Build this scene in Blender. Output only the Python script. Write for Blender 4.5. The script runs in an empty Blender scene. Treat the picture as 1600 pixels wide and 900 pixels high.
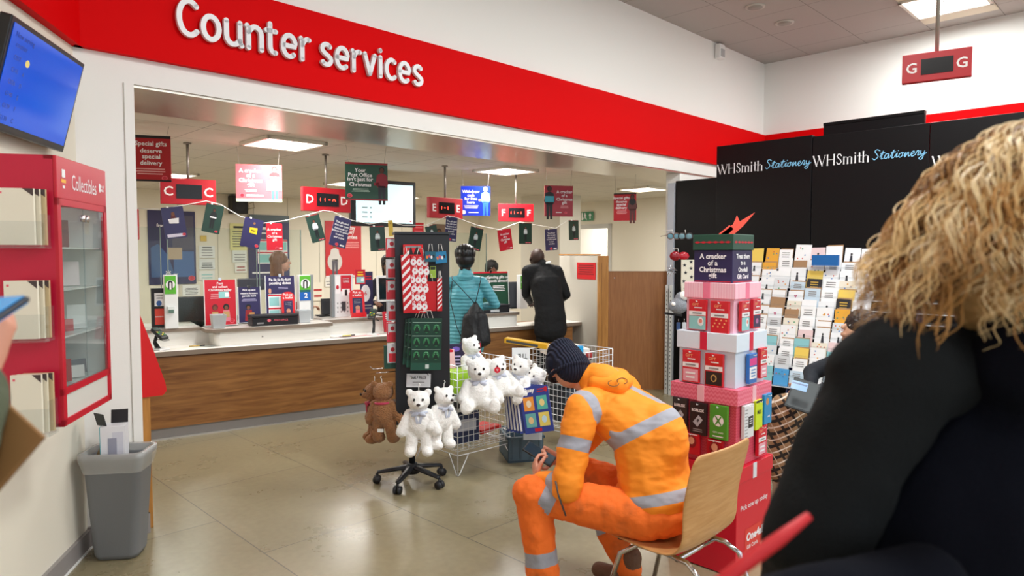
import bpy, math, random
from mathutils import Vector as V, Matrix, Euler, noise
random.seed(7)
SC = bpy.context.scene; COL = SC.collection
R = math.radians; PI = math.pi
F = 1067.0; TH = math.atan(53/1067.0); CT, ST = math.cos(TH), math.sin(TH); H = 1.6
def ray(u, v):
    cy = 450-v; fw = cy*ST+F*CT
    return V(((u-800)/fw, 1, (cy*CT-F*ST)/fw))
def P(u, v, Y):
    r = ray(u, v); return V((r.x*Y, Y, H+r.z*Y))
def FL(u, v, z=0.0):
    r = ray(u, v); return P(u, v, (z-H)/r.z)
def PL(u, v, p, d):      # the ray met with the upright plane through p along d
    r = ray(u, v); nx, ny = -d[1], d[0]
    k = (p[0]*nx+p[1]*ny)/(r.x*nx+r.y*ny)
    return V((r.x*k, k, H+r.z*k))
YAW = math.atan2(.706, .708)
TA = V((math.cos(YAW), math.sin(YAW), 0)); NA = V((-math.sin(YAW), math.cos(YAW), 0))
def TN(t, n, z=0): return TA*t+NA*n+V((0, 0, z))
# ---------- materials
def lin(c):
    c /= 255.0
    return c/12.92 if c <= .04045 else ((c+.055)/1.055)**2.4
def rgb(h): return (lin(int(h[0:2], 16)), lin(int(h[2:4], 16)), lin(int(h[4:6], 16)), 1)
_M = {}
def M(h, rough=.5, metal=0, emit=0, bump=0, bscale=60, var=0, vscale=8, clear=0, trans=0, sheen=0, spec=None):
    key = (h, rough, metal, emit, bump, bscale, var, vscale, clear, trans, sheen, spec)
    if key in _M: return _M[key]
    m = bpy.data.materials.new('mat_'+h); m.use_nodes = True
    nt = m.node_tree; b = nt.nodes['Principled BSDF']; L = nt.links
    b.inputs['Base Color'].default_value = rgb(h); b.inputs['Roughness'].default_value = rough
    b.inputs['Metallic'].default_value = metal
    if spec is not None: b.inputs['Specular IOR Level'].default_value = spec
    if clear: b.inputs['Coat Weight'].default_value = clear; b.inputs['Coat Roughness'].default_value = .08
    if trans: b.inputs['Alpha'].default_value = 1-trans
    if sheen: b.inputs['Sheen Weight'].default_value = sheen
    if emit:
        b.inputs['Emission Color'].default_value = rgb(h); b.inputs['Emission Strength'].default_value = emit
    if bump or var:
        tc = nt.nodes.new('ShaderNodeTexCoord')
    if bump:
        n = nt.nodes.new('ShaderNodeTexNoise'); n.inputs['Scale'].default_value = bscale; n.inputs['Detail'].default_value = 3
        L.new(tc.outputs['Object'], n.inputs['Vector'])
        bp = nt.nodes.new('ShaderNodeBump'); bp.inputs['Strength'].default_value = bump; bp.inputs['Distance'].default_value = .02
        L.new(n.outputs['Fac'], bp.inputs['Height']); L.new(bp.outputs['Normal'], b.inputs['Normal'])
    if var:
        n = nt.nodes.new('ShaderNodeTexNoise'); n.inputs['Scale'].default_value = vscale; n.inputs['Detail'].default_value = 5
        L.new(tc.outputs['Object'], n.inputs['Vector'])
        mx = nt.nodes.new('ShaderNodeMix'); mx.data_type = 'RGBA'; c = rgb(h)
        mx.inputs['A'].default_value = tuple(max(0, x*(1-var)) for x in c[:3])+(1,)
        mx.inputs['B'].default_value = tuple(min(1, x*(1+var)) for x in c[:3])+(1,)
        L.new(n.outputs['Fac'], mx.inputs['Factor']); L.new(mx.outputs['Result'], b.inputs['Base Color'])
    _M[key] = m; return m
class NT:                # small node helper for the bespoke materials
    def __init__(s, name):
        s.m = bpy.data.materials.new(name); s.m.use_nodes = True; s.t = s.m.node_tree
        s.b = s.t.nodes['Principled BSDF']; s.tc = s.t.nodes.new('ShaderNodeTexCoord')
    def n(s, typ, **kw):
        x = s.t.nodes.new('ShaderNode'+typ)
        for k, v in kw.items():
            if hasattr(x, k) and not k[0].isupper(): setattr(x, k, v)
        return x
    def l(s, a, b): s.t.links.new(a, b)
    def math(s, op, a, b=None):
        x = s.t.nodes.new('ShaderNodeMath'); x.operation = op
        for i, q in enumerate((a, b)):
            if q is None: continue
            if isinstance(q, (int, float)): x.inputs[i].default_value = q
            else: s.l(q, x.inputs[i])
        return x.outputs[0]
    def mix(s, f, a, b):
        x = s.t.nodes.new('ShaderNodeMix'); x.data_type = 'RGBA'
        for k, q in (('Factor', f), ('A', a), ('B', b)):
            if isinstance(q, (int, float)): x.inputs[k].default_value = q
            elif isinstance(q, tuple): x.inputs[k].default_value = q
            else: s.l(q, x.inputs[k])
        return x.outputs['Result']
def glass(name, col='dfeae6', op=.1, rough=.03):
    q = NT(name); out = q.t.nodes['Material Output']
    tr = q.n('BsdfTransparent'); tr.inputs['Color'].default_value = tuple(1-(1-x)*.25 for x in rgb(col)[:3])+(1,)
    q.b.inputs['Base Color'].default_value = rgb(col); q.b.inputs['Roughness'].default_value = .4
    gl = q.n('BsdfGlossy'); gl.inputs['Roughness'].default_value = rough
    fr = q.n('Fresnel'); fr.inputs['IOR'].default_value = 1.35
    m1 = q.n('MixShader'); m1.inputs[0].default_value = op
    q.l(tr.outputs[0], m1.inputs[1]); q.l(q.b.outputs[0], m1.inputs[2])
    m2 = q.n('MixShader'); ge = q.n('NewGeometry'); q.l(q.math('MULTIPLY', fr.outputs[0], q.math('SUBTRACT', 1.0, ge.outputs['Backfacing'])), m2.inputs[0]); q.l(m1.outputs[0], m2.inputs[1]); q.l(gl.outputs[0], m2.inputs[2])
    q.l(m2.outputs[0], out.inputs['Surface'])
    return q.m
# ---------- mesh builder
_tc = {}
def tmesh(s, bold=0):
    k = (s, bold)
    if k not in _tc:
        cu = bpy.data.curves.new('t', 'FONT'); cu.body = s; cu.size = 1; cu.align_x = 'CENTER'; cu.align_y = 'CENTER'
        cu.offset = bold; cu.resolution_u = 2; cu.space_line = .95
        o = bpy.data.objects.new('t', cu); me = bpy.data.meshes.new_from_object(o)
        vs = [tuple(v.co) for v in me.vertices]; fs = [tuple(p.vertices) for p in me.polygons]
        bpy.data.objects.remove(o); bpy.data.curves.remove(cu); bpy.data.meshes.remove(me)
        w = (min(v[0] for v in vs), max(v[0] for v in vs), min(v[1] for v in vs), max(v[1] for v in vs)) if vs else (0, 1, 0, 1)
        _tc[k] = (vs, fs, w)
    return _tc[k]
class MB:
    def __init__(s): s.v = []; s.f = []; s.m = []; s.mats = []; s.X = None; s.sm = []
    def mi(s, m):
        if m not in s.mats: s.mats.append(m)
        return s.mats.index(m)
    def add(s, vs, fs, m, smooth=False):
        b = len(s.v)
        if s.X is not None: vs = [s.X @ V(v) for v in vs]
        s.v += [tuple(v) for v in vs]; i = s.mi(m)
        for f in fs: s.f.append(tuple(b+k for k in f)); s.m.append(i); s.sm.append(smooth)
        return s
    def box(s, c, d, m, rot=None):
        x, y, z = d[0]/2, d[1]/2, d[2]/2
        vs = [V((a*x, b*y, e*z)) for a in (-1, 1) for b in (-1, 1) for e in (-1, 1)]
        if rot: E = Euler(rot).to_matrix(); vs = [E @ v for v in vs]
        vs = [v+V(c) for v in vs]
        return s.add(vs, [(0, 1, 3, 2), (4, 6, 7, 5), (0, 4, 5, 1), (2, 3, 7, 6), (0, 2, 6, 4), (1, 5, 7, 3)], m)
    def bx(s, a, b, m): return s.box([(a[i]+b[i])/2 for i in range(3)], [abs(b[i]-a[i]) for i in range(3)], m)
    def cap(s, p0, p1, r0, r1, m, seg=10, side=None, ends=4, flat=False):
        p0, p1 = V(p0), V(p1); ax = p1-p0; L = ax.length; ax = ax/L if L > 1e-6 else V((0, 0, 1))
        if isinstance(r0, (int, float)): r0 = (r0, r0)
        if isinstance(r1, (int, float)): r1 = (r1, r1)
        a = V(side) if side is not None else (V((1, 0, 0)) if abs(ax.x) < .8 else V((0, 1, 0)))
        a = (a-ax*a.dot(ax)).normalized(); b = ax.cross(a)
        rings = []
        if flat: rings = [(p0, 1, r0), (p1, 1, r1)]
        else:
            for i in range(ends):
                t = (i+.5 if i == 0 else i)*PI/2/ends
                rings.append((p0-ax*min(r0)*math.cos(t), math.sin(t), r0))
            rings.append((p0, 1, r0)); rings.append((p1, 1, r1))
            for i in range(ends-1, -1, -1):
                t = (i+.5 if i == 0 else i)*PI/2/ends
                rings.append((p1+ax*min(r1)*math.cos(t), math.sin(t), r1))
        vs = []; fs = []
        for c, k, r in rings:
            for j in range(seg):
                q = 2*PI*j/seg; vs.append(c+a*(math.cos(q)*r[0]*k)+b*(math.sin(q)*r[1]*k))
        for i in range(len(rings)-1):
            for j in range(seg):
                j2 = (j+1) % seg; fs.append((i*seg+j, i*seg+j2, (i+1)*seg+j2, (i+1)*seg+j))
        fs.append(tuple(range(seg-1, -1, -1))); fs.append(tuple((len(rings)-1)*seg+j for j in range(seg)))
        return s.add(vs, fs, m, not flat or seg > 6)
    def cyl(s, p0, p1, r, m, r2=None, seg=14): return s.cap(p0, p1, r, r if r2 is None else r2, m, seg, flat=True)
    def ell(s, c, r, m, rot=None, seg=14, rg=9):
        vs = []; fs = []; E = Euler(rot).to_matrix() if rot else Matrix.Identity(3)
        for i in range(rg+1):
            a = PI*(i*.98+.01*rg)/rg
            for j in range(seg):
                q = 2*PI*j/seg
                vs.append(V(c)+E @ V((math.sin(a)*math.cos(q)*r[0], math.sin(a)*math.sin(q)*r[1], math.cos(a)*r[2])))
        for i in range(rg):
            for j in range(seg):
                j2 = (j+1) % seg; fs.append((i*seg+j, (i+1)*seg+j, (i+1)*seg+j2, i*seg+j2))
        fs.append(tuple(range(seg))); fs.append(tuple(rg*seg+j for j in range(seg-1, -1, -1)))
        return s.add(vs, fs, m, True)
    def tube(s, pts, r, m, seg=6, closed=False):
        pts = [V(p) for p in pts]; n = len(pts); vs = []; fs = []; a = None
        for i, p in enumerate(pts):
            q0 = pts[i-1] if (i or closed) else p; q1 = pts[(i+1) % n] if (i < n-1 or closed) else p
            t = (q1-q0).normalized()
            if a is None: a = V((0, 0, 1)) if abs(t.z) < .9 else V((1, 0, 0))
            a = (a-t*a.dot(t)).normalized(); b = t.cross(a)
            rr = r[i] if isinstance(r, (list, tuple)) else r
            for j in range(seg):
                w = 2*PI*j/seg; vs.append(p+a*math.cos(w)*rr+b*math.sin(w)*rr)
        for i in range(n if closed else n-1):
            i2 = (i+1) % n
            for j in range(seg):
                j2 = (j+1) % seg; fs.append((i*seg+j, i*seg+j2, i2*seg+j2, i2*seg+j))
        if not closed: fs.append(tuple(range(seg-1, -1, -1))); fs.append(tuple((n-1)*seg+j for j in range(seg)))
        return s.add(vs, fs, m, seg > 4)
    def prism(s, pts, y0, y1, m):        # outline in x,z ; depth y0..y1
        n = len(pts); vs = [(x, y0, z) for x, z in pts]+[(x, y1, z) for x, z in pts]
        fs = [tuple(range(n)), tuple(range(2*n-1, n-1, -1))]+[(i, i+n, (i+1) % n+n, (i+1) % n) for i in range(n)]
        return s.add(vs, fs, m)
    def slab(s, pts, z0, z1, m):         # outline in x,y ; z0..z1
        n = len(pts); vs = [(x, y, z0) for x, y in pts]+[(x, y, z1) for x, y in pts]
        fs = [tuple(range(n-1, -1, -1)), tuple(range(n, 2*n))]+[(i, (i+1) % n, (i+1) % n+n, i+n) for i in range(n)]
        return s.add(vs, fs, m)
    # flat print on the front (-y) of a board
    def poly(s, pts, m, y=0): return s.add([(x, y, z) for x, z in pts], [tuple(range(len(pts)))], m)
    def rect(s, x0, z0, x1, z1, m, y=0): return s.poly([(x0, z0), (x1, z0), (x1, z1), (x0, z1)], m, y)
    def disc(s, x, z, rx, rz, m, y=0, seg=18): return s.poly([(x+rx*math.cos(2*PI*i/seg), z+rz*math.sin(2*PI*i/seg)) for i in range(seg)], m, y)
    def text(s, t, x, z, size, m, y=0, w=None, bold=.012, rot=0, align=0):
        vs, fs, bb = tmesh(t, bold); k = size; kx = size
        if w: kx = w/(bb[1]-bb[0])
        cx = (bb[0]+bb[1])/2 if not align else bb[0]; cz = (bb[2]+bb[3])/2; c, sn = math.cos(rot), math.sin(rot)
        o = []
        for v in vs:
            a, b = (v[0]-cx)*kx, (v[1]-cz)*k; o.append((x+a*c-b*sn, y, z+a*sn+b*c))
        return s.add(o, fs, m)
    def build(s, name, parent=None, loc=(0, 0, 0), rz=0, rot=None, bev=0, sub=0):
        me = bpy.data.meshes.new(name); me.from_pydata(s.v, [], s.f)
        for m in s.mats: me.materials.append(m)
        me.polygons.foreach_set('material_index', s.m); me.polygons.foreach_set('use_smooth', s.sm); me.update()
        o = bpy.data.objects.new(name, me); COL.objects.link(o); o.location = loc
        o.rotation_euler = rot if rot else (0, 0, rz)
        if parent: o.parent = parent
        if bev:
            b = o.modifiers.new('b', 'BEVEL'); b.width = bev; b.segments = 2; b.limit_method = 'ANGLE'
        if sub:
            b = o.modifiers.new('s', 'SUBSURF'); b.levels = sub; b.render_levels = sub
        return o
def tag(o, label=None, cat=None, group=None, kind=None):
    if label: o['label'] = label
    if cat: o['category'] = cat
    if group: o['group'] = group
    if kind: o['kind'] = kind
    return o
def thing(name, label, cat, loc=(0, 0, 0), rz=0, group=None, rot=None):
    o = bpy.data.objects.new(name, None); o.empty_display_size = .05; COL.objects.link(o)
    o.location = loc; o.rotation_euler = rot if rot else (0, 0, rz)
    return tag(o, label, cat, group)
def dup(root, loc, rz=None, label=None, rot=None, scale=None):
    r = root.copy(); COL.objects.link(r); r.location = loc
    if rz is not None: r.rotation_euler = (0, 0, rz)
    if rot: r.rotation_euler = rot
    if scale: r.scale = (scale,)*3 if not isinstance(scale, tuple) else scale
    if label: r['label'] = label
    for ch in list(root.children):
        c = ch.copy(); COL.objects.link(c); c.parent = r
        for g in list(ch.children):
            d = g.copy(); COL.objects.link(d); d.parent = c
    return r
def struct(o): o['kind'] = 'structure'; return o
# ---------- continuous organic surfaces: capsules and ellipsoids fused into one skin
DUM = M('808080')
def fuse(name, prims, mat, parent=None, vox=.012, smooth=5, fn=None, disp=0, dscale=8, loc=(0, 0, 0), rz=0, keep=None, dvec=None):
    """prims: ('c',p0,p1,r0,r1[,side]) or ('e',c,r[,rot]); fn(co, nearest prim index) -> stripe signed distance"""
    mb = MB()
    for p in prims:
        if p[0] == 'c': mb.cap(p[1], p[2], p[3], p[4], DUM, 14, p[5] if len(p) > 5 else None)
        elif p[0] == 'b': mb.box(p[1], p[2], DUM, p[3] if len(p) > 3 else None)
        else: mb.ell(p[1], p[2], DUM, p[3] if len(p) > 3 else None, 20, 14)
    t = mb.build('tmp'); r = t.modifiers.new('r', 'REMESH'); r.mode = 'VOXEL'; r.voxel_size = vox
    if smooth: q = t.modifiers.new('q', 'SMOOTH'); q.iterations = smooth; q.factor = .5
    bpy.context.view_layer.update()
    me = bpy.data.meshes.new_from_object(t.evaluated_get(bpy.context.evaluated_depsgraph_get()))
    bpy.data.objects.remove(t)
    me.name = name; me.materials.clear(); me.materials.append(mat)
    if disp:
        cs = []; 
        for v in me.vertices:
            c = v.co*dscale
            if dvec: c = V((c.x*dvec[0], c.y*dvec[1], c.z*dvec[2]))
            k = noise.fractal(c, .8, 2.2, 3); cs.append(v.co+v.normal*(k*disp))
        for v, c in zip(me.vertices, cs): v.co = c
    if fn:
        at = me.attributes.new('mark', 'FLOAT', 'POINT'); vals = []
        for v in me.vertices:
            best = 0; bd = 1e9
            for i, p in enumerate(prims):
                if p[0] == 'c':
                    a, b = V(p[1]), V(p[2]); ab = b-a; k = max(0, min(1, (v.co-a).dot(ab)/max(1e-9, ab.dot(ab))))
                    rr = p[3] if isinstance(p[3], (int, float)) else sum(p[3])/2
                    r2 = p[4] if isinstance(p[4], (int, float)) else sum(p[4])/2
                    d = (v.co-a-ab*k).length-(rr*(1-k)+r2*k)
                else: d = (v.co-V(p[1])).length-sum(p[2])/3
                if d < bd: bd = d; best = i
            vals.append(fn(v.co, best))
        at.data.foreach_set('value', vals)
    me.polygons.foreach_set('use_smooth', [True]*len(me.polygons)); me.update()
    o = bpy.data.objects.new(name, me); COL.objects.link(o); o.location = loc; o.rotation_euler = (0, 0, rz)
    if parent: o.parent = parent
    return o
def marked(name, base, mark, rough=.7, mrough=.4, bump=.25, bscale=14, dirt=None):
    q = NT(name); a = q.n('Attribute', attribute_name='mark')
    f = q.math('GREATER_THAN', a.outputs['Fac'], 0.0)
    nz = q.n('TexNoise'); nz.inputs['Scale'].default_value = bscale; nz.inputs['Detail'].default_value = 4
    q.l(q.tc.outputs['Object'], nz.inputs['Vector'])
    c = rgb(base)
    if dirt:
        n2 = q.n('TexNoise'); n2.inputs['Scale'].default_value = 5; n2.inputs['Detail'].default_value = 4
        q.l(q.tc.outputs['Object'], n2.inputs['Vector'])
        g = q.math('MULTIPLY', q.math('SUBTRACT', n2.outputs['Fac'], .56), 5); x = q.n('Clamp'); q.l(g, x.inputs['Value'])
        c = q.mix(x.outputs['Result'], c, rgb(dirt))
    q.l(q.mix(f, c, rgb(mark)), q.b.inputs['Base Color'])
    bp = q.n('Bump'); bp.inputs['Strength'].default_value = bump; bp.inputs['Distance'].default_value = .02
    q.l(nz.outputs['Fac'], bp.inputs['Height']); q.l(bp.outputs['Normal'], q.b.inputs['Normal'])
    q.b.inputs['Roughness'].default_value = rough
    return q.m
def hand(w, d, n, curl=.5, size=1.0, thumb=1, spread=.1):
    """prims of a hand: wrist w, pointing d, palm facing n; thumb on side thumb*(d x n)"""
    w, d, n = V(w), V(d).normalized(), V(n); n = (n-d*n.dot(d)).normalized(); s = d.cross(n)*thumb
    k = size; pr = [('c', w, w+d*.035*k, (.026*k, .017*k), (.034*k, .015*k), s), ('c', w+d*.035*k, w+d*.085*k, (.034*k, .014*k), (.037*k, .012*k), s)]
    for i, (off, ln) in enumerate(((.030, .072), (.010, .080), (-.010, .074), (-.029, .058))):
        p = w+d*.088*k+s*off*k; a = 0; dd = d+s*(off*spread*10); dd.normalize()
        for j, fr in enumerate((.42, .32, .26)):
            a += curl*(.9 if j == 0 else 1.1)
            e = dd*math.cos(a)+n*math.sin(a); q = p+e*ln*fr*k
            pr.append(('c', p, q, (.0088-.001*j)*k, (.0080-.001*j)*k)); p = q
    p = w+d*.03*k+s*.028*k; e = (d*.6+s*.7+n*.35).normalized(); q = p+e*.04*k
    pr.append(('c', p, q, .012*k, .010*k)); e = (d*.9+s*.15+n*(.3+curl*.6)).normalized(); pr.append(('c', q, q+e*.035*k, .0095*k, .008*k))
    return pr
# ---------- bespoke materials
def m_floor():
    q = NT('floor_stone'); b = q.b
    br = q.n('TexBrick'); mp = q.n('Mapping'); mp.inputs['Rotation'].default_value = (0, 0, PI/2)
    mp.inputs['Location'].default_value = (.35, .21, 0)
    q.l(q.tc.outputs['Object'], mp.inputs['Vector']); q.l(mp.outputs['Vector'], br.inputs['Vector'])
    br.inputs['Scale'].default_value = 1; br.inputs['Brick Width'].default_value = 1.25; br.inputs['Row Height'].default_value = .9
    br.inputs['Mortar Size'].default_value = .0035; br.inputs['Mortar Smooth'].default_value = .1
    br.inputs['Color1'].default_value = rgb('8f8469'); br.inputs['Color2'].default_value = rgb('877c60'); br.inputs['Mortar'].default_value = rgb('5f594c')
    n = q.n('TexNoise'); n.inputs['Scale'].default_value = 1.6; n.inputs['Detail'].default_value = 6; n.inputs['Roughness'].default_value = .7
    q.l(q.tc.outputs['Object'], n.inputs['Vector'])
    n2 = q.n('TexNoise'); n2.inputs['Scale'].default_value = 24; n2.inputs['Detail'].default_value = 6
    q.l(q.tc.outputs['Object'], n2.inputs['Vector'])
    g = q.math('ADD', q.math('MULTIPLY', q.math('SUBTRACT', n.outputs['Fac'], .5), .45), q.math('MULTIPLY', q.math('SUBTRACT', n2.outputs['Fac'], .5), .35))
    hs = q.n('HueSaturation'); q.l(q.math('ADD', 1.0, g), hs.inputs['Value']); q.l(br.outputs['Color'], hs.inputs['Color'])
    q.l(hs.outputs['Color'], b.inputs['Base Color'])
    q.l(q.math('ADD', .2, q.math('MULTIPLY', n.outputs['Fac'], .18)), b.inputs['Roughness'])
    return q.m
def m_tiles(name, col, line, size, ox=0, oy=0, lw=.006):
    q = NT(name); sp = q.n('SeparateXYZ'); q.l(q.tc.outputs['Object'], sp.inputs[0]); o = []
    for ax, of in ((0, ox), (1, oy)):
        f = q.math('FRACT', q.math('DIVIDE', q.math('ADD', sp.outputs[ax], 100*size-of), size))
        o.append(q.math('LESS_THAN', f, lw/size))
    k = q.math('MAXIMUM', o[0], o[1])
    n = q.n('TexNoise'); n.inputs['Scale'].default_value = 90; n.inputs['Detail'].default_value = 3
    q.l(q.tc.outputs['Object'], n.inputs['Vector'])
    c = q.mix(n.outputs['Fac'], tuple(x*.94 for x in rgb(col)[:3])+(1,), rgb(col))
    q.l(q.mix(k, c, rgb(line)), q.b.inputs['Base Color']); q.b.inputs['Roughness'].default_value = .9
    return q.m
def m_wood(name, c1, c2, scale=(1, 1, 12), rough=.4, axis=None):
    q = NT(name); mp = q.n('Mapping'); mp.inputs['Scale'].default_value = scale
    q.l(q.tc.outputs['Object'], mp.inputs['Vector'])
    n = q.n('TexNoise'); n.inputs['Scale'].default_value = 2.5; n.inputs['Detail'].default_value = 8; n.inputs['Distortion'].default_value = .8
    q.l(mp.outputs['Vector'], n.inputs['Vector'])
    r = q.n('ValToRGB'); r.color_ramp.elements[0].position = .3; r.color_ramp.elements[1].position = .72
    r.color_ramp.elements[0].color = rgb(c1); r.color_ramp.elements[1].color = rgb(c2)
    q.l(n.outputs['Fac'], r.inputs['Fac']); q.l(r.outputs['Color'], q.b.inputs['Base Color']); q.b.inputs['Roughness'].default_value = rough
    return q.m
WALLW = M('f3f1ec', .75, bump=.04, bscale=180); WALLC = M('e9e2d2', .75, bump=.03, bscale=160); WALLG = M('bdbab2', .7, bump=.03, bscale=160)
RED = M('dc0308', .6, bump=.02, bscale=200, spec=.06); RED2 = M('c4101f', .4); WHT = M('f4f4f2', .5); BLK = M('131316', .5); GRY = M('8d8b8c', .5)
STEEL = M('c4bdb2', .3, .85, bump=.05, bscale=40); CHROME = M('d8d8da', .12, 1.0)
OAK = m_wood('oak_counter', '6e4424', '95643a', (1.2, 1.2, 14)); OAKL = m_wood('oak_light', 'a8702f', 'c98d45', (14, 14, 1.2))
OAKP = m_wood('oak_partition', '8e5a30', 'a66f40', (22, 22, 1.4))
def room(mb, name): return struct(mb.build(name, rz=YAW))
floor = MB().bx((-7, -8, -.1), (14, 14, 0), m_floor()); room(floor, 'floor')
CE = 4.16; CI = 2.6; N0 = 4.217; N1 = 4.96; T0 = .941; T1 = 1.23; TR = 9.02
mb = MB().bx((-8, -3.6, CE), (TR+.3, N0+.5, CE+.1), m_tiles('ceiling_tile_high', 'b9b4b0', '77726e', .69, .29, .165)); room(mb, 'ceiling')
mb = MB().bx((T0-.1, N1-.02, CI), (13.5, 14, CI+.08), m_tiles('ceiling_tile_low', 'd9d3c8', '87817a', .6, .33, .2)); room(mb, 'ceiling_low')
# front wall: beam over the opening plus the pier on the left
mb = MB().bx((T0, N0, 2.545), (TR+.3, N1, CE), WALLW).bx((T0-.35, N0, 0), (T1, N0+.04, 2.545), WALLW); room(mb, 'wall_front')
mb = MB().bx((T1, N0+.012, 2.53), (TR, N1, 2.546), STEEL); room(mb, 'trim_1')
mb = MB().bx((TR, -3.6, 0), (TR+.15, N0+.1, CE), WALLW).bx((6.95, N0+.02, 0), (TR, N0+.2, 2.53), WALLW); room(mb, 'wall_right')
mb = MB().bx((T0, N0-.045, 2.69), (TR, N0, 3.20), RED); room(mb, 'trim_2')
mb = MB().bx((TR-.045, -3.6, 2.69), (TR, N0-.045, 3.20), RED); room(mb, 'trim_3')
cor = TN(T0, N0); LD = V((.22, -.975, 0)).normalized(); LO = V((.975, .22, 0)).normalized()   # along the left wall towards the camera / out of it
lyaw = math.atan2(LD.y, LD.x)      # local x runs along the wall, local -y ... local y is out of the wall
def left(mb, name): return struct(mb.build(name, loc=cor, rz=lyaw))
left(MB().bx((-.15, -.15, 0), (5.6, 0, CE), WALLC), 'wall_left')
left(MB().bx((-.05, 0, 2.69), (5.6, .045, 3.20), RED), 'trim_4')
SKIRT = M('96908e', .4)
left(MB().bx((0, 0, 0), (5.6, .02, .105), SKIRT).bx((0, .02, 0), (5.6, .024, .012), WHT), 'baseboard_left')
room(MB().bx((T0, N0-.02, 0), (T1+.02, N0, .115), SKIRT).bx((T1, N0-.02, 0), (T1+.02, N0+.12, .115), SKIRT), 'baseboard_pier')
room(MB().bx((T1-.055, N0-.004, .115), (T1-.05, N0, 2.545), M('bdb8ae', .6)), 'trim_5')
# inner room
NB = 11.5
mb = MB().bx((T0-1.2, NB, 0), (13.5, NB+.15, CI), WALLC)
for k in range(12): mb.bx((2.7+k*.62, NB-.006, .3), (2.712+k*.62, NB, CI), M('c9c2b2', .6))
room(mb, 'wall_back')
room(MB().bx((T0-.35, N0+.04, 0), (T0-.2, NB, CI), WALLC), 'wall_inner_left')
TI = 10.4
mb = MB().bx((TI, N0, 0), (TI+.12, 7.85, CI), WALLC).bx((TI, 8.95, 0), (TI+.12, NB, CI), WALLC).bx((TI, 7.85, 2.1), (TI+.12, 8.95, CI), WALLC); room(mb, 'wall_inner_right')
mb = MB().bx((TI-.02, 7.78, 0), (TI+.13, 7.86, 2.17), M('c9c6c0', .5)).bx((TI-.02, 8.94, 0), (TI+.13, 9.02, 2.17), M('c9c6c0', .5)).bx((TI-.02, 7.78, 2.09), (TI+.13, 9.02, 2.17), M('c9c6c0', .5)); room(mb, 'trim_6')
mb = MB().bx((TI+1.6, 6.5, 0), (TI+1.7, 11.5, CI), M('f6f4ee', .7)).bx((TI+1.55, 8.2, .0), (TI+1.6, 8.9, 2.0), M('e7e4dc', .5)); room(mb, 'wall_corridor')
mb = MB().bx((8.6, 7.5, 0), (9.14, 8.4, CI), M('d6d1c4', .7)); room(mb, 'wall_stub')
# ---------- ceiling lamps
LAMP = M('fff8ee', .5, emit=7); 
def ceiling_lamp(loc, label, w=.6, d=.6, rz=YAW, power=60, frame=True, size=None, col=(.955, 1, .995)):
    t = thing('ceiling_light', label, 'ceiling light', loc, rz, 'recessed ceiling lights')
    f = MB(); fw = .03
    for a, b in (((-w/2, -d/2), (w/2, -d/2+fw)), ((-w/2, d/2-fw), (w/2, d/2)), ((-w/2, -d/2), (-w/2+fw, d/2)), ((w/2-fw, -d/2), (w/2, d/2))):
        f.bx((a[0], a[1], -.03), (b[0], b[1], -.001), M('e9e3d6', .4))
    f.build('frame', t)
    MB().bx((-w/2+fw, -d/2+fw, -.018), (w/2-fw, d/2-fw, -.006), LAMP).build('diffuser', t)
    g = MB(); 
    for k in range(1, 4): g.bx((-w/2+fw, -d/2+d*k/4-.004, -.026), (w/2-fw, -d/2+d*k/4+.004, -.018), M('cfcfcf', .3, .6))
    for k in range(1, 8): g.bx((-w/2+w*k/8-.003, -d/2+fw, -.026), (-w/2+w*k/8+.003, d/2-fw, -.018), M('cfcfcf', .3, .6))
    g.build('louvre', t)
    la = bpy.data.lights.new('lamp', 'AREA'); la.shape = 'RECTANGLE'; la.size = w*.9; la.size_y = d*.9; la.energy = power; la.color = col
    lo = bpy.data.objects.new('lamp', la); COL.objects.link(lo); lo.parent = t; lo.location = (0, 0, -.045)
    return t
def on_ceiling(u, v, z):
    p = FL(u, v, z); return p
names = {0: 'above the first counter sign', 1: 'behind the first lettered sign', 2: 'above the pale blue till screen', 3: 'at the far right end above the doorway', 4: 'far back behind the fourth lettered sign'}
inner = [(443, 222, 55, 'bright square ceiling light nearest the steel beam, above the counter'),
         (790, 265, 50, 'square ceiling light above the blue hanging poster'),
         (1005, 294, 45, 'square ceiling light furthest right under the low ceiling'),
         (262, 271, 50, 'ceiling light showing behind the sign with two letters C'),
         (735, 313, 50, 'far ceiling light showing behind the sign with two letters F')]
for u, v, p, lb in inner: ceiling_lamp(FL(u, v, CI), lb, .56, .56, YAW, p*.5, col=(1, .98, .93))
# lamps of the same ceiling hidden behind the beam and the pier
for t, n in ((2.2, 8.6), (7.0, 9.8), (5.2, 8.4)):
    ceiling_lamp(TN(t, n, CI), 'recessed square office ceiling light behind the counter screens', .56, .56, YAW, 26, col=(1, .98, .93))
lc = bpy.data.lights.new('corridor_lamp', 'AREA'); lc.size = 1.0; lc.energy = 40; lc.color = (1, .97, .92)
o = bpy.data.objects.new('corridor_lamp', lc); COL.objects.link(o); o.location = TN(TI+.8, 8.6, CI-.1)
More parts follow.
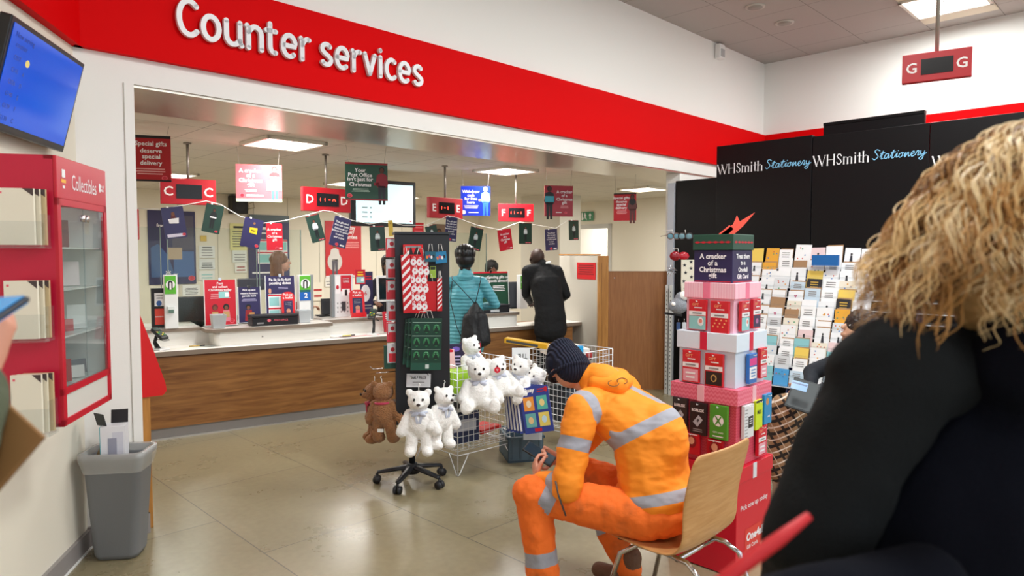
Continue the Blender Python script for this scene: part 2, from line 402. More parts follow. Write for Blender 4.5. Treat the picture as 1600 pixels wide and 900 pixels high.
# high ceiling
p = FL(1478, 2, CE)
OUT = 33
t = ceiling_lamp(p, 'wide square ceiling light above the sign with two letters G', .69, .69, YAW, OUT)
MB().bx((-.62, -.34, -.012), (-.35, .34, 0), M('e6dcc4', .5)).bx((.35, -.34, -.012), (.62, .34, 0), M('e6dcc4', .5)).build('side_panel', t)
for tt, nn, kk in ((5.4, 1.6, 1.5), (2.6, 1.2, 1.5), (8.16, -.86, 1), (5.4, -.86, 1), (2.6, -.86, 1), (0, -.86, .6)):
    ceiling_lamp(TN(tt, nn, CE), 'square louvred ceiling light in the high ceiling', .69, .69, YAW, OUT*kk)
def downlight(u, v, label):
    t = thing('ceiling_speaker', label, 'ceiling speaker', FL(u, v, CE), 0, 'round ceiling speakers')
    MB().cyl((0, 0, -.012), (0, 0, 0), .1, M('c9c4bb', .5), seg=24).build('rim', t)
    MB().cyl((0, 0, -.016), (0, 0, -.011), .075, M('a39e96', .6), seg=24).build('grille', t)
downlight(1180, 10, 'round ceiling speaker nearer the photo top edge'); downlight(1226, 35, 'round ceiling speaker nearer the wall corner')
t = thing('motion_sensor', 'small white sensor box high on the white wall above the red band', 'sensor', PL(1125, 81, TN(T0, N0-.04), TA), YAW)
MB().box((0, 0, 0), (.13, .07, .17), WHT).build('housing', t, bev=.01); MB().box((0, -.038, -.02), (.08, .01, .09), M('b9b9b9', .3)).build('lens', t)
# ---------- daylight from the shop front behind the camera, camera, view
w = bpy.data.worlds.new('daylight'); SC.world = w; w.use_nodes = True
w.node_tree.nodes['Background'].inputs[0].default_value = (.86, .93, 1, 1); w.node_tree.nodes['Background'].inputs[1].default_value = 1.0
cam = bpy.data.cameras.new('camera'); co = bpy.data.objects.new('camera', cam); COL.objects.link(co)
co.location = (0, 0, H); co.rotation_euler = (PI/2-TH, 0, 0); cam.sensor_width = 36; cam.lens = 36*F/1600; cam.clip_start = .05
cam.dof.use_dof = True; cam.dof.focus_distance = 4.5; cam.dof.aperture_fstop = 3.2
SC.camera = co
SC.view_settings.view_transform = 'Standard'; SC.view_settings.look = 'None'; SC.view_settings.gamma = 1; SC.view_settings.exposure = .46
SC.view_settings.use_curve_mapping = False
SC.cycles.use_denoising = True; SC.cycles.max_bounces = 7; SC.cycles.transparent_max_bounces = 12; SC.cycles.sample_clamp_indirect = 6
SC.cycles.use_light_tree = True
NAVY = M('2a2452', .4); GREEN = M('1f4a37', .4); CRIM = M('c5142b', .4); DRED = M('9d1424', .4); WPRINT = M('f1eef0', .5); SKIN1 = M('7a4a34', .6); SKIN2 = M('c98f74', .6)
PINK = M('ef6a7a', .5); TEAL = M('8fc9c9', .5); YEL = M('f0c81e', .5); CREAM = M('e9dfc6', .6); BROWN = M('a8763f', .6); BLUE = M('1f3fc0', .4)
CO = V((-3.066, 5.77, 0)); CD = V((.831, .556, 0)).normalized(); CN = V((-CD.y, CD.x, 0)); CYAW = math.atan2(CD.y, CD.x)
def CL(u, v, y):          # counter coordinates: x along, y in, z up, on the upright plane y
    p = PL(u, v, CO+CN*y, CD); return V(((p-CO).dot(CD), y, p.z))
def CW(x, y, z): return CO+CD*x+CN*y+V((0, 0, z))
LAM = M('efece6', .35); EDGE = M('8a7a6c', .45); TOPM = M('cfcac4', .3)
X0, X1 = -1.6, 4.70
t = thing('service_counter', 'long oak fronted service counter with white upper panels and a stepped top', 'counter', CO, CYAW)
MB().bx((X0, .02, 0), (X1-.1, .9, .10), M('8b8684', .4)).bx((X0, .005, .0), (X1-.1, .02, .012), M('c9c6c2', .3, .6)).build('plinth', t)
MB().bx((X0, 0, .10), (X1-.12, .9, .712), m_wood('oak_counter2', '74471f', 'a3703c', (1.0, 1, 11))).build('front_panel', t)
MB().bx((X0, -.03, .725), (X1, .35, .765), EDGE).bx((X0, -.028, .7651), (X1, .35, .768), LAM).bx((X0, .0, .712), (X1-.12, .3, .725), M('6b4a30', .6)).build('writing_shelf', t, bev=.004)
def prot(x): return x
xa, xb = CL(345, 513, .04).x, CL(517, 500, .04).x; xc = CL(662, 505, .04).x
secs = [(X0, xa, .32), (xa, xb, .04), (xb, xc, .32), (xc, X1-.9, .04)]
for i, (a, b, y) in enumerate(secs):
    MB().bx((a, y+.03, .768), (b, y+.06, .893), LAM).build('upper_panel', t)
def outline(a, b, y, r=.07):
    if y > .2: return [(a, y), (b, y), (b, .95), (a, .95)]
    o = []
    for k in range(6): q = PI+PI/2*k/5; o.append((a-.12+r+.0+r*math.cos(q), y+r+r*math.sin(q)))
    return o+[(b+.02, y), (b+.02, .95), (a-.12, .95)]
mb = MB()
for a, b, y in secs: mb.slab(outline(a, b, y), .895, .925, EDGE); mb.slab(outline(a, b, y), .9252, .9275, TOPM)
mb.build('worktop', t)
for a, b, y in secs[1::2]:   # rounded return of the stepped-out section
    mb = MB(); mb.cyl((a+.0, .12, .768), (a+.0, .12, .893), .05, LAM, seg=16); mb.bx((a-.05, .12, .768), (a-.03, .4, .893), LAM); mb.build('corner_return', t)
MB().cyl(CL(413, 527, .0)+V((0, .068, 0)), CL(413, 527, 0)+V((0, .055, 0)), .006, GRY).build('lock', t)
TOPZ = .928
CLR = glass('holder_clear', 'e8f0ee', .01, .08); PSX = glass('perspex', 'eef2f3', .03)
GL = glass('screen_glass', 'cfe0d6', .015)
for i, (u0, u1, lb) in enumerate(((213, 251, 'clear security screen nearest the white pier on the counter'), (262, 401, 'clear security screen behind the black office chair'), (405, 470, 'clear security screen in front of the brown haired clerk'), (640, 760, 'clear security screen beyond the black spinner rack'))):
    a, b = CL(u0, 400, .5), CL(u1, 400, .5); t = thing('security_screen', lb, 'glass screen', CW(a.x, .5, TOPZ), CYAW, 'glass screens on the counter')
    L = b.x-a.x; MB().bx((0, -.004, .002), (L, .004, .92), GL).build('pane', t); e = MB()
    for x in (0, L): MB().bx((x-.004, -.006, 0), (x+.004, .006, .92), M('6f7f7a', .2)).build('edge_strip', t)
# ---------- flat printed things.  board local frame: x right, z up, front faces -y
def board(name, label, cat, u0, v0, u1, v1, draw, Y=None, plane=None, yaw=None, th=.006, rad=0, mat=None, group=None, roll=0, tilt=0, base=None, extra=None, parts=None):
    """u0,v0 upper left and u1,v1 lower right pixel of the board; on a given upright plane (point, direction) or at distance Y with a yaw"""
    if plane is None:
        p = P(u0, (v0+v1)/2, Y); plane = (p, V((math.cos(yaw), math.sin(yaw), 0)))
    a = PL(u0, v0, *plane); b = PL(u1, v1, *plane); d = V(plane[1]).normalized(); yw = math.atan2(d.y, d.x)
    w = (b-a).to_2d().length; a2 = PL(u0, v1, *plane); h = ((a.z-a2.z)+(PL(u1, v0, *plane).z-b.z))/2
    c = (a+b)/2
    if base is not None: c.z = base+h/2
    mb = MB(); m = mat or NAVY
    if rad:
        o = []
        for cx, cz, s in ((w/2-rad, h/2-rad, 0), (-w/2+rad, h/2-rad, 1), (-w/2+rad, -h/2+rad, 2), (w/2-rad, -h/2+rad, 3)):
            for k in range(5): q = PI/2*(s+k/4); o.append((cx+rad*math.cos(q), cz+rad*math.sin(q)))
        mb.prism(o, 0, th, m)
    else: mb.bx((-w/2, 0, -h/2), (w/2, th, h/2), m)
    draw(mb, w, h)
    rot = Euler((tilt, -roll, yw), 'XYZ')
    if parts:
        t = thing(name, label, cat, c, 0, group, rot=rot); mb.build('panel', t); parts(t, w, h); return t
    o = mb.build(name, None, c, 0, rot=rot); tag(o, label, cat, group); o['dims'] = 1; del o['dims']
    return o
E1 = -.0012
def lines(mb, x0, x1, z0, z1, n, m, k=.45, ragged=True):
    dz = (z1-z0)/n; rr = random.Random(int(x0*1e4)+n)
    for i in range(n):
        zc = z0+dz*(i+.5); s = (rr.uniform(0, .18) if ragged else 0)*(x1-x0)
        mb.rect(x0+s/2, zc-dz*k/2, x1-s/2, zc+dz*k/2, m, E1)
def logo(mb, x, z, r, m=PINK):
    mb.disc(x, z, r*1.25, r, m, E1, 16); mb.disc(x, z, r*1.0, r*.75, CRIM, E1*1.3, 16); mb.text('POST OFFICE', x, z, r*.5, m, E1*1.8, w=r*1.7)
def figure(mb, x, z0, s, top, skin, legs=None, hold=None, hair=BLK, y=E1):
    """a printed standing figure, s = its height"""
    lg = legs or M('20263a', .5)
    mb.poly([(x-.09*s, z0), (x-.02*s, z0), (x, z0+.42*s), (x+.02*s, z0), (x+.09*s, z0), (x+.1*s, z0+.5*s), (x-.1*s, z0+.5*s)], lg, y)
    mb.poly([(x-.11*s, z0+.45*s), (x+.11*s, z0+.45*s), (x+.17*s, z0+.55*s), (x+.13*s, z0+.78*s), (x+.04*s, z0+.83*s), (x-.04*s, z0+.83*s), (x-.13*s, z0+.78*s), (x-.17*s, z0+.55*s)], top, y)
    mb.disc(x, z0+.92*s, .075*s, .085*s, hair, y*1.2, 12); mb.disc(x, z0+.9*s, .055*s, .07*s, skin, y*1.5, 12)
    if hold: mb.rect(x-.14*s, z0+.52*s, x+.14*s, z0+.7*s, hold, y*1.8)
def paras(mb, txts, x, ztop, lh, size, m, w=None, bold=.02):
    for i, s in enumerate(txts): mb.text(s, x, ztop-lh*(i+.5), size*1.22, m, E1, bold=max(bold, .02))
# ---------- things standing on the counter top
def stand(name, label, cat, u0, v0, u1, v1, y, draw, mat, th=.01, group=None, clear=True, tilt=-.06, rad=0, base=TOPZ, parts=None):
    p0 = CW(0, y, 0); 
    a = CL(u0, v1, y); bsz = base+.008
    return board(name, label, cat, u0, v0, u1, v1, draw, plane=(p0, CD), th=th, mat=mat, group=group, tilt=tilt, base=bsz, rad=rad, parts=parts)
def holder(col=None):
    def f(t, w, h):
        [MB().bx((s_*(w/2+.003)-.003, -.006, -h/2-.003), (s_*(w/2+.003)+.003, .004, h/2+.006), M('dfe4e6', .15)).build('clear_edge', t) for s_ in (-1, 1)]
        MB().bx((-w/2-.01, -.03, -h/2-.004), (w/2+.01, .07, -h/2+.004), M('c9ced0', .15)).build('foot', t)
        MB().bx((-.012, -.006, h/2-.01), (.012, .006, h/2+.02), CHROME).build('clip', t)
    return f
def d1(mb, w, h):
    paras(mb, ['Post', 'and collect', 'Christmas today'], 0, h*.46, h*.075, h*.058, WPRINT)
    lines(mb, -w*.35, w*.35, h*.08, h*.2, 3, M('e8a5ab', .5))
    for s, k in ((-1, SKIN1), (1, SKIN1)):
        x = s*w*.18; mb.disc(x, -h*.1, w*.1, h*.07, BLK if s > 0 else M('6b1a20', .5), E1, 14); mb.disc(x, -h*.12, w*.06, h*.045, k, E1*1.3, 12)
        mb.poly([(x-w*.14, -h*.42), (x+w*.14, -h*.42), (x+w*.1, -h*.17), (x-w*.1, -h*.17)], M('b3262c' if s < 0 else 'd77a8a', .5), E1*1.1)
        mb.rect(x-w*.1, -h*.33, x+w*.1, -h*.2, M('c09a62', .6), E1*1.6)
    mb.rect(-w*.05, h*.1, w*.28, h*.24, TEAL, E1*2); mb.rect(w*.15, h*.12, w*.27, h*.22, WPRINT, E1*2.4); logo(mb, w*.36, -h*.41, w*.07)
stand('poster_stand', 'red Christmas poster in a clear stand showing two people with parcels', 'poster stand', 319, 429, 369, 500, .3, d1, CRIM, parts=holder())
def d2(mb, w, h):
    paras(mb, ['Pick up and', 'return Amazon', 'parcels here'], 0, h*.46, h*.085, h*.062, WPRINT); lines(mb, -w*.35, w*.35, h*.1, h*.18, 3, M('a7a2c8', .5))
    mb.disc(-w*.05, -h*.05, w*.13, h*.07, BLK, E1, 12); mb.disc(-w*.05, -h*.08, w*.08, h*.05, SKIN1, E1*1.3, 12); mb.poly([(-w*.22, -h*.45), (w*.16, -h*.45), (w*.1, -h*.14), (-w*.18, -h*.14)], M('8e1d25', .5), E1*1.1); mb.rect(-w*.02, -h*.36, w*.22, -h*.22, M('b8894f', .6), E1*2)
    logo(mb, w*.36, -h*.42, w*.06)
stand('poster_stand', 'small navy poster stand with a person holding a parcel', 'poster stand', 372, 444, 407, 499, .42, d2, NAVY, parts=holder())
def table(mb, x0, z0, x1, z1, n=2):
    mb.rect(x0, z0, x1, z1, WPRINT, E1)
    for i in range(n):
        a = z1-(z1-z0)*(i+.04)/n; b = z1-(z1-z0)*(i+1)/n; mb.rect(x0, a-.12*(a-b), x1, a, CRIM, E1*1.5)
        mb.rect(x0+.03*(x1-x0), b+.1*(a-b), x0+.47*(x1-x0), a-.2*(a-b), TEAL, E1*1.5); mb.rect(x0+.53*(x1-x0), b+.1*(a-b), x1-.03*(x1-x0), a-.2*(a-b), TEAL, E1*1.5)
        lines(mb, x0+.06*(x1-x0), x0+.4*(x1-x0), b+.14*(a-b), a-.25*(a-b), 3, GRY); lines(mb, x0+.57*(x1-x0), x0+.9*(x1-x0), b+.14*(a-b), a-.25*(a-b), 3, GRY)
for k in (0,):
    def d3(mb, w, h):
        paras(mb, ['Fa-la-la-la-last', 'posting dates'], 0, h*.47, h*.09, h*.072, WPRINT); lines(mb, -w*.1, w*.3, h*.2, h*.26, 2, M('a7a2c8', .5)); mb.disc(-w*.36, h*.17, w*.05, h*.06, SKIN2, E1)
        table(mb, -w*.42, -h*.48, w*.36, h*.1)
stand('poster_stand', 'navy posting dates poster stand in front of the brown haired clerk', 'poster stand', 415, 429, 461, 499, .42, d3, NAVY, parts=holder())
# black box
p = CL(427, 500, .16); t = thing('parcel_box', 'flat black cardboard box lying on the counter top below the navy posting dates poster', 'box', CW(p.x, .165, TOPZ), CYAW)
MB().bx((-.21, -.09, .001), (.21, .09, .075), M('17161b', .45)).build('body', t, bev=.004)
mb = MB(); mb.bx((-.215, -.095, .078), (.215, .095, .1), M('1d1c22', .45)); mb.build('lid', t, bev=.004)
mb = MB(); mb.text('POST OFFICE', .05, .05, .022, PINK, -.0925); mb.disc(-.06, .05, .017, .014, PINK, -.0925); mb.rect(-.17, .02, -.11, .035, GRY, -.0925); mb.build('print', t)
def pot(u, v, y, label):
    p = CL(u, v, y); t = thing('leaflet_pot', label, 'pot', CW(p.x, y, TOPZ), CYAW, 'grey pots on the counter')
    mb = MB(); o = []
    mb.add([(sx*a, sy*a, z) for z, a in ((.002, .05), (.125, .062), (.125, .056), (.01, .045)) for sx, sy in ((-1, -1), (1, -1), (1, 1), (-1, 1))],
           [(3, 2, 1, 0)]+[(i*4+j, i*4+(j+1) % 4, i*4+4+(j+1) % 4, i*4+4+j) for i in range(3) for j in range(4)]+[(12, 13, 14, 15)], M('b9bec2', .4)); mb.build('body', t, bev=.006)
pot(341, 505, .12, 'pale grey square pot in front of the red two-person poster'); pot(474, 500, .2, 'pale grey square pot beside the green round symbol sign')
def dispenser(u0, v0, u1, v1, y, label):
    def d(mb, w, h):
        paras(mb, ['Pick up', 'a leaflet'], 0, h*.44, h*.09, h*.09, WPRINT); mb.rect(-w*.34, -h*.38, w*.34, h*.2, NAVY, E1); lines(mb, -w*.25, w*.25, h*.0, h*.16, 3, WPRINT); mb.disc(0, -h*.15, w*.16, h*.08, SKIN2, E1*1.5); mb.rect(-w*.15, -h*.34, w*.15, -h*.2, PINK, E1*1.5)
    def pr(t, w, h): MB().bx((-w/2, -.035, -h/2), (w/2, -.002, -h/2+h*.16), M('d5101c', .35)).build('tray', t)
    a = CL(u0, v0, y)
    stand('leaflet_dispenser', label, 'leaflet dispenser', u0, v0, u1, v1, y, d, M('d5101c', .35), rad=.05, tilt=-.12, parts=pr, th=.02, group='red leaflet dispensers')
dispenser(440, 455, 461, 501, .33, 'round-topped red leaflet dispenser in front of the navy posting dates poster'); dispenser(547, 452, 570, 495, .36, 'round-topped red leaflet dispenser beside the black card terminal')
# column displays with green round sign
def column(u0, v0, u1, v1, y, label, extra=None):
    a, b = CL(u0, v1, y), CL(u1, v1, y); w = b.x-a.x; z = a.z; h = CL(u0, v0, y).z-TOPZ
    t = thing('brochure_column', label, 'display stand', CW((a.x+b.x)/2, y, TOPZ), CYAW)
    MB().bx((-w/2, 0, .002), (w/2, .08, h), M('e7e8e8', .3)).build('body', t, bev=.004)
    if w > .13: MB().bx((w/2-.02, -.004, .02), (w/2+.006, .09, h+.003), M('8d9294', .3)).build('side_rail', t)
    mb = MB(); s = w*.42; mb.rect(-s-.005, h-.17, s-.005, h-.005, M('5cb531', .4), -.003); mb.disc(-.005, h-.085, s*.82, s*.82*1.0, WPRINT, -.004); mb.disc(-.005, h-.07, s*.4, s*.45, BLK, -.005); mb.rect(-s*.4-.005, h-.13, s*.4-.005, h-.07, BLK, -.005)
    mb.disc(-.005, h-.075, s*.17, s*.22, WPRINT, -.006); mb.rect(-s*.17-.005, h-.13, s*.17-.005, h-.075, WPRINT, -.006); mb.build('round_symbol_sign', t)
    if extra: extra(t, w, h)
    return t
def ex1(t, w, h):
    mb = MB(); mb.bx((-w*.3, -.02, h*.3), (w*.2, -.001, h*.42), M('dfe3e2', .2)).bx((-w*.25, -.024, h*.3), (w*.15, -.02, h*.36), M('5c7a6d', .5)); mb.build('leaflet_tray', t)
column(258, 430, 279, 505, .3, 'tall white brochure column with a green round symbol sign beside black card stand', ex1)
def ex2(t, w, h):
    mb = MB(); mb.rect(-w*.45, h*.45, w*.4, h*.68, M('1660b8', .4), -.003); mb.text('2', 0, h*.56, .07, WPRINT, -.004, bold=.03); mb.build('blue_sign', t)
column(468, 430, 489, 500, .34, 'brochure column with a green symbol sign above a blue sign', ex2)
# black payment stand
def d4(mb, w, h):
    mb.rect(-w*.3, h*.05, w*.38, h*.38, WPRINT, E1); mb.disc(0, h*.12, w*.18, h*.07, M('2c5aa0', .5), E1*1.5); mb.rect(-w*.3, -h*.42, w*.38, -h*.02, M('d8402e', .5), E1); lines(mb, -w*.2, w*.3, h*.22, h*.34, 2, GRY); mb.text('amazon', .0, -h*.22, h*.06, WPRINT, E1*1.5)
stand('card_stand', 'black gift card stand with white and red panels beside the white pier', 'card stand', 236, 446, 261, 508, .36, d4, BLK, th=.05, tilt=0)
def d5(mb, w, h): lines(mb, -w*.4, w*.4, h*.0, h*.35, 4, WPRINT); logo(mb, 0, -h*.3, w*.2)
stand('leaflet_holder', 'navy leaflet holder half hidden behind the white pier edge', 'leaflet holder', 199, 432, 219, 500, .3, d5, NAVY, tilt=0)
# perspex holder with slanted leaflets and the payment terminal at the shelf end
p = CL(236, 520, .0)
t = thing('leaflet_rack', 'clear slanted leaflet rack standing on the writing shelf by the red wing', 'leaflet rack', CW(p.x-.28, .02, .7685), CYAW)
mb = MB()
for k in range(4): mb.box((.02+k*.05, .1, .2-k*.02), (.003, .2, .38-.04*k), PSX, (0, -.5, 0))
mb.bx((-.06, .0, .0), (.22, .2, .01), PSX); mb.build('pocket', t)
mb = MB(); mb.box((.06, .1, .16), (.004, .14, .26), M('6c7396', .4), (0, -.5, 0)); mb.build('leaflet', t)
def terminal(loc, rz, label, s=1, z=.19):
    t = thing('card_terminal', label, 'card terminal', loc, rz, 'card payment terminals')
    MB().slab([(-.05, -.09), (.05, -.09), (.06, .05), (-.06, .05)], .001, .016, M('e6e6e6', .3)).build('foot', t, bev=.004)
    mb = MB(); mb.tube([(0, .02, .012), (0, .05, z*.5), (0, .02, z)], .014, BLK, 8); mb.tube([(0, -.02, .014), (0, .03, z*.5)], .009, BLK, 6); mb.build('stem', t)
    mb = MB(); mb.box((0, -.02, z+.02), (.075, .16, .03), M('1b1c20', .35), (.5, 0, 0)); mb.build('keypad_body', t, bev=.008)
    mb = MB(); mb.box((0, .025, z+.061), (.055, .045, .004), M('3c4a46', .2), (.5, 0, 0))
    for i in range(3):
        for j in range(3): mb.box((-.02+.02*i, -.03-.02*j+.012, z+.035-.011*j), (.014, .012, .006), (M('dfd030', .4), M('3a9a50', .4), M('56606a', .4))[(i+j) % 3], (.5, 0, 0))
    mb.build('keys', t); MB().tube([(.04, -.06, z-.01), (.07, -.05, z-.04), (.06, 0, z-.05), (.01, .03, z-.03)], .003, BLK, 5).build('cable', t)
p = CL(583, 521, .15); terminal(CW(p.x, .15, .7685), CYAW-.6, 'black card terminal on a curved stem beside the red leaflet dispenser')
p = CL(248, 545, .1); terminal(CW(p.x, .12, .7685), CYAW+.5, 'black card terminal at the counter end by the white pier', z=.12)
# monitors behind the counter
def monitor(u0, v0, u1, v1, y, label, frame, back=False):
    a, b = CL(u0, v1, y), CL(u1, v0, y); w = b.x-a.x; h = b.z-a.z; zc = (a.z+b.z)/2
    t = thing('monitor', label, 'monitor', CW((a.x+b.x)/2, y, TOPZ), CYAW); zz = zc-TOPZ
    MB().box((0, 0, zz), (w, .035, h), frame, (-.08, 0, 0)).build('housing', t, bev=.006)
    if not back: MB().box((0, -.0195, zz), (w*.86, .004, h*.82), M('0c0d11', .15), (-.08, 0, 0)).build('screen', t)
    MB().cyl((0, .05, .01), (0, .03, zz-h*.3), .02, BLK).slab([(-.1, -.05), (.1, -.05), (.1, .12), (-.1, .12)], .001, .012, BLK).build('stand', t)
monitor(589, 430, 622, 472, .46, 'white framed till monitor with dark screen beside the black spinner rack', M('e9e9e9', .4))
monitor(795, 440, 816, 481, .5, 'dark grey back of a till monitor left of the man in black', M('3b3e45', .5), True)
monitor(502, 466, 522, 492, .75, 'small dark back of a till monitor beside the white brochure rack', M('26272c', .5), True)
# brochure rack with red sheets
def d6(mb, w, h):
    mb.rect(-w*.46, h*.05, -w*.2, h*.46, WPRINT, E1); mb.disc(-w*.33, h*.2, w*.08, h*.05, CRIM, E1*1.5); mb.rect(-w*.16, h*.1, w*.4, h*.48, CRIM, E1); lines(mb, -w*.05, w*.3, h*.3, h*.42, 3, WPRINT)
    mb.rect(-w*.1, 0, w*.32, h*.16, WPRINT, E1*1.5); mb.rect(w*.05, 0, w*.18, h*.14, M('222222', .4), E1*2)
    for i in range(4):
        for j in range(3): mb.rect(-w*.36+i*w*.18, -h*.4+j*h*.1, -w*.3+i*w*.18, -h*.36+j*h*.1, GRY, E1)
    mb.rect(-w*.12, -h*.36, w*.1, -h*.14, M('3a3f44', .4), E1*1.6)
def p6(t, w, h): MB().bx((-w/2-.03, -.01, -h/2), (-w/2, .05, h/2), M('7d8285', .3)).build('side_rail', t)
stand('brochure_rack', 'white brochure rack with red and white sheets behind the round-topped dispenser', 'brochure rack', 522, 428, 552, 494, .5, d6, M('dfe0e2', .3), tilt=0, parts=p6)
def d7(mb, w, h): lines(mb, -w*.3, w*.3, h*.05, h*.4, 2, YEL); mb.rect(-w*.4, -h*.4, w*.4, 0, TEAL, E1); mb.disc(w*.2, -h*.2, w*.15, h*.12, WPRINT, E1*1.5)
o = stand('gift_leaflet', 'red gift leaflet with a teal picture clipped above the round-topped dispenser', 'leaflet', 555, 426, 571, 449, .47, d7, CRIM, tilt=0, base=1.27)
def d8(mb, w, h): mb.disc(-w*.1, 0, w*.38, h*.2, WPRINT, E1); mb.text('6', -w*.1, 0, h*.14, CRIM, E1*1.5); lines(mb, -w*.4, w*.4, h*.3, h*.42, 2, CRIM); lines(mb, -w*.4, w*.4, -h*.38, -h*.25, 2, GRY); logo(mb, w*.3, -h*.42, w*.07)
stand('poster_stand', 'navy poster with a white round picture beside the white till monitor', 'poster stand', 563, 427, 583, 494, .6, d8, NAVY, tilt=0)
def d9(mb, w, h): lines(mb, -w*.3, w*.3, h*.1, h*.4, 3, WPRINT)
stand('leaflet_stand', 'red and white leaflet stand on the writing shelf left of the spinner rack', 'leaflet stand', 600, 489, 612, 521, .2, d9, CRIM, tilt=-.2, base=.772, th=.03)
# right part of the counter
def d10(mb, w, h):
    mb.rect(-w/2, h*.46, w/2, h/2, CRIM, E1); paras(mb, ['A cracker of a', 'Christmas gift'], -w*.3, h*.4, h*.1, h*.085, WPRINT); paras(mb, ['Sending gifts or', 'goods abroad?'], w*.22, h*.4, h*.1, h*.085, WPRINT)
    lines(mb, w*.02, w*.42, -h*.02, h*.14, 4, WPRINT); mb.disc(w*.08, -h*.22, w*.05, h*.09, M('3b2418', .5), E1); mb.disc(w*.08, -h*.25, w*.03, h*.06, SKIN2, E1*1.5); logo(mb, w*.4, -h*.42, w*.04); lines(mb, -w*.45, -w*.1, -h*.1, h*.15, 4, WPRINT)
stand('poster_stand', 'wide green poster stand about sending gifts abroad with a red top edge', 'poster stand', 740, 427, 794, 486, .42, d10, GREEN, parts=holder())
p = CL(768, 486, .14); t = thing('parcel_box', 'flat black cardboard box on the counter below the green gifts abroad poster', 'box', CW(p.x, .165, TOPZ), CYAW)
MB().bx((-.2, -.1, .001), (.2, .1, .07), M('17161b', .45)).build('body', t, bev=.004); MB().bx((-.205, -.105, .072), (.205, .105, .092), M('1d1c22', .45)).build('lid', t, bev=.004)
mb = MB(); mb.rect(-.06, .012, .06, .04, M('cfd2d6', .5), -.1015); mb.build('address_label', t)
column(813, 430, 824, 484, .36, 'narrow white column with green symbol sign beside the man in black')
for (u, v, w, d, c, lb, nm, rr) in ((292, 541, .30, .10, 'e9e6dc', 'white form lying on the writing shelf below the office chair', 'paper_form', .1), (318, 537, .21, .09, 'dfe3e0', 'second white form on the writing shelf with a pen beside it', 'paper_form', -.15), (560, 519, .42, .06, 'f0b9b9', 'long pink edged form on the writing shelf under the card terminal', 'paper_form', 0), (536, 522, .15, .08, 'f3dede', 'pale pink form on the writing shelf left of the card terminal', 'paper_form', .2)):
    q = CL(u, v, .12); o = MB().box((0, 0, 0), (w, d, .0015), M(c, .6)).build(nm, None, CW(q.x, .1+.05*(rr < 0), .7695+.0018*(rr != .1)), CYAW+rr); tag(o, lb, 'form')
for (u, c, lb) in ((305, 'caa94e', 'gold and black pen lying on the writing shelf beside the white forms'), (541, 'd9c92e', 'small yellow pen lying on the pink form')):
    q = CL(u, 535, .2); t = thing('pen', lb, 'pen', CW(q.x, .14, .7775), CYAW, 'pens on the shelf'); MB().cyl((-.06, 0, 0), (.03, .0, 0), .005, M(c, .4)).build('barrel', t); MB().cyl((.03, 0, 0), (.07, 0, 0), .0058, BLK).build('cap', t)
# office chair behind the counter
q = CL(298, 480, 1.05); t = thing('office_chair', 'black office chair back showing behind the counter under the navy poster', 'chair', CW(q.x, 1.05, 0), CYAW)
mb = MB(); mb.prism([(-.22+.05, .78), (.17, .78), (.22, .85), (.215, 1.08), (.15, 1.17), (-.15, 1.17), (-.215, 1.08), (-.22, .85)], -.03, .03, M('1b1c22', .8, bump=.2, bscale=80)); mb.build('backrest', t, bev=.02)
MB().box((0, .28, .52), (.46, .44, .09), M('1b1c22', .8)).build('seat', t, bev=.03); MB().cyl((0, .28, .08), (0, .28, .48), .03, BLK).tube([(0, .3, .47), (0, .02, .5), (0, .03, .85)], .02, BLK).build('column', t)
for k in range(5): a = k*2*PI/5; MB().tube([(0, .28, .1), (.27*math.cos(a), .28+.27*math.sin(a), .06)], .02, BLK).cyl((.27*math.cos(a)-.012, .28+.27*math.sin(a), .028), (.27*math.cos(a)+.012, .28+.27*math.sin(a), .028), .027, BLK).build('leg', t)
# back shelf clutter: dark scale behind the red poster
q = CL(392, 440, .8); t = thing('parcel_scale', 'dark parcel scale display standing behind the small navy poster', 'scale', CW(q.x, .8, TOPZ+.002), CYAW)
MB().cyl((0, 0, 0), (0, 0, .3), .015, GRY).build('pole', t); MB().bx((-.13, -.03, .3), (.13, .03, .42), M('4b4558', .4)).build('display', t, bev=.01); MB().bx((-.15, -.12, .001), (.15, .12, .04), M('6a6a70', .4)).build('plate', t)
# ---------- gate, post, oak partition at the end of the counter
gd = V((.55, -.83, 0)).normalized(); g0 = V((.837, 8.39, 0))-gd*.42; g1 = V((1.07, 8.04, 0)); gy = math.atan2(gd.y, gd.x)
Lg = (g1-g0).length
t = thing('side_gate', 'pale grey low gate panel with a red notice at the counter end', 'gate', g0, gy)
MB().bx((0, 0, .005), (Lg-.09, .04, 1.585), M('c5c0b4', .5)).build('panel', t)
MB().bx((-.005, -.005, 1.585), (Lg-.09, .045, 1.6), OAKL).build('top_rail', t)
a = PL(902, 410, g0, gd); b = PL(931, 437, g0, gd); xa_, xb_ = (a-g0).dot(gd), (b-g0).dot(gd)
mb = MB(); mb.bx((xa_, -.006, b.z), (xb_, -.001, a.z), M('c8141d', .5)); zz = (a.z+b.z)/2
mb.X = Matrix.Translation(((xa_+xb_)/2, -.007, zz))
lines(mb, -(xb_-xa_)*.42, (xb_-xa_)*.42, -(a.z-b.z)*.25, (a.z-b.z)*.4, 5, M('7f0d14', .5)); o = mb.build('gate_notice', None, g0, gy); tag(o, 'square red notice fixed to the pale grey gate', 'notice')
t = thing('gate_post', 'light oak upright post between the grey gate and oak partition', 'post', g1, 0)
MB().bx((-.06, -.05, 0), (.06, .05, 1.58), OAKL).build('post', t, bev=.004); MB().bx((-.022, -.052, .1), (-.018, -.05, 1.5), M('7a4c1d', .5)).build('groove', t)
t = thing('oak_partition', 'plain oak veneer low partition wall right of the gate post', 'partition', (1.13, 8.02, 0), 0)
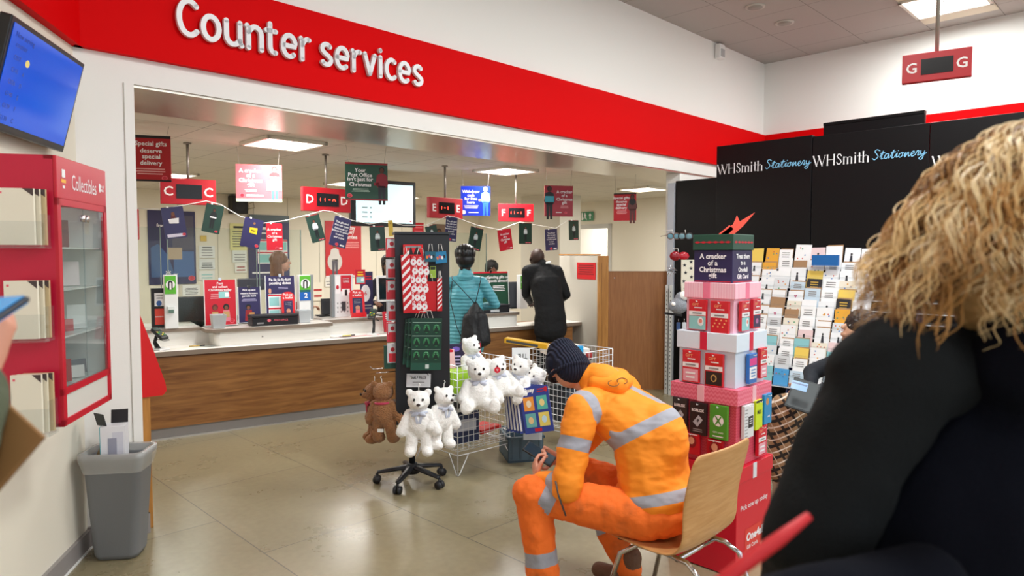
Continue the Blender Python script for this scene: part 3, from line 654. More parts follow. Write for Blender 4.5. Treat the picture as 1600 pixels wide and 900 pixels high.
MB().bx((0, -.02, 0), (.82, .02, 1.39), OAKP).build('panel', t); MB().bx((0, -.024, 1.39), (.82, .024, 1.4), M('8a5a2c', .5)).build('edge_band', t); MB().cyl((.07, -.03, 1.32), (.07, -.02, 1.32), .008, CHROME).build('coat_hook', t)
# ---------- writing desk wing behind the pier
q = FL(240, 824); 
t = thing('writing_desk', 'narrow oak upright with a slanted red wing behind the white pier', 'desk', (q.x, q.y, 0), YAW-.15)
MB().bx((-.06, 0, 0), (0, .05, .80), OAKL).build('oak_upright', t, bev=.003)
def ww(u, v): p_ = PL(u, v, (q.x, q.y+.0), (math.cos(YAW-.15), math.sin(YAW-.15))); return ((p_-V((q.x, q.y, 0))).dot(V((math.cos(YAW-.15), math.sin(YAW-.15), 0))), p_.z)
o = [ww(200, 455), ww(207, 463), ww(235, 535), ww(258, 598), ww(260, 610), ww(254, 617), ww(213, 622), ww(200, 622)]
MB().prism(o, -.012, -.002, M('dd1015', .35)).build('red_wing', t)
# ---------- raised lettering on the red band
def arc(cx, cz, rx, rz, a0, a1, n=14): return [(cx+rx*math.cos(R(a0+(a1-a0)*i/n)), cz+rz*math.sin(R(a0+(a1-a0)*i/n))) for i in range(n+1)]
GLY = {'C': (.80, [arc(.52, .72, .50, .72, 48, 312, 24)]), 'o': (.84, [arc(.42, .5, .40, .5, 0, 360, 24)]),
 'u': (.80, [[(0, 1), (0, .4)]+arc(.34, .38, .34, .38, 180, 270, 8)[1:]+[(.5, .03), (.7, .2)], [(.72, 1), (.72, .12), (.80, .0)]]),
 'n': (.74, [[(-.06, 1), (.02, .9), (.02, 0)], [(.02, .72)]+arc(.4, .64, .33, .36, 130, 0, 9)+[(.73, 0)]]),
 't': (.48, [[(.12, 1.32), (.12, .32)]+arc(.36, .3, .24, .3, 180, 285, 6), [(-.08, 1), (.44, 1)]]),
 'e': (.78, [[(.03, .5), (.76, .5)]+arc(.40, .54, .37, .46, 0, 180, 12)[1:]+arc(.40, .46, .38, .46, 180, 310, 10)]),
 'r': (.46, [[(-.04, 1), (.03, .9), (.03, 0)], [(.03, .68)]+arc(.38, .62, .32, .38, 145, 75, 6)]),
 's': (.60, [arc(.32, .76, .28, .24, 35, 200, 9)+[(.2, .56), (.42, .45)]+arc(.32, .25, .29, .25, 20, -145, 9)]),
 'v': (.72, [[(0, 1), (.34, 0)], [(.34, 0), (.70, 1)]]), 'i': (.10, [[(.03, 1), (.03, 0)], [(.03, 1.34), (.03, 1.37)]]),
 'c': (.64, [arc(.40, .5, .38, .5, 52, 308, 18)])}
def stroke(mb, pts, wd, y0, y1, m):
    n = len(pts); Lf = []; Rt = []
    closed = (V(pts[0])-V(pts[-1])).length < 1e-4
    for i, p in enumerate(pts):
        a = pts[i-1] if i else (pts[-2] if closed else p); b = pts[i+1] if i < n-1 else (pts[1] if closed else p)
        d = (V(b)-V(a)).normalized(); nn = V((-d[1], d[0])); Lf.append(V(p)+nn*wd); Rt.append(V(p)-nn*wd)
    vs = []; fs = []
    for l, r in zip(Lf, Rt): vs += [(l[0], y0, l[1]), (r[0], y0, r[1]), (l[0], y1, l[1]), (r[0], y1, r[1])]
    for i in range(n-1): a = 4*i; b = a+4; fs += [(a, b, b+1, a+1), (a+2, a+3, b+3, b+2), (a, a+2, b+2, b), (a+1, b+1, b+3, a+3)]
    mb.add(vs, fs, m)
    if not closed:
        for p in (pts[0], pts[-1]): mb.prism([(p[0]+wd*math.cos(PI*k/8), p[1]+wd*math.sin(PI*k/8)) for k in range(16)], y0, y1, m)
bp0 = TN(T0, N0-.045)
def bandc(u, v): p = PL(u, v, bp0, TA); return (p-bp0).dot(TA), p.z
xa_, za_ = bandc(277, 57); xb_, zb_ = bandc(655, 129)
word = 'Counter services'; gap = .36; adv = 0; pos = []
for ch in word:
    if ch == ' ': adv += .42; continue
    pos.append((ch, adv)); adv += GLY[ch][0]+gap
sc = (xb_-xa_)/(adv-gap); 
_, zt = bandc(291, 6); xh = (zt-za_-.0)/1.44*.97
t = thing('wall_lettering', 'white raised lettering on the red band reading Counter services', 'lettering', bp0, YAW)
t.location = bp0+TA*xa_; LW = M('e9e9ec', .35)
for ch, a in pos:
    mb = MB(); mb.X = Matrix.Translation((a*sc, 0, (za_+zb_)/2-.004)) @ Matrix.Diagonal((sc, 1, xh, 1))
    for st in GLY[ch][1]:
        m2 = MB(); 
        pts = [(x*sc, z*xh) for x, z in st]; mb2X = mb.X; mb.X = Matrix.Translation((a*sc, 0, (za_+zb_)/2-.004)); stroke(mb, pts, .0150, -.032, -.008, LW)
    mb.build('letter_'+('cap' if ch == 'C' else 'small'), t)
# ---------- lettered counter signs hanging from the ceiling
def counter_sign(letter, u0, v0, u1, v1, Y, yaw, label, zc=CI, digits=None, polev=None, redc='ae1320'):
    p = P(u0, (v0+v1)/2, Y); d = V((math.cos(yaw), math.sin(yaw), 0)); a = PL(u0, v0, p, d); b = PL(u1, v1, p, d)
    w = (b-a).to_2d().length; h = a.z-PL(u0, v1, p, d).z; c = (a+b)/2; c.z = (a.z+PL(u0, v1, p, d).z)/2
    t = thing('counter_sign', label, 'sign', c, yaw, 'lettered counter signs')
    MB().bx((-w/2, 0, -h/2), (w/2, .05, h/2), M(redc, .4)).build('panel', t, bev=.004)
    dp = MB().bx((-w*.22, -.004, -h*.27), (w*.24, -.001, h*.27), M('0d0a0d', .25)).build('display', t)
    for s in (-1, 1):
        mb = MB(); mb.text(letter, s*w*.36, 0, h*.5, M('efe9e6', .5), -.0015, bold=.015); mb.build('letter', t)
    if digits:
        mb = MB(); lm = M('ff3322', .5, emit=6)
        for i, dg in enumerate(digits):
            x = -w*.15+i*w*.095
            if dg == '1': mb.rect(x-.003, -h*.07, x+.003, h*.07, lm, -.0055)
            elif dg == '-': mb.rect(x-.01, -.003, x+.01, .003, lm, -.0055)
            else: mb.add([(q[0], -.0055, q[1]) for q in arc(x, -h*.05, w*.035, h*.1, 0, 180, 8)+arc(x, -h*.05, w*.022, h*.06, 180, 0, 8)], [tuple(range(18))], lm)
        mb.build('red_digits', dp)
    MB().cyl((0, .025, h/2), (0, .025, zc-c.z-.002), .012, M('9a948c', .4, .5)).cyl((0, .025, zc-c.z-.014), (0, .025, zc-c.z-.001), .035, M('9a948c', .4, .5)).build('pole', t)
    return c
sC = counter_sign('C', 250, 277, 338, 318, 6.05, R(32), 'red hanging counter sign with two white letters C')
sD = counter_sign('D', 473, 291, 548, 329, 6.7, R(45), 'red hanging counter sign with two white letters D and lit red digits', digits='11-0')
sE = counter_sign('E', 671, 307, 723, 340, 7.6, R(45), 'red hanging counter sign with two white letters E and lit red digits', digits='1-1')
sF = counter_sign('F', 779, 318, 834, 346, 8.5, R(14), 'red hanging counter sign with two white letters F and lit red digits', digits='11-1')
counter_sign('G', 1410, 87, 1518, 131, 4.6, R(-33), 'red hanging counter sign with two white letters G over the stationery unit', zc=CE, redc='b5121c')
# ---------- hanging posters (two threads each)
def hang(u0, v0, u1, v1, Y, yaw, draw, mat, label, th=.008):
    def pr(t, w, h):
        zc = CI-t.location.z
        for s in (-1, 1): MB().cyl((s*w*.42, 0, h/2), (s*w*.47, 0, zc-.002), .0015, M('8a8580', .6), seg=5).build('thread', t)
    return board('hanging_poster', label, 'poster', u0, v0, u1, v1, draw, Y=Y, yaw=yaw, th=th, mat=mat, group='posters hanging from the low ceiling', parts=pr)
def h1(mb, w, h):
    mb.bx((-w/2, -.002, h*.44), (w/2, 0, h/2), BLK); mb.bx((-w/2, -.002, -h/2), (w/2, 0, -h*.46), BLK)
    paras(mb, ['Special gifts', 'deserve', 'special', 'delivery'], w*.09, h*.38, h*.14, h*.112, WPRINT); lines(mb, -w*.26, w*.38, -h*.36, -h*.2, 3, M('e6a5a5', .5)); logo(mb, w*.36, -h*.42, w*.05); mb.disc(-w*.45, 0, w*.09, h*.3, BLK, E1)
hang(190, 211, 268, 283, 5.3, R(18), h1, M('b0141f', .35), 'crimson hanging poster about special delivery cut off by the white pier')
def h2(mb, w, h):
    mb.rect(-w/2, -h/2, w/2, -h*.42, M('c9e0b8', .5), E1); paras(mb, ['A cracker', 'of a', 'Christmas', 'gift'], -w*.18, h*.4, h*.13, h*.12, WPRINT, bold=.03); lines(mb, -w*.32, -w*.04, -h*.24, -h*.16, 2, WPRINT)
    logo(mb, -w*.37, -h*.33, w*.045); mb.rect(-w*.28, -h*.36, w*.1, -h*.31, WPRINT, E1); figure(mb, w*.34, -h*.46, h*.92, M('8b2a30', .5), SKIN2, M('4b6f94', .5), WPRINT)
    mb.rect(w*.16, -h*.2, w*.49, h*.08, WPRINT, E1*3)
hang(368, 257, 441, 315, 6.4, R(15), h2, M('f0626a', .25, var=.12, vscale=3), 'red hanging poster with painted-in glare and a person holding a white box')  # red lightened to pink: glare of reflected light put into the colour
def h3(mb, w, h):
    mb.bx((-w/2, -.002, h*.45), (w/2, 0, h/2), M('9a1d26', .4)); mb.bx((-w/2, -.002, -h/2), (w/2, 0, -h*.46), M('9a1d26', .4))
    paras(mb, ['Your', 'Post Office', "isn't just for", 'Christmas'], -w*.15, h*.36, h*.125, h*.115, WPRINT); lines(mb, -w*.36, w*.08, -h*.28, -h*.18, 3, M('a9c0b0', .5)); logo(mb, -w*.4, -h*.38, w*.05)
    figure(mb, w*.36, -h*.6, h*1.0, M('8e2430', .5), M('5b3527', .6), M('2b2b33', .5)); mb.rect(w*.17, -h*.1, w*.3, -h*.02, M('8e2430', .5), E1)
hang(539, 254, 606, 313, 6.3, R(20), h3, GREEN, 'green hanging poster about the post office with a person in red')
def h4(mb, w, h):
    paras(mb, ['Withdraw', 'cash', 'for free', 'here'], -w*.16, h*.38, h*.12, h*.115, WPRINT, bold=.03); lines(mb, -w*.4, w*.1, -h*.26, -h*.14, 3, WPRINT); mb.disc(-w*.4, -h*.38, w*.07, h*.07, WPRINT, E1); lines(mb, -w*.26, w*.12, -h*.42, -h*.36, 1, WPRINT)
    mb.rect(w*.1, 0, w*.24, h*.06, M('e9c46a', .5), E1); figure(mb, w*.34, -h*.5, h*.98, M('7fb8cc', .5), M('f0cf9a', .6), M('2f6fb5', .5), hair=M('e8c470', .6))
hang(720, 291, 766, 337, 8.2, R(5), h4, M('1633c4', .3), 'bright blue hanging poster about withdrawing cash with a person in pale blue')
def h5(mb, w, h):
    paras(mb, ['A cracker', 'of a', 'Christmas', 'gift'], w*.2, h*.36, h*.12, h*.11, WPRINT); lines(mb, w*.05, w*.35, -h*.24, -h*.14, 2, M('e8a0a0', .5)); figure(mb, -w*.33, -h*.6, h*1.08, M('232028', .5), M('4d2f25', .6), BLK, hold=M('46b4cc', .5)); logo(mb, w*.25, -h*.38, w*.04); lines(mb, -w*.1, w*.1, -h*.4, -h*.34, 1, WPRINT)
hang(851, 290, 895, 338, 8.0, R(12), h5, M('a8152a', .4), 'dark red hanging poster with a person on its left holding a blue box')
def h6(mb, w, h):
    mb.bx((-w/2, -.002, h*.46), (w/2, 0, h/2), BLK); paras(mb, ['Special gifts', 'deserve', 'special', 'delivery'], -w*.16, h*.38, h*.12, h*.105, WPRINT); lines(mb, -w*.38, w*.1, -h*.26, -h*.12, 3, M('e8a0a0', .5)); figure(mb, w*.33, -h*.6, h*1.05, M('5a2e2c', .5), M('4d2f25', .6), M('5a2e2c', .5)); mb.disc(w*.33, h*.2, w*.13, h*.14, BLK, E1*1.1)
hang(959, 302, 994, 345, 8.1, R(-15), h6, M('b01824', .4), 'red hanging poster nearest the stationery unit with a person on its right')
# ---------- bunting
bd = V((sF.x-sC.x, sF.y-sC.y, 0)).normalized(); bn = V((bd.y, -bd.x, 0)); bp_ = V((sC.x, sC.y, 0))+bn*.36
def BU(u, v): return PL(u, v, bp_, bd)
sp = [(196, 325), (250, 327), (292, 320), (322, 314), (345, 320), (375, 338), (410, 349), (445, 345), (480, 336), (505, 329), (520, 331), (548, 344), (577, 350), (607, 346), (630, 352), (665, 352), (690, 342), (700, 337), (716, 341), (745, 352), (780, 359), (812, 347), (840, 352), (868, 357), (889, 343)]
t = thing('bunting_string', 'white bunting string looping below the lettered counter signs', 'string', (0, 0, 0)); MB().tube([BU(u, v) for u, v in sp], .004, M('e9e6df', .7), 6).build('string', t)
t2 = tag(bpy.data.objects['bunting_string'], 'white bunting string looping below the lettered counter signs')
def cardthing(u0, v0, u1, v1, kind, roll, label):
    off = .008
    m = {'g': M('1d3d30', .3), 'n': M('2d2758', .3), 'r': M('cf142b', .35), 'y': M('e3bf4e', .5), 'k': M('6b4a44', .5)}[kind[0]]
    def d(mb, w, h):
        k = kind
        if k == 'nx': mb.poly([(-w*.22, -h*.02), (w*.2, -h*.04), (w*.24, h*.14), (-w*.25, h*.12)], WPRINT, E1); mb.disc(0, h*.27, w*.08, h*.07, SKIN1, E1); mb.poly([(-w*.14, h*.1), (w*.14, h*.1), (w*.08, h*.24), (-w*.08, h*.24)], M('5a1b24', .5), E1*.8); mb.rect(-w*.4, -h*.46, w*.4, -h*.36, M('d9d4e8', .3), E1); logo(mb, w*.36, -h*.4, w*.07)
        elif k == 'ny': mb.poly([(-w*.14, 0), (w*.26, -h*.02), (w*.24, h*.2), (-w*.16, h*.18)], YEL, E1); mb.text('M&S', w*.05, h*.09, h*.08, BLK, E1*1.4); logo(mb, w*.35, -h*.4, w*.08); mb.disc(w*.04, h*.34, w*.06, h*.04, M('8d6040', .5), E1)
        elif k == 'nt': paras(mb, ['The gift card', 'that can open', 'thousands of', 'brands to spend', 'in-store', 'and online'], 0, h*.36, h*.1, h*.075, WPRINT, bold=.0); logo(mb, -w*.05, -h*.42, w*.08); mb.rect(w*.14, -h*.45, w*.4, -h*.4, WPRINT, E1)
        elif k == 'r': paras(mb, ['A cracker', 'of a', 'Christmas', 'gift'], 0, h*.34, h*.13, h*.11, WPRINT); logo(mb, w*.12, -h*.42, w*.08); mb.rect(w*.26, -h*.44, w*.44, -h*.4, WPRINT, E1)
        elif k == 'g': figure(mb, 0, -h*.36, h*.68, M('c8cdd0', .5), SKIN1, M('14181c', .5), hold=M('d9e4e6', .5)); mb.rect(w*.0, -h*.46, w*.18, -h*.42, PINK, E1); mb.rect(w*.22, -h*.46, w*.4, -h*.42, PINK, E1); mb.rect(-w*.5+.01, h*.47, w*.5-.01, h*.5, M('9a3038', .5), E1)
        elif k == 'gd': figure(mb, 0, -h*.34, h*.7, M('171c1e', .5), M('5b3527', .6), M('171c1e', .5)); mb.rect(-w*.18, h*.02, w*.18, h*.07, WPRINT, E1*2); logo(mb, w*.3, -h*.42, w*.07)
        elif k == 'y': mb.disc(0, h*.3, w*.2, h*.06, M('b98d2e', .5), E1)
        else: mb.disc(0, h*.1, w*.25, h*.2, M('3a2b2a', .5), E1); lines(mb, -w*.4, w*.4, -h*.4, -h*.2, 2, CREAM)
    def pr(t, w, h): MB().bx((-w*.25, -.003, h/2-.006), (-w*.15, .006, h/2+.008), WHT).build('peg', t)
    o = board('bunting_card', label, 'bunting card', u0, v0, u1, v1, d, plane=(bp_+bn*off, bd), th=.003, mat=m, rad=.008 if kind != 'y' else 0, group='printed cards pegged along the bunting string', roll=roll, parts=pr)
for a in [(254, 323, 290, 372, 'nx', .13, 'navy bunting card with a white patch, furthest left on the string'), (318, 319, 347, 364, 'gd', -.2, 'dark green bunting card below the counter sign C'), (378, 341, 409, 387, 'ny', -.2, 'navy bunting card with a small yellow patch'), (416, 349, 442, 391, 'r', .02, 'red bunting card above the brown haired clerk'),
          (482, 335, 504, 378, 'g', .27, 'green bunting card tilted right below the counter sign D'), (518, 339, 545, 386, 'nt', -.25, 'navy text bunting card tilted against the red wall poster'), (578, 353, 602, 392, 'g', .05, 'green bunting card below the pale blue hanging screen'), (607, 344, 614, 369, 'y', .05, 'narrow yellow tag hanging on the bunting string'),
          (666, 352, 684, 375, 'g', .25, 'green bunting card half hidden behind the top of spinner rack'), (696, 339, 714, 377, 'nt', -.08, 'grey navy text bunting card below the counter sign E'), (733, 355, 753, 391, 'g', -.2, 'green bunting card tilted beside the round wall clock'),
          (779, 358, 800, 391, 'r', .16, 'red bunting card tilted below the counter sign F'), (811, 348, 831, 381, 'g', .0, 'green bunting card hanging from the corner of counter sign F'), (852, 358, 871, 391, 'nt', .06, 'navy text bunting card above the man in black'), (889, 344, 904, 375, 'g', .03, 'green bunting card furthest right on the string')]:
    cardthing(*a)
# ---------- things on the back wall
BW = (TN(0, NB-.02), TA)
def bwall(name, label, cat, u0, v0, u1, v1, draw, mat, **k): return board(name, label, cat, u0, v0, u1, v1, draw, plane=BW, mat=mat, **k)
def b1(mb, w, h):
    mb.text('from here', -w*.12, h*.3, h*.06, WPRINT, E1); mb.poly([(-w*.45, -h*.4), (w*.05, -h*.4), (-w*.1, -h*.1), (-w*.3, h*.05), (-w*.45, h*.0)], M('3c5a8c', .4), E1)
    mb.rect(w*.02, -h*.4, w*.46, -h*.05, M('45659c', .3), E1); mb.rect(w*.0, -h*.03, w*.46, h*.44, M('4a4358', .4), E1); mb.rect(-w*.12, h*.0-h*.16, w*.2, h*.0, M('b9a48c', .6), E1*2); lines(mb, -w*.06, w*.14, -h*.12, -h*.04, 3, M('5a4a3c', .5)); logo(mb, w*.4, -h*.42, w*.06, PINK)
    mb.text('*', -w*.1, -h*.34, h*.16, WPRINT, E1*2); mb.text('star', w*.06, -h*.36, h*.04, WPRINT, E1*2)
bwall('wall_poster', 'large navy travel poster on the back wall behind the first bunting card', 'poster', 230, 328, 307, 443, b1, NAVY)
def b2(mb, w, h): paras(mb, ['their', 'king', 'big', 'gift', 'ds'], w*.1, h*.4, h*.12, h*.12, WPRINT); logo(mb, w*.3, -h*.4, w*.12)
bwall('wall_poster', 'red poster on the back wall half hidden by the white pier', 'poster', 188, 325, 218, 375, b2, M('d31a2e', .4), rad=.03)
def b3(mb, w, h): lines(mb, -w*.3, w*.3, h*.26, h*.34, 1, WPRINT); mb.rect(-w*.3, h*.22, w*.1, h*.24, WPRINT, E1); table(mb, -w*.28, -h*.22, w*.45, h*.14, 2); lines(mb, -w*.42, w*.1, -h*.38, -h*.33, 1, WPRINT); logo(mb, w*.34, -h*.27, w*.08); mb.rect(-w/2, h*.4, w/2, h/2, M('5b6a72', .4), E1)
bwall('wall_poster', 'tall navy timetable poster on the back wall behind the brown haired clerk', 'poster', 387, 335, 453, 440, b3, M('3a3560', .4))
def b4(mb, w, h):
    paras(mb, ['Monday', 'money', 'guarantee'], w*.12, h*.42, h*.085, h*.08, WPRINT); lines(mb, w*.0, w*.44, h*.02, h*.14, 4, M('f0a8a8', .5)); mb.disc(-w*.25, -h*.22, w*.2, h*.17, M('cfcac6', .5), E1); figure(mb, -w*.25, -h*.48, h*.6, M('d6d1cd', .5), SKIN1, M('5a5660', .5), y=E1*1.5); mb.rect(-w/2, -h/2, w/2, -h*.47, WPRINT, E1)
bwall('wall_poster', 'tall red money guarantee poster on the back wall below the green hanging poster', 'poster', 508, 345, 565, 432, b4, M('c92c34', .4))
def pl(n, m=GRY, head=None):
    def f(mb, w, h):
        lines(mb, -w*.38, w*.38, -h*.4, h*.25, n, m, .35)
        if head: mb.rect(-w*.3, h*.32, w*.3, h*.4, head, E1)
    return f
for a in [(311, 384, 336, 403, pl(3, GRY, BLK), 'e4e6e6', 'upper white printed notice beside the large travel poster'), (311, 405, 336, 421, pl(3, BLK), 'dfe2e4', 'middle white printed notice with a black mark beside travel poster'), (311, 423, 336, 438, pl(2, TEAL), 'e6e6e4', 'lower white notice of the column beside the travel poster'), (313, 368, 323, 377, pl(2, YEL), 'd9b64a', 'small yellow note above the white notices on the back wall'),
          (359, 349, 386, 391, pl(7, M('5a5a50', .5), BLK), 'e3df9e', 'pale yellow notice behind the navy bunting card'), (363, 391, 386, 410, pl(3, GRY), 'e3e6e4', 'white notice under the pale yellow notice'), (367, 411, 386, 426, pl(2, M('a03030', .5)), 'ecebe6', 'small white notice with red print under the other white notice'),
          (200, 398, 214, 412, pl(2, BLK), 'e6e6e2', 'upper small white notice by the white pier on the back wall'), (200, 414, 214, 428, pl(2, GRY), 'e9e9e5', 'lower small white notice by the white pier on the back wall'), (285, 445, 313, 462, pl(5, BLK), 'eeeeee', 'white notice with black dots above the office chair'), (487, 441, 506, 470, pl(2, M('c04040', .5)), 'efe8d8', 'cream notice on the back wall between the white counter columns'),
          (508, 434, 520, 448, pl(2, GRY), 'efece4', 'small white notice under the red money guarantee poster'), (645, 348, 662, 366, pl(2, PINK), 'c8202c', 'small red notice on the back wall below the pale screen'), (775, 430, 790, 437, pl(1, BLK), '8b8f8c', 'grey switch plate on the back wall below the red bunting card')]:
    bwall('wall_notice', a[6], 'notice', a[0], a[1], a[2], a[3], a[4], M(a[5], .6), th=.004)
def b5(mb, w, h): mb.disc(-w*.05, h*.2, w*.2, h*.14, M('2d2220', .6), E1, 14); mb.disc(-w*.05, h*.17, w*.14, h*.11, SKIN1, E1*1.4, 12); mb.poly([(-w*.35, -h*.4), (w*.3, -h*.4), (w*.2, h*.05), (-w*.28, h*.05)], M('5d4c48', .6), E1); mb.rect(-w*.2, -h*.2, w*.3, h*.0, CREAM, E1*2)
bwall('wall_poster', 'brown poster with a person behind the spinner rack top', 'poster', 676, 350, 698, 392, b5, M('7d6558', .5))
bwall('wall_poster', 'brown poster with a person above the man in black', 'poster', 801, 374, 823, 395, b5, M('7a5c50', .5))
# speaker box, clock, exit sign
p = PL(372, 320, TN(0, NB-.12), TA); t = thing('wall_speaker', 'black box speaker with trailing wires high on the back wall', 'speaker', p, YAW)
MB().bx((-.13, -.1, -.15), (.13, .1, .15), BLK).build('housing', t, bev=.01); mb = MB()
mb.tube([(.13, 0, .05), (.2, .02, -.02), (.17, .03, -.12), (.22, .05, -.2), (.15, .05, -.25)], .008, M('b5a98c', .6), 5); mb.build('wire', t); MB().tube([(.13, 0, 0), (.26, .0, .06), (.3, .02, -.03), (.18, .02, -.06)], .008, M('b5a98c', .6), 5).build('wire', t); MB().disc(0, -.03, .08, .08, M('26262b', .6), -.101).build('cone', t)
p = PL(762, 370, TN(0, NB-.02), TA); t = thing('wall_clock', 'white rounded square wall clock behind the cyclist helmet', 'clock', p, YAW)
o = []
for cx, cz, s in ((.12, .12, 0), (-.12, .12, 1), (-.12, -.12, 2), (.12, -.12, 3)): o += [(cx+.05*math.cos(PI/2*(s+k/4)), cz+.05*math.sin(PI/2*(s+k/4))) for k in range(5)]
MB().prism(o, -.05, 0, M('e9ebec', .3)).build('case', t); MB().disc(0, 0, .13, .13, M('fbfbfb', .5), -.052, 28).build('face', t)
MB().box((0, -.055, .03), (.008, .002, .08), BLK, (0, -.2, 0)).build('hand', t); MB().box((.03, -.055, -.02), (.008, .002, .1), BLK, (0, 1.1, 0)).build('hand', t); mb = MB()
for k in range(12): mb.disc(.11*math.cos(k*PI/6), .11*math.sin(k*PI/6), .008, .008, BLK, -.053, 6)
mb.build('hour_marks', t)
def ex(mb, w, h):
    mb.poly([(w*.12, h*.05), (w*.24, h*.35), (w*.36, h*.05), (w*.28, h*.05), (w*.28, -h*.35), (w*.2, -h*.35), (w*.2, h*.05)], WPRINT, E1); mb.rect(-w*.46, -h*.42, -w*.34, h*.42, WPRINT, E1)
    mb.disc(-w*.18, h*.3, w*.05, h*.09, WPRINT, E1); mb.poly([(-w*.25, h*.2), (-w*.12, h*.2), (-w*.04, h*.05), (-w*.14, h*.08), (-w*.1, -h*.1), (-w*.02, -h*.38), (-w*.08, -h*.38), (-w*.18, -h*.12), (-w*.3, -h*.35), (-w*.33, -h*.28), (-w*.2, -h*.02)], WPRINT, E1)
board('exit_sign', 'small green emergency exit sign above the bright doorway', 'sign', 908, 331, 927, 345, ex, plane=(TN(TI-.03, 0), -NA), mat=M('0c7a43', .4))
# hanging screen behind the green poster
p = P(548, 313, 7.9); d = V((math.cos(R(38)), math.sin(R(38)), 0)); a = PL(548, 275, p, d); b = PL(650, 350, p, d); w = (b-a).to_2d().length; h = a.z-PL(548, 350, p, d).z; c = (a+b)/2; c.z = a.z-h/2-.02
t = thing('hanging_screen', 'black framed ceiling screen showing a pale blue page', 'screen', c, R(38))
MB().bx((-w/2, 0, -h/2), (w/2, .06, h/2), BLK).build('housing', t, bev=.008)
sc_ = MB().bx((-w*.43, -.003, -h*.42), (w*.45, -.001, h*.42), M('d6eef2', .3, emit=.5)).build('display', t); mb = MB()
for i in range(3): mb.rect(-w*.34, -h*(.12+.1*i), -w*.26, -h*(.09+.1*i), M('b9cdd4', .5), -.0035); mb.rect(-w*.22, -h*(.12+.1*i), -w*.2, -h*(.09+.1*i), M('5a6a70', .5), -.0035)
mb.disc(w*.41, -h*.37, w*.015, h*.02, PINK, -.0035); mb.build('page_marks', sc_); MB().cyl((0, .03, h/2), (0, .03, CI-c.z-.002), .018, BLK).build('pole', t)
# ---------- left wall: tilted television
def LW_(s, o, z): return cor+LD*s+LO*o+V((0, 0, z))
fp = LW_(0, .15, 0)
def lw(u, v, o): p = PL(u, v, LW_(0, o, 0), LD); return (p-cor).dot(LD), p.z
a0 = lw(17, 22, .16); a1 = lw(130, 102, .16); b1_ = lw(115, 242, .07)
tvw = a0[0]-a1[0]; 
mid = LW_((a0[0]+a1[0])/2+.015, .12, (a0[1]+a1[1])/2-.215)
ty = math.atan2(-LD.y, -LD.x)    # right along -LD as seen from the room
def seen(loc): return ty
t = thing('wall_television', 'blue lit television tilted forward high on the left wall', 'television', mid, rot=Euler((R(14), 0, ty), 'XYZ'))
hh = .44; MB().bx((-tvw/2, 0, -hh/2), (tvw/2, .045, hh/2), M('111114', .3)).build('housing', t, bev=.005)
q = NT('tv_screen'); g = q.n('TexNoise'); g.inputs['Scale'].default_value = 1.4; q.l(q.tc.outputs['Object'], g.inputs['Vector'])
q.l(q.mix(g.outputs['Fac'], rgb('0442c4'), rgb('0f66ee')), q.b.inputs['Emission Color']); q.b.inputs['Base Color'].default_value = rgb('05102a'); q.b.inputs['Roughness'].default_value = .12; q.b.inputs['Emission Strength'].default_value = .66
sc_ = MB().bx((-tvw/2+.022, -.003, -hh/2+.03), (tvw/2-.022, -.001, hh/2-.022), q.m).build('screen', t); mb = MB(); dk = M('0a2a7a', .4, emit=.05)
mb.text('Now serving', -tvw*.32, hh*.36, .03, dk, -.0036); mb.text('counter', -tvw*.34, hh*.28, .03, dk, -.0036)
for i, (s1, s2) in enumerate((('C057', ''), ('G141', 'A'), ('C056', 'D'), ('G140', 'E'), ('G139', 'F'), ('G138', 'C'))): z = hh*(.17-.11*i); mb.text(s1, -tvw*.36, z, .026, dk, -.0036); 
mb.disc(-tvw*.24, hh*.17, .018, .015, M('c9b45a', .4, emit=.4), -.0036)
for i, s2 in enumerate('ADEFC'): mb.text(s2, -tvw*.26, hh*(.06-.11*i), .026, dk, -.0036)
mb.build('page_text', sc_)
MB().bx((-.1, .045, -.1), (.1, .10, .05), BLK).build('wall_bracket', t)
# ---------- collectibles cabinet on the left wall (local x away from the camera, -y out of the wall)
nc = V((-1.67, 2.5, 0)); cs_ = (nc-cor).dot(LD); co_ = (nc-cor).dot(LO)
CR = M('c60a2c', .35); CRD = M('a80a22', .4); dp = co_
cab = thing('display_cabinet', 'red wall cabinet of collectibles with a glass door and leaflet pockets', 'cabinet', LW_(cs_, 0, .96), ty)
W_, Hh = .50, 1.0; mb = MB()
mb.bx((0, -dp, 0), (.015, -.003, Hh), M('c8103a', .4)).bx((W_-.015, -dp, 0), (W_, -.003, Hh), CR).bx((0, -dp, Hh-.015), (W_, -dp+.03, Hh), CRD).bx((0, -.03, Hh-.015), (W_, -.003, Hh), CRD).bx((0, -dp, 0), (W_, -.003, .015), CRD)
mb.bx((.016, -.02, .016), (W_-.016, -.004, Hh-.016), M('f2f4f2', .5)).bx((W_-.017, -dp+.006, .12), (W_-.0155, -.02, .84), M('e8ecea', .4)).bx((.0155, -dp+.006, .12), (.017, -.02, .84), M('e8ecea', .4)).bx((.015, -dp+.004, .10), (W_-.015, -.02, .115), M('dfe0dd', .4)); mb.build('carcass', cab, bev=.003)
MB().bx((.0, -dp-.012, .845), (W_, -dp, Hh), CR).build('header_panel', cab, bev=.003)
mb = MB(); mb.text('Collectibles', W_*.52, .915, .085, WPRINT, -dp-.013, w=.25, bold=.0); mb.build('header_title', cab); mb = MB(); mb.rect(.045, .925, .075, .955, WPRINT, -dp-.013); mb.rect(.04, .905, .08, .918, M('f0b020', .4), -dp-.013); mb.rect(.05, .885, .07, .895, WPRINT, -dp-.013); mb.build('header_emblem', cab); mb = MB(); mb.disc(W_-.075, .92, .012, .02, WPRINT, -dp-.013, 10); mb.text('Royal\nMail', W_-.045, .92, .018, WPRINT, -dp-.013); mb.build('header_emblem', cab)
mb = MB()
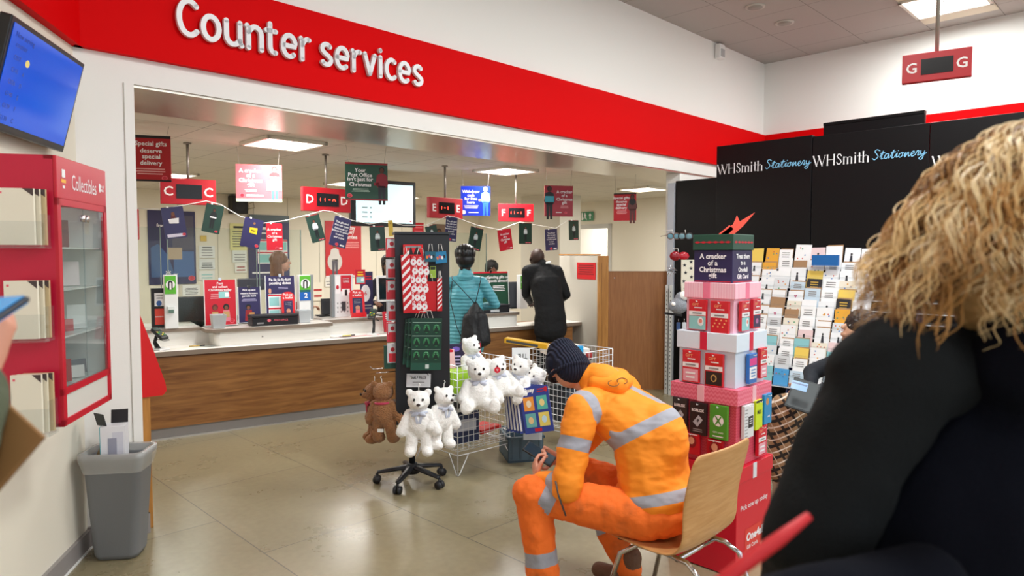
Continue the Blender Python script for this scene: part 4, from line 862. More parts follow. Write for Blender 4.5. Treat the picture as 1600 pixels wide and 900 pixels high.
for a, b in (((0, .115), (.03, .845)), ((W_-.03, .115), (W_, .845)), ((0, .115), (W_, .14)), ((0, .82), (W_, .845)), ((0, .0), (.03, .115)), ((W_-.03, 0), (W_, .115)), ((0, 0), (W_, .025))): mb.bx((a[0], -dp-.012, a[1]), (b[0], -dp, b[1]), CR)
mb.build('front_frame', cab)
MB().bx((.03, -dp-.006, .025), (W_-.03, -dp-.002, .115), M('d9d6cf', .4)).build('lower_panel', cab)
DG = glass('cabinet_glass', 'c9d6d4', .05, .02)
for x0, x1 in ((.032, W_/2-.002), (W_/2+.002, W_-.032)):
    dr = MB().bx((x0, -dp-.009, .142), (x1, -dp-.004, .818), DG).build('glass_door', cab)
    MB().cyl((x1-.02 if x0 < .1 else x0+.02, -dp-.02, .78), (x1-.02 if x0 < .1 else x0+.02, -dp-.009, .78), .014, CHROME).build('lock', dr)
for z in (.12, .32, .50, .66): MB().bx((.016, -dp+.012, z), (W_-.016, -.02, z+.006), M('cdd6d4', .2)).build('shelf', cab)
cabp = lambda x, y, z: V(cab.location)+(-LD)*x+(-LO)*y+V((0, 0, z))
rr = random.Random(4); n = 0
for z, row in ((.127, [('photo frame', 'c8c9c6', .08, .11), ('stamp pack', 'b32a34', .07, .09), ('coin box', 'e6e6e2', .06, .05), ('medal case', '6c747c', .07, .06)]), (.327, [('stamp book', 'd8b9c0', .09, .06), ('red booklet', 'bc3340', .09, .05), ('postcard', 'dfe3e2', .07, .10)]),
               (.507, [('white card', 'eef0f0', .10, .09), ('blue badge card', '4a5a9a', .05, .06), ('print', 'e4d4d6', .09, .10)]), (.667, [('gold print', 'b08a5a', .08, .10), ('crimson folder', '9c3444', .06, .10), ('maroon folder', '7c3040', .05, .11)])):
    x = .07
    for nm, c, w, h in row:
        o = MB().bx((-w/2, -.006, 0), (w/2, .006, h), M(c, .4)); lines(o, -w*.35, w*.35, h*.5, h*.85, 2, GRY); o.X = None
        q = o.build('collectible_pack', None, cabp(x+w/2, -dp+.075+rr.uniform(-.01, .03), z), rot=Euler((-.12, 0, ty-R(52)+rr.uniform(-.2, .2)), 'XYZ')); q.location.z += .001+.006*math.sin(.12)
        lv = {.127: 'lowest', .327: 'second', .507: 'third', .667: 'top'}[z]
        tag(q, f'{nm} standing on the {lv} glass shelf of the red cabinet', 'souvenir', 'collectible packs in the red cabinet'); x += w+.045
# leaflet pockets on the side that faces us
np_ = LW_(cs_+.004, 0, 0)
def sd(u, v): p = PL(u, v, np_, LO); return (p-cor).dot(LO), p.z
for i, (u0, v0, u1, v1, lb) in enumerate(((8, 296, 68, 383, 'upper'), (20, 438, 74, 526, 'middle'), (30, 582, 80, 670, 'lowest'))):
    a, b = sd(u0, v0), sd(u1, v1); wz = b[0]-a[0]; hz = a[1]-b[1]; yw = math.atan2(LO.y, LO.x)
    base = LW_(cs_+.004, (a[0]+b[0])/2, b[1])
    pk = MB(); w = wz+.05
    pk.bx((-w/2, -.075, -.012), (w/2, -.001, -.004), PSX).bx((-w/2, -.078, -.012), (w/2, -.074, hz*.42), PSX).bx((-w/2, -.075, -.012), (-w/2+.004, -.001, hz*.55), PSX).bx((w/2-.004, -.075, -.012), (w/2, -.001, hz*.55), PSX)
    o = pk.build('leaflet_pocket', None, base, yw); tag(o, f'clear {lb} leaflet pocket on the near side of the red cabinet', 'leaflet holder', 'leaflet pockets on the cabinet side')
    for k in range(3):
        mb = MB(); mb.bx((-wz/2, -.006, 0), (wz/2, .006, hz), M(('f0e8d6', 'e3d9c2', 'cbb48a')[k], .5)); mb.rect(-wz*.42, hz*.9, -wz*.34, hz*.94, PINK, -.0065)
        mb.poly([(wz*.2, hz), (wz*.5, hz), (wz*.5, hz*.86)], M('4a3a3a', .5), -.0065); lines(mb, wz*.1, wz*.4, hz*.03, hz*.1, 2, GRY)
        o = mb.build('leaflet_stack', None, base+V((math.cos(yw), math.sin(yw), 0))*(.012*k)+(LD*(.062-.017*k)), yw); tag(o, f'{("front", "second", "rear")[k]} cream leaflet bundle in the {lb} cabinet side pocket', 'leaflets', 'cream leaflets in the cabinet pockets')
# ---------- grey waste bin with liner and carton
bc = V((-2.085, 3.57, 0)); byaw = R(8)
bin_ = thing('waste_bin', 'grey plastic waste bin with a clear liner beside the left wall', 'bin', bc, byaw)
def ring(a, b, z, r=.04, n=6): return [(s*(0)+cx*(a-r)+r*math.cos(PI/2*q+PI/2*k/n), cy*(b-r)+r*math.sin(PI/2*q+PI/2*k/n), z) for q, (cx, cy) in enumerate(((1, 1), (-1, 1), (-1, -1), (1, -1))) for s in (0,) for k in range(n+1)]
def loft(mb, rings, m, cap0=True):
    n = len(rings[0]); vs = [p for r in rings for p in r]; fs = [(i*n+j, i*n+(j+1) % n, (i+1)*n+(j+1) % n, (i+1)*n+j) for i in range(len(rings)-1) for j in range(n)]
    if cap0: fs.append(tuple(range(n-1, -1, -1)))
    mb.add(vs, fs, m, True)
BG = M('7b7d80', .55, bump=.03, bscale=120)
mb = MB(); loft(mb, [ring(.10, .075, .004), ring(.11, .085, .03), ring(.142, .105, .525), ring(.157, .118, .54), ring(.157, .118, .565), ring(.144, .107, .567), ring(.137, .10, .52), ring(.095, .075, .02)], BG); mb.build('body', bin_)
mb = MB(); loft(mb, [ring(.145, .110, .47), ring(.152, .115, .50), ring(.162, .123, .54), ring(.162, .123, .572), ring(.142, .104, .572), ring(.132, .095, .40)], glass('liner', 'dcdcd8', .35, .2), False); mb.build('liner', bin_)
ct = thing('carton', 'open white and teal carton with black flaps sticking out of bin', 'box', bc+V((-.02, .0, .30)), byaw+R(12))
MB().bx((-.055, -.05, 0), (.06, .045, .40), M('e8e9ee', .4)).bx((-.058, -.05, 0), (-.055, .045, .40), M('2ba3b0', .4)).build('body', ct)
MB().bx((-.02, -.052, .12), (.02, -.0505, .34), M('9a9cae', .5)).rect(.0, .05, .05, .37, M('d3d4e0', .4), -.0508).build('front_print', ct)
MB().box((-.062, 0, .43), (.004, .085, .07), M('1a1a1d', .5), (0, -.25, .7)).build('flap', ct); MB().box((.02, .045, .435), (.08, .004, .07), M('1a1a1d', .5), (-.2, 0, 0)).build('flap', ct)
tag(MB().box((0, 0, 0), (.05, .004, .16), M('b08d62', .6), (.2, .5, 0)).build('card_scrap', None, bc+V((-.105, .0, .50))), 'small brown card scrap in the bin beside the carton', 'card')
# ---------- black rolling spinner rack
SB = V((-.700, 4.72, 0)); syaw = R(14)
sr = thing('spinner_rack', 'tall black rolling display rack on a five-star castor base', 'display rack', SB, syaw)
DK = M('191b20', .45); DKW = M('23252b', .35)
MB().cyl((0, 0, .07), (0, 0, .14), .05, DK, .035, seg=20).build('hub', sr)
for k in range(5):
    a = 2*PI*k/5+R(255)-syaw; c, s = math.cos(a), math.sin(a)
    mb = MB(); mb.cap((c*.04, s*.04, .11), (c*.235, s*.235, .078), (.030, .018), (.02, .012), DKW, 10, side=(-s, c, 0)); lg = mb.build('leg', sr)
    mb = MB(); cx, cy = c*.245, s*.245
    for e in (-1, 1): mb.cyl((cx-s*.006*e, cy+c*.006*e, .028), (cx-s*.024*e, cy+c*.024*e, .028), .0275, DKW, seg=18)
    mb.cyl((cx, cy, .03), (cx, cy, .07), .01, DK); mb.build('castor', lg)
MB().cyl((0, 0, .13), (0, 0, .5), .022, DK).build('pole', sr)
bw, bdp = .36, .20; ox = .075
MB().bx((ox-bw/2, -bdp/2, .44), (ox+bw/2, bdp/2, 1.735), DK).build('panel_body', sr, bev=.004)
MB().bx((ox-bw/2-.01, -bdp/2-.012, .44), (ox-bw/2+.02, -bdp/2, 1.73), M('2c2e33', .3, .5)).build('upright', sr)
MB().bx((ox-bw/2-.012, -bdp/2-.012, 1.735), (ox+bw/2+.012, bdp/2+.012, 1.75), DKW).build('top_cap', sr)
sx = V((math.cos(syaw), math.sin(syaw), 0)); sy = V((-math.sin(syaw), math.cos(syaw), 0))
def SL(x, y, z): return SB+sx*x+sy*y+V((0, 0, z))
def shook(x, z, y0=-.10, ln=.08):
    MB().tube([(x, y0, z), (x, y0-ln, z), (x, y0-ln-.008, z+.015)], .0025, CHROME, 6).build('hook', sr)
yf = -bdp/2-.012
def sboard(name, label, cat, u0, v0, u1, v1, off, draw, mat, **k): return board(name, label, cat, u0, v0, u1, v1, draw, plane=(SL(0, yf-off, 0), sx), mat=mat, **k)
def santa(mb, w, h):
    r_ = 6
    for i in range(r_):
        for j in range(3):
            x = -w*.36+w*.33*j+(w*.12 if i % 2 else 0); z = h*.4-h*.155*i
            if x > w*.45: continue
            mb.disc(x, z-.004, .020, .024, WPRINT, E1, 10); mb.disc(x+.004, z+.022, .009, .012, WPRINT, E1, 8); mb.disc(x-.001, z-.002, .006, .007, M('e0556a', .5), E1*1.6, 6); mb.poly([(x-.012, z+.018), (x+.010, z+.018), (x, z+.036)], M('e5888e', .5), E1*1.4)
def bagparts(t, w, h):
    MB().tube([(-w*.2, -.004, h/2), (-w*.12, -.006, h/2+.05), (w*.12, -.006, h/2+.05), (w*.2, -.004, h/2)], .002, M('e6e2dc', .5), 5).build('handle', t)
RB = M('c8101c', .35)
sboard('gift_bag', 'red gift bag printed with white snowmen on the spinner rack', 'gift bag', 640, 400, 668, 489, .05, santa, RB, th=.03, parts=bagparts, group='red gift bags on the spinner rack', roll=-.06)
def stripes(mb, w, h):
    for i in range(7): z = -h*.46+i*h*.14; mb.poly([(-w*.45, z), (w*.45, z+h*.14), (w*.45, z+h*.2), (-w*.45, z+h*.06)], WPRINT, E1)
sboard('gift_bag', 'red and white striped gift bag left of the snowman bag', 'gift bag', 628, 398, 643, 489, .09, stripes, RB, th=.02, parts=bagparts, group='red gift bags on the spinner rack', roll=.04)
sboard('gift_bag', 'plain red gift bag behind the snowman bag', 'gift bag', 660, 440, 683, 486, .015, lambda mb, w, h: None, RB, th=.02, group='red gift bags on the spinner rack', parts=bagparts)
sboard('gift_bag', 'narrow red gift bag at the right edge of the rack by teal jacket', 'gift bag', 683, 435, 691, 486, .03, stripes, RB, th=.02, group='red gift bags on the spinner rack', parts=bagparts)
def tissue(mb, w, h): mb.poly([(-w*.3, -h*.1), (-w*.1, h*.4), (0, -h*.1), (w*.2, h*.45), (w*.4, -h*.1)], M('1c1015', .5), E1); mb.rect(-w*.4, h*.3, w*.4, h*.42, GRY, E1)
sboard('gift_bag', 'red gift bag top with dark gap hanging above the snowman bag', 'gift bag', 630, 382, 661, 408, .02, tissue, M('d8121c', .4), th=.03, group='red gift bags on the spinner rack')
def bluebag(mb, w, h):
    for i, c in enumerate(('e07a2e', 'd04a5a', 'e8e8ea', '1b2230')): mb.disc(-w*.3+w*.2*i, -h*.05+h*.1*(i % 2), w*.09, h*.16, M(c, .5), E1, 10)
sboard('gift_bag', 'bright blue gift bag with small figures at the top of the rack', 'gift bag', 680, 393, 698, 411, .05, bluebag, M('1878a8', .4), th=.02, parts=bagparts, group='blue gift bags on the spinner rack', roll=.1)
sboard('gift_bag', 'dark teal gift bag with dots at the top of the rack', 'gift bag', 664, 393, 681, 409, .07, bluebag, M('15586e', .4), th=.02, parts=bagparts, group='blue gift bags on the spinner rack')
def lime(mb, w, h): mb.rect(-w*.4, -h*.4, w*.4, h*.1, M('93b83a', .5), E1); mb.rect(-w*.4, h*.2, w*.4, h*.45, M('2f3a1a', .5), E1)
sboard('gift_tag_pack', 'lime and dark gift tag pack hanging in the middle of rack', 'gift tags', 672, 416, 681, 434, .02, lime, M('a8c850', .5))
def greenp(mb, w, h):
    for i in range(3):
        z0 = h*.42-h*.26*i; mb.rect(-w*.47, z0-h*.004, w*.47, z0+h*.004, M('a8c8b8', .4), E1)
        for j in range(3):
            x = -w*.32+w*.32*j; mb.disc(x, z0-h*.12, w*.11, h*.09, M('2f7a4a', .4), E1, 8); mb.poly([(x-w*.1, z0-h*.19), (x+w*.0, z0-h*.05), (x+w*.1, z0-h*.19)], M('0c2a1e', .4), E1*1.4); lines(mb, x-w*.06, x+w*.06, z0-h*.11, z0-h*.04, 2, M('7fc09a', .4))
    mb.rect(-w*.5, -h*.5, w*.5, -h*.36, M('1b5040', .4), E1); mb.rect(-w*.02, -h*.47, w*.1, -h*.39, M('c8d4d0', .5), E1*2)
for k, (u0, u1, lb) in enumerate(((642, 690, 'front green gift bag with a repeated pattern and white tag'), (636, 682, 'second green gift bag behind the front one'), (631, 676, 'rear green gift bag at the left of the stack'))):
    sboard('gift_bag', lb, 'gift bag', u0, 497+k, u1, 578-4*k, .085-.03*k, greenp, M('123c2e', .4), th=.02, parts=bagparts, group='green gift bags stacked on the spinner rack', roll=-.03-.02*k)
tag(sboard('price_sign', 'white half price sign on the black rack above the white bears', 'sign', 635, 584, 673, 605, .006, lambda mb, w, h: (mb.text('HALF PRICE', 0, h*.2, h*.3, BLK, E1, w=w*.62, bold=.02), lines(mb, -w*.25, w*.25, -h*.18, -h*.06, 1, GRY), lines(mb, -w*.3, w*.3, -h*.38, -h*.28, 1, GRY)), M('e9eaee', .5), th=.003, roll=-.05), None)
# narrow side: clear packs in a column, facing the left
def pk(mb, w, h): mb.rect(-w*.4, -h*.1, w*.4, h*.45, M('dcdce0', .3), E1); mb.rect(-w*.35, -h*.45, w*.35, -h*.0, M('d62c3a', .4), E1*1.5); mb.disc(0, h*.2, w*.2, h*.12, M('c22030', .4), E1*1.6, 8)
for k in range(6):
    v0 = 372+33*k; cols = ('d42a35', 'c9ccd0', 'cf3040', 'b8bcc4', 'd64050', 'd8dadf'); 
    o = board('hanging_pack', f'{("topmost", "second", "third", "fourth", "fifth", "lowest")[k]} red and clear pack down the narrow left side of the rack', 'pack', 603+k*.4, v0, 621+k*.2, v0+30, pk, plane=(SL(ox-bw/2-.055, -.07, 0), sx), mat=M(cols[k], .3), th=.05, group='clear packs down the rack side')
sboard('gift_bag', 'dark green gift bag low on the narrow left side of the rack', 'gift bag', 600, 540, 622, 576, -.05, lambda mb, w, h: mb.rect(w*.0, -h*.2, w*.2, h*.2, M('d8a0a0', .5), E1), M('1a4a3c', .4), th=.04, group='green gift bags stacked on the spinner rack')
o = bpy.data.objects[-1] if False else None
# ---------- teddy bears
WF = M('fbfaf7', .95, bump=.3, bscale=130, sheen=.3); BF = M('a8744a', .95, bump=.9, bscale=110, var=.15, vscale=12, sheen=.2); EYE = M('0c0a0a', .15)
def bear(kind, fur, sit, label, ribbon):
    t = thing('teddy_bear', label, 'teddy bear', (0, 0, 0), 0, kind)
    if sit:
        pr = [('e', (0, 0, .11), (.085, .075, .105)), ('e', (0, -.01, .255), (.072, .066, .066)), ('e', (0, -.065, .238), (.033, .03, .027)), ('e', (-.058, .0, .305), (.026, .014, .026)), ('e', (.058, 0, .305), (.026, .014, .026)),
              ('c', (-.07, 0, .17), (-.105, -.045, .085), .03, .036), ('c', (.07, 0, .17), (.105, -.045, .085), .03, .036),
              ('c', (-.05, -.02, .045), (-.085, -.125, .04), .042, .038), ('c', (.05, -.02, .045), (.085, -.125, .04), .042, .038), ('e', (-.09, -.14, .055), (.036, .022, .05)), ('e', (.09, -.14, .055), (.036, .022, .05))]
        hz = .255
    else:
        pr = [('e', (0, 0, .20), (.072, .058, .095)), ('e', (0, -.01, .335), (.068, .062, .062)), ('e', (0, -.062, .32), (.03, .028, .024)), ('e', (-.056, .0, .385), (.024, .013, .024)), ('e', (.056, 0, .385), (.024, .013, .024)),
              ('c', (-.06, 0, .26), (-.105, -.02, .15), .026, .034), ('c', (.06, 0, .26), (.105, -.02, .15), .026, .034),
              ('c', (-.04, 0, .13), (-.05, -.01, .04), .038, .038), ('c', (.04, 0, .13), (.05, -.01, .04), .038, .038), ('e', (-.052, -.03, .03), (.036, .05, .032)), ('e', (.052, -.03, .03), (.036, .05, .032))]
        hz = .335
    fuse('body', pr, fur, t, vox=.0065, smooth=4, disp=.0028, dscale=80)
    for s in (-1, 1): MB().ell((s*.026, -.068, hz+.018), (.0075, .006, .0085), EYE).build('eye', t)
    MB().ell((0, -.094, hz-.008), (.012, .008, .009), M('2b1c1a', .3)).build('nose', t)
    mb = MB(); nz_ = hz-.068; mb.tube([(.052*math.cos(q*PI/8), .046*math.sin(q*PI/8)-.003, nz_) for q in range(16)], .008, ribbon, 6, True)
    for s in (-1, 1): mb.ell((s*.024, -.056, nz_-.006), (.022, .009, .013), ribbon, (0, s*.35, 0)); mb.box((s*.013, -.058, nz_-.035), (.014, .003, .05), ribbon, (0, s*.25, 0))
    mb.build('ribbon', t)
    if not sit: MB().tube([(0, -.0, hz+.055), (0, 0, hz+.085), (.008, 0, hz+.095), (.0, 0, hz+.105)], .003, WHT, 6).build('hang_loop', t)
    return t
RBN = M('c3c9da', .6); RBP = M('c23a5c', .6); RBR = M('c9212a', .5)
wh = bear('white bears hanging on the spinner rack', WF, False, 'left white bear hanging on the rack front with a grey ribbon', RBN)
def put(t, u, v, Y, s, rot): p = P(u, v, Y); t.location = p; t.scale = (s,)*3; t.rotation_euler = rot; return t
put(wh, 655, 711, 4.42, 1.08, (0, 0, .1)); 
w2 = dup(wh, (0, 0, 0), label='right white bear hanging on the rack front turned sideways'); put(w2, 688, 700, 4.48, 1.02, (0, .08, .75))
w2['group'] = wh['group']
bb = bear('brown bears hanging on the spinner rack', BF, False, 'front brown bear hanging on the rack side with its back to us', RBP)
put(bb, 602, 693, 4.62, 1.06, (0, .05, 2.9)); MB().bx((-.02, .058, .09), (.02, .064, .11), WHT).build('label_tag', bb)
b2_ = dup(bb, (0, 0, 0), label='rear brown bear with a red ribbon half hidden by the front brown bear'); put(b2_, 587, 690, 4.84, 1.06, (0, -.05, -1.2))
for (x, z, y0, l) in ((-.02, .775, -.10, .12), (.09, .79, -.10, .12)): shook(x, z, y0, l)
MB().tube([(ox-bw/2, -.03, .82), (ox-bw/2-.16, -.05, .82), (ox-bw/2-.18, -.05, .84)], .003, CHROME, 6).build('hook', sr); MB().tube([(ox-bw/2, -.06, .80), (ox-bw/2-.14, -.10, .80)], .003, CHROME, 6).build('hook', sr)
# ---------- wire baskets
WIRE = M('e6e8ea', .3, .2)
def basket(name, label, ctr, yaw, S, z0, z1, hole=None):
    t = thing(name, label, 'basket', ctr, yaw, 'white wire baskets'); h = S/2; n = 11; r = .0022
    for k in range(4):
        mb = MB(); mb.X = Matrix.Rotation(k*PI/2, 4, 'Z')
        for i in range(n+1): x = -h+S*i/n; mb.tube([(x, -h, z0), (x, -h, z1)], r, WIRE, 4)
        nz = int((z1-z0)/.05)
        for i in range(nz+1): z = z0+(z1-z0)*i/nz; mb.tube([(-h, -h, z), (h, -h, z)], r if i < nz else .004, WIRE, 4)
        mb.build('side_grid', t)
    mb = MB()
    for i in range(n+1): x = -h+S*i/n; mb.tube([(x, -h, z0), (x, h, z0)], r, WIRE, 4); mb.tube([(-h, x, z0), (h, x, z0)], r, WIRE, 4)
    mb.build('floor_grid', t)
    for k in range(4):
        a = PI/4+k*PI/2; cx, cy = h*math.sqrt(2)*math.cos(a), h*math.sqrt(2)*math.sin(a); sx_, sy_ = (1 if cx > 0 else -1), (1 if cy > 0 else -1)
        mb = MB(); mb.tube([(cx, cy, z1), (cx, cy, .006)], .0045, WIRE, 6); mb.tube([(cx-sx_*.10, cy, z0-.03), (cx-sx_*.015, cy, .008), (cx, cy, .005), (cx, cy-sy_*.015, .008), (cx, cy-sy_*.10, z0-.03)], .004, WIRE, 6); mb.build('leg', t)
    MB().tube([(-h, -h, z0-.03), (h, -h, z0-.03), (h, h, z0-.03), (-h, h, z0-.03)], .004, WIRE, 6, True).build('rail', t)
    return t
c1 = V((-.37, 5.23, 0)); bk = basket('wire_basket', 'white wire basket of bears and toys beside the spinner rack', c1, R(42), .55, .18, .80)
c2 = V((.50, 5.76, 0)); basket('wire_basket', 'second white wire basket behind the seated worker', c2, R(45), .50, .18, .80)
# raised inner shelf of stock
def inb(c, yaw, x, y, z): return c+V((math.cos(yaw)*x-math.sin(yaw)*y, math.sin(yaw)*x+math.cos(yaw)*y, z))
def stock(name, label, cat, c, yaw, x, y, z, d, col, rot=(0, 0, 0), pr=None, group=None):
    t = thing(name, label, cat, inb(c, yaw, x, y, z), 0, group, rot=Euler((rot[0], rot[1], yaw+rot[2]), 'XYZ'))
    MB().box((0, 0, 0), d, M(col, .4)).build('body', t, bev=.003)
    mb = MB(); w, h = d[0], d[2]
    if pr: mb.X = Matrix.Translation((0, -d[1]/2-.001, 0)); pr(mb, w, h); mb.build('front_print', t)
    return t
Y1 = R(42)
def pr1(mb, w, h): mb.disc(0, -h*.15, w*.32, h*.25, M('e8a08a', .5), 0); mb.disc(-w*.05, -h*.12, w*.18, h*.14, M('e05a5a', .5), -.001); lines(mb, -w*.4, w*.2, h*.1, h*.4, 2, CRIM); mb.disc(w*.36, h*.38, w*.1, h*.08, CRIM, -.001)
stock('toy_box', 'pink and white toy box leaning on the basket rim beside the rack', 'toy box', c1, Y1, -.19, .05, .80, (.22, .05, .20), 'f3c9c8', (-.9, .1, -.5), pr1)
stock('toy_box', 'lime green toy box inside the near basket', 'toy box', c1, Y1, -.14, -.12, .66, (.22, .16, .17), 'a8d832', (0, 0, -.2))
stock('toy_box', 'black and white game box under the lime green toy box', 'toy box', c1, Y1, -.14, -.12, .505, (.24, .2, .12), 'dfe3e6', (0, 0, -.2), lambda mb, w, h: mb.rect(-w*.4, -h*.3, w*.4, h*.2, M('2a2c30', .4), 0))
stock('toy_box', 'dark blue game box at the bottom of the near basket stack', 'toy box', c1, Y1, -.14, -.10, .32, (.24, .22, .22), '1d2b52', (0, 0, -.15), lambda mb, w, h: mb.rect(-w*.4, -h*.1, w*.4, h*.3, M('c8ccd8', .4), 0))
stock('toy_tray', 'flat red tray lying low in the near basket', 'tray', c1, Y1, .1, -.1, .26, (.24, .18, .03), 'd8261c', (0, 0, .2))
stock('toy_box', 'tall navy toy box with purple print behind the white bears', 'toy box', c1, Y1, .02, .13, .775, (.12, .06, .24), '241c46', (-.1, 0, -.55), lambda mb, w, h: (mb.disc(0, h*.33, w*.25, h*.08, M('7a62c8', .4), 0), lines(mb, -w*.3, w*.3, -h*.2, h*.15, 3, M('c9c0ee', .4))))
stock('toy_box', 'dark toy box with a pink figure shape right of tall navy box', 'toy box', c1, Y1, .16, .12, .79, (.17, .06, .22), '3a2434', (-.1, 0, -.6), lambda mb, w, h: (mb.disc(0, -h*.05, w*.3, h*.25, M('e07a9a', .4), 0), mb.rect(w*.25, h*.1, w*.48, h*.45, CRIM, -.001), mb.rect(-w*.2, -h*.45, w*.3, -h*.25, M('d82a4a', .4), -.001)))
def prs(mb, w, h): mb.text('PULL', w*.1, h*.25, h*.22, BLK, 0, w=w*.5); mb.text('BOXED', 0, 0, h*.22, BLK, 0, w=w*.75); mb.text('£4.99', 0, -h*.28, h*.2, BLK, 0, w=w*.6)
stock('handwritten_sign', 'white handwritten sign standing between the two wire baskets', 'sign', V((-.0, 5.28, 0)), 0, .07, 0, .74, (.14, .006, .26), 'eceff1', (-.08, 0, .05), prs)
stock('toy_box', 'long yellow and grey boxed toy lying across the far basket rim', 'toy box', V((.12, 5.62, 0)), 0, 0, 0, .865, (.36, .09, .04), 'e6b01a', (0, .12, -.25), lambda mb, w, h: mb.rect(-w*.45, -h*.3, w*.3, h*.2, M('4a4c50', .4), 0))
stock('toy_box', 'white board game box on top of the far basket', 'toy box', c2, R(45), -.02, .05, .78, (.34, .26, .07), 'f1ece6', (.05, .03, -.4), lambda mb, w, h: mb.rect(-w*.4, -h*.3, w*.1, h*.3, M('d89a7a', .4), 0))
stock('toy_box', 'pale blue striped box inside the far basket', 'toy box', c2, R(45), -.08, -.08, .60, (.26, .22, .16), 'bcd6e4', (0, 0, -.3), lambda mb, w, h: lines(mb, -w*.45, w*.45, -h*.4, h*.4, 3, M('7ab0cc', .4), ragged=False))
stock('toy_box', 'dark box at the bottom of the far basket', 'toy box', c2, R(45), -.06, -.06, .36, (.3, .24, .28), '26303c', (0, 0, -.2))
t = thing('toy_ball', 'small dark red ball in the far basket', 'ball', inb(c2, R(45), .09, -.1, .745)); MB().ell((0, 0, 0), (.05, .05, .05), M('a02a2a', .4)).build('body', t); MB().tube([(.051*math.cos(q*PI/8), 0, .051*math.sin(q*PI/8)) for q in range(16)], .003, BLK, 5, True).build('seam', t)
stock('toy_box', 'bright blue toy pack standing in the far basket beside the ball', 'toy box', c2, R(45), -.06, -.13, .76, (.07, .05, .16), '189ad8', (0, 0, -.3))
# bears in the near basket
sb_ = bear('white bears in the near basket', WF, True, 'large white bear sitting over the basket front with a blue ribbon', RBN)
put(sb_, 748, 641, 4.78, 1.12, (0, 0, .12))
def seat(u, v, Y, s, rot, label): o = dup(sb_, (0, 0, 0), label=label); put(o, u, v, Y, s, rot); return o
seat(785, 622, 4.93, .95, (0, -.2, .5), 'white bear with a round red tag leaning left in the basket')
seat(803, 622, 5.03, .98, (0, .25, -.5), 'white bear leaning right beside the bear with the red tag')
seat(829, 632, 5.16, .98, (0, .35, -.9), 'white bear with a blue ribbon at the right end of the basket')
seat(738, 592, 5.15, 1.0, (0, -.1, .9), 'white bear standing at the back of the basket facing left')
p = P(777, 578, 4.82); t = thing('hang_tag', 'round red tag on the white bear in the basket', 'tag', p, .2); MB().prism([(.022*math.cos(q*PI/8), .022*math.sin(q*PI/8)) for q in range(16)], -.002, 0, M('d81c34', .4)).text('ty', 0, 0, .02, WPRINT, -.003).build('disc', t)
# crate and game books
cr = FL(814, 722); t = thing('storage_crate', 'blue grey plastic storage crate on the floor right of the basket', 'crate', (cr.x, cr.y+.17, 0), R(12))
CG = M('4d6270', .5); mb = MB(); mb.bx((-.14, -.18, .002), (.14, .18, .02), CG)
for a, b in (((-.14, -.18, .0), (.14, -.17, .20)), ((-.14, .17, .0), (.14, .18, .2)), ((-.14, -.18, 0), (-.13, .18, .2)), ((.13, -.18, 0), (.14, .18, .2))): mb.bx(a, b, CG)
mb.build('body', t, bev=.003); MB().bx((-.15, -.19, .185), (.15, -.17, .2), CG).bx((-.15, .17, .185), (.15, .19, .2), CG).bx((-.15, -.19, .185), (-.13, .19, .2), CG).bx((.13, -.19, .185), (.15, .19, .2), CG).build('rim', t)
for x in (-.11, -.04, .04, .11): MB().bx((x-.006, -.186, .03), (x+.006, -.18, .185), M('435663', .5)).build('rib', t)
def bluey(mb, w, h):
    mb.text('Bluey', -w*.18, h*.42, h*.12, WPRINT, E1, w=w*.42, bold=.05); lines(mb, w*.1, w*.4, h*.36, h*.46, 2, CRIM); mb.disc(w*.42, h*.42, w*.06, h*.06, CRIM, E1)
    for i, (c, c2_) in enumerate((('ef9a3c', 'f6e3c4'), ('58b8a8', 'f0d890'), ('6ab0b0', 'e9c890'), ('e8d468', 'c8e4f0'))):
        x = (-1 if i % 2 == 0 else 1)*w*.23; z = h*.14 if i < 2 else -h*.22
        mb.rect(x-w*.18, z-h*.15, x+w*.18, z+h*.15, M(c, .4), E1); mb.disc(x, z, w*.09, h*.08, M(c2_, .4), E1*1.6, 10)
    mb.rect(-w*.15, -h*.47, w*.1, -h*.4, CRIM, E1)
gb = P(838, 640, 4.88)
for k in range(6):
    lb = 'large blue game box with four bright squares leaning on the basket' if k == 0 else f'blue game box edge, {("", "first", "second", "third", "fourth", "fifth")[k]} behind the front one'
    t = thing('game_box', lb, 'game box', V((gb.x-.022*k-.012*(k > 0), gb.y+.03*k, gb.z-.004*k)), 0, 'blue game boxes leaning by the basket', rot=Euler((-.12, -.17+.01*k, R(-8)), 'XYZ'))
    MB().bx((-.105, 0, -.165), (.105, .02, .165), M(('2c3d92', '34459c', '2a3a86')[k % 3], .35)).build('box', t)
    mb = MB(); mb.X = Matrix.Translation((0, 0, 0)); (bluey if k == 0 else (lambda m_, w, h: m_.rect(-w*.48, -h*.45, -w*.42, h*.45, WPRINT, E1)))(mb, .21, .33); mb.build('cover_print', t)
tag(MB().box((0, 0, 0), (.14, .1, .16), M('cdd3da', .5)).build('paper_stack', None, (gb.x-.02, gb.y+.24, .285)), 'grey white paper stack standing in the crate', 'papers')
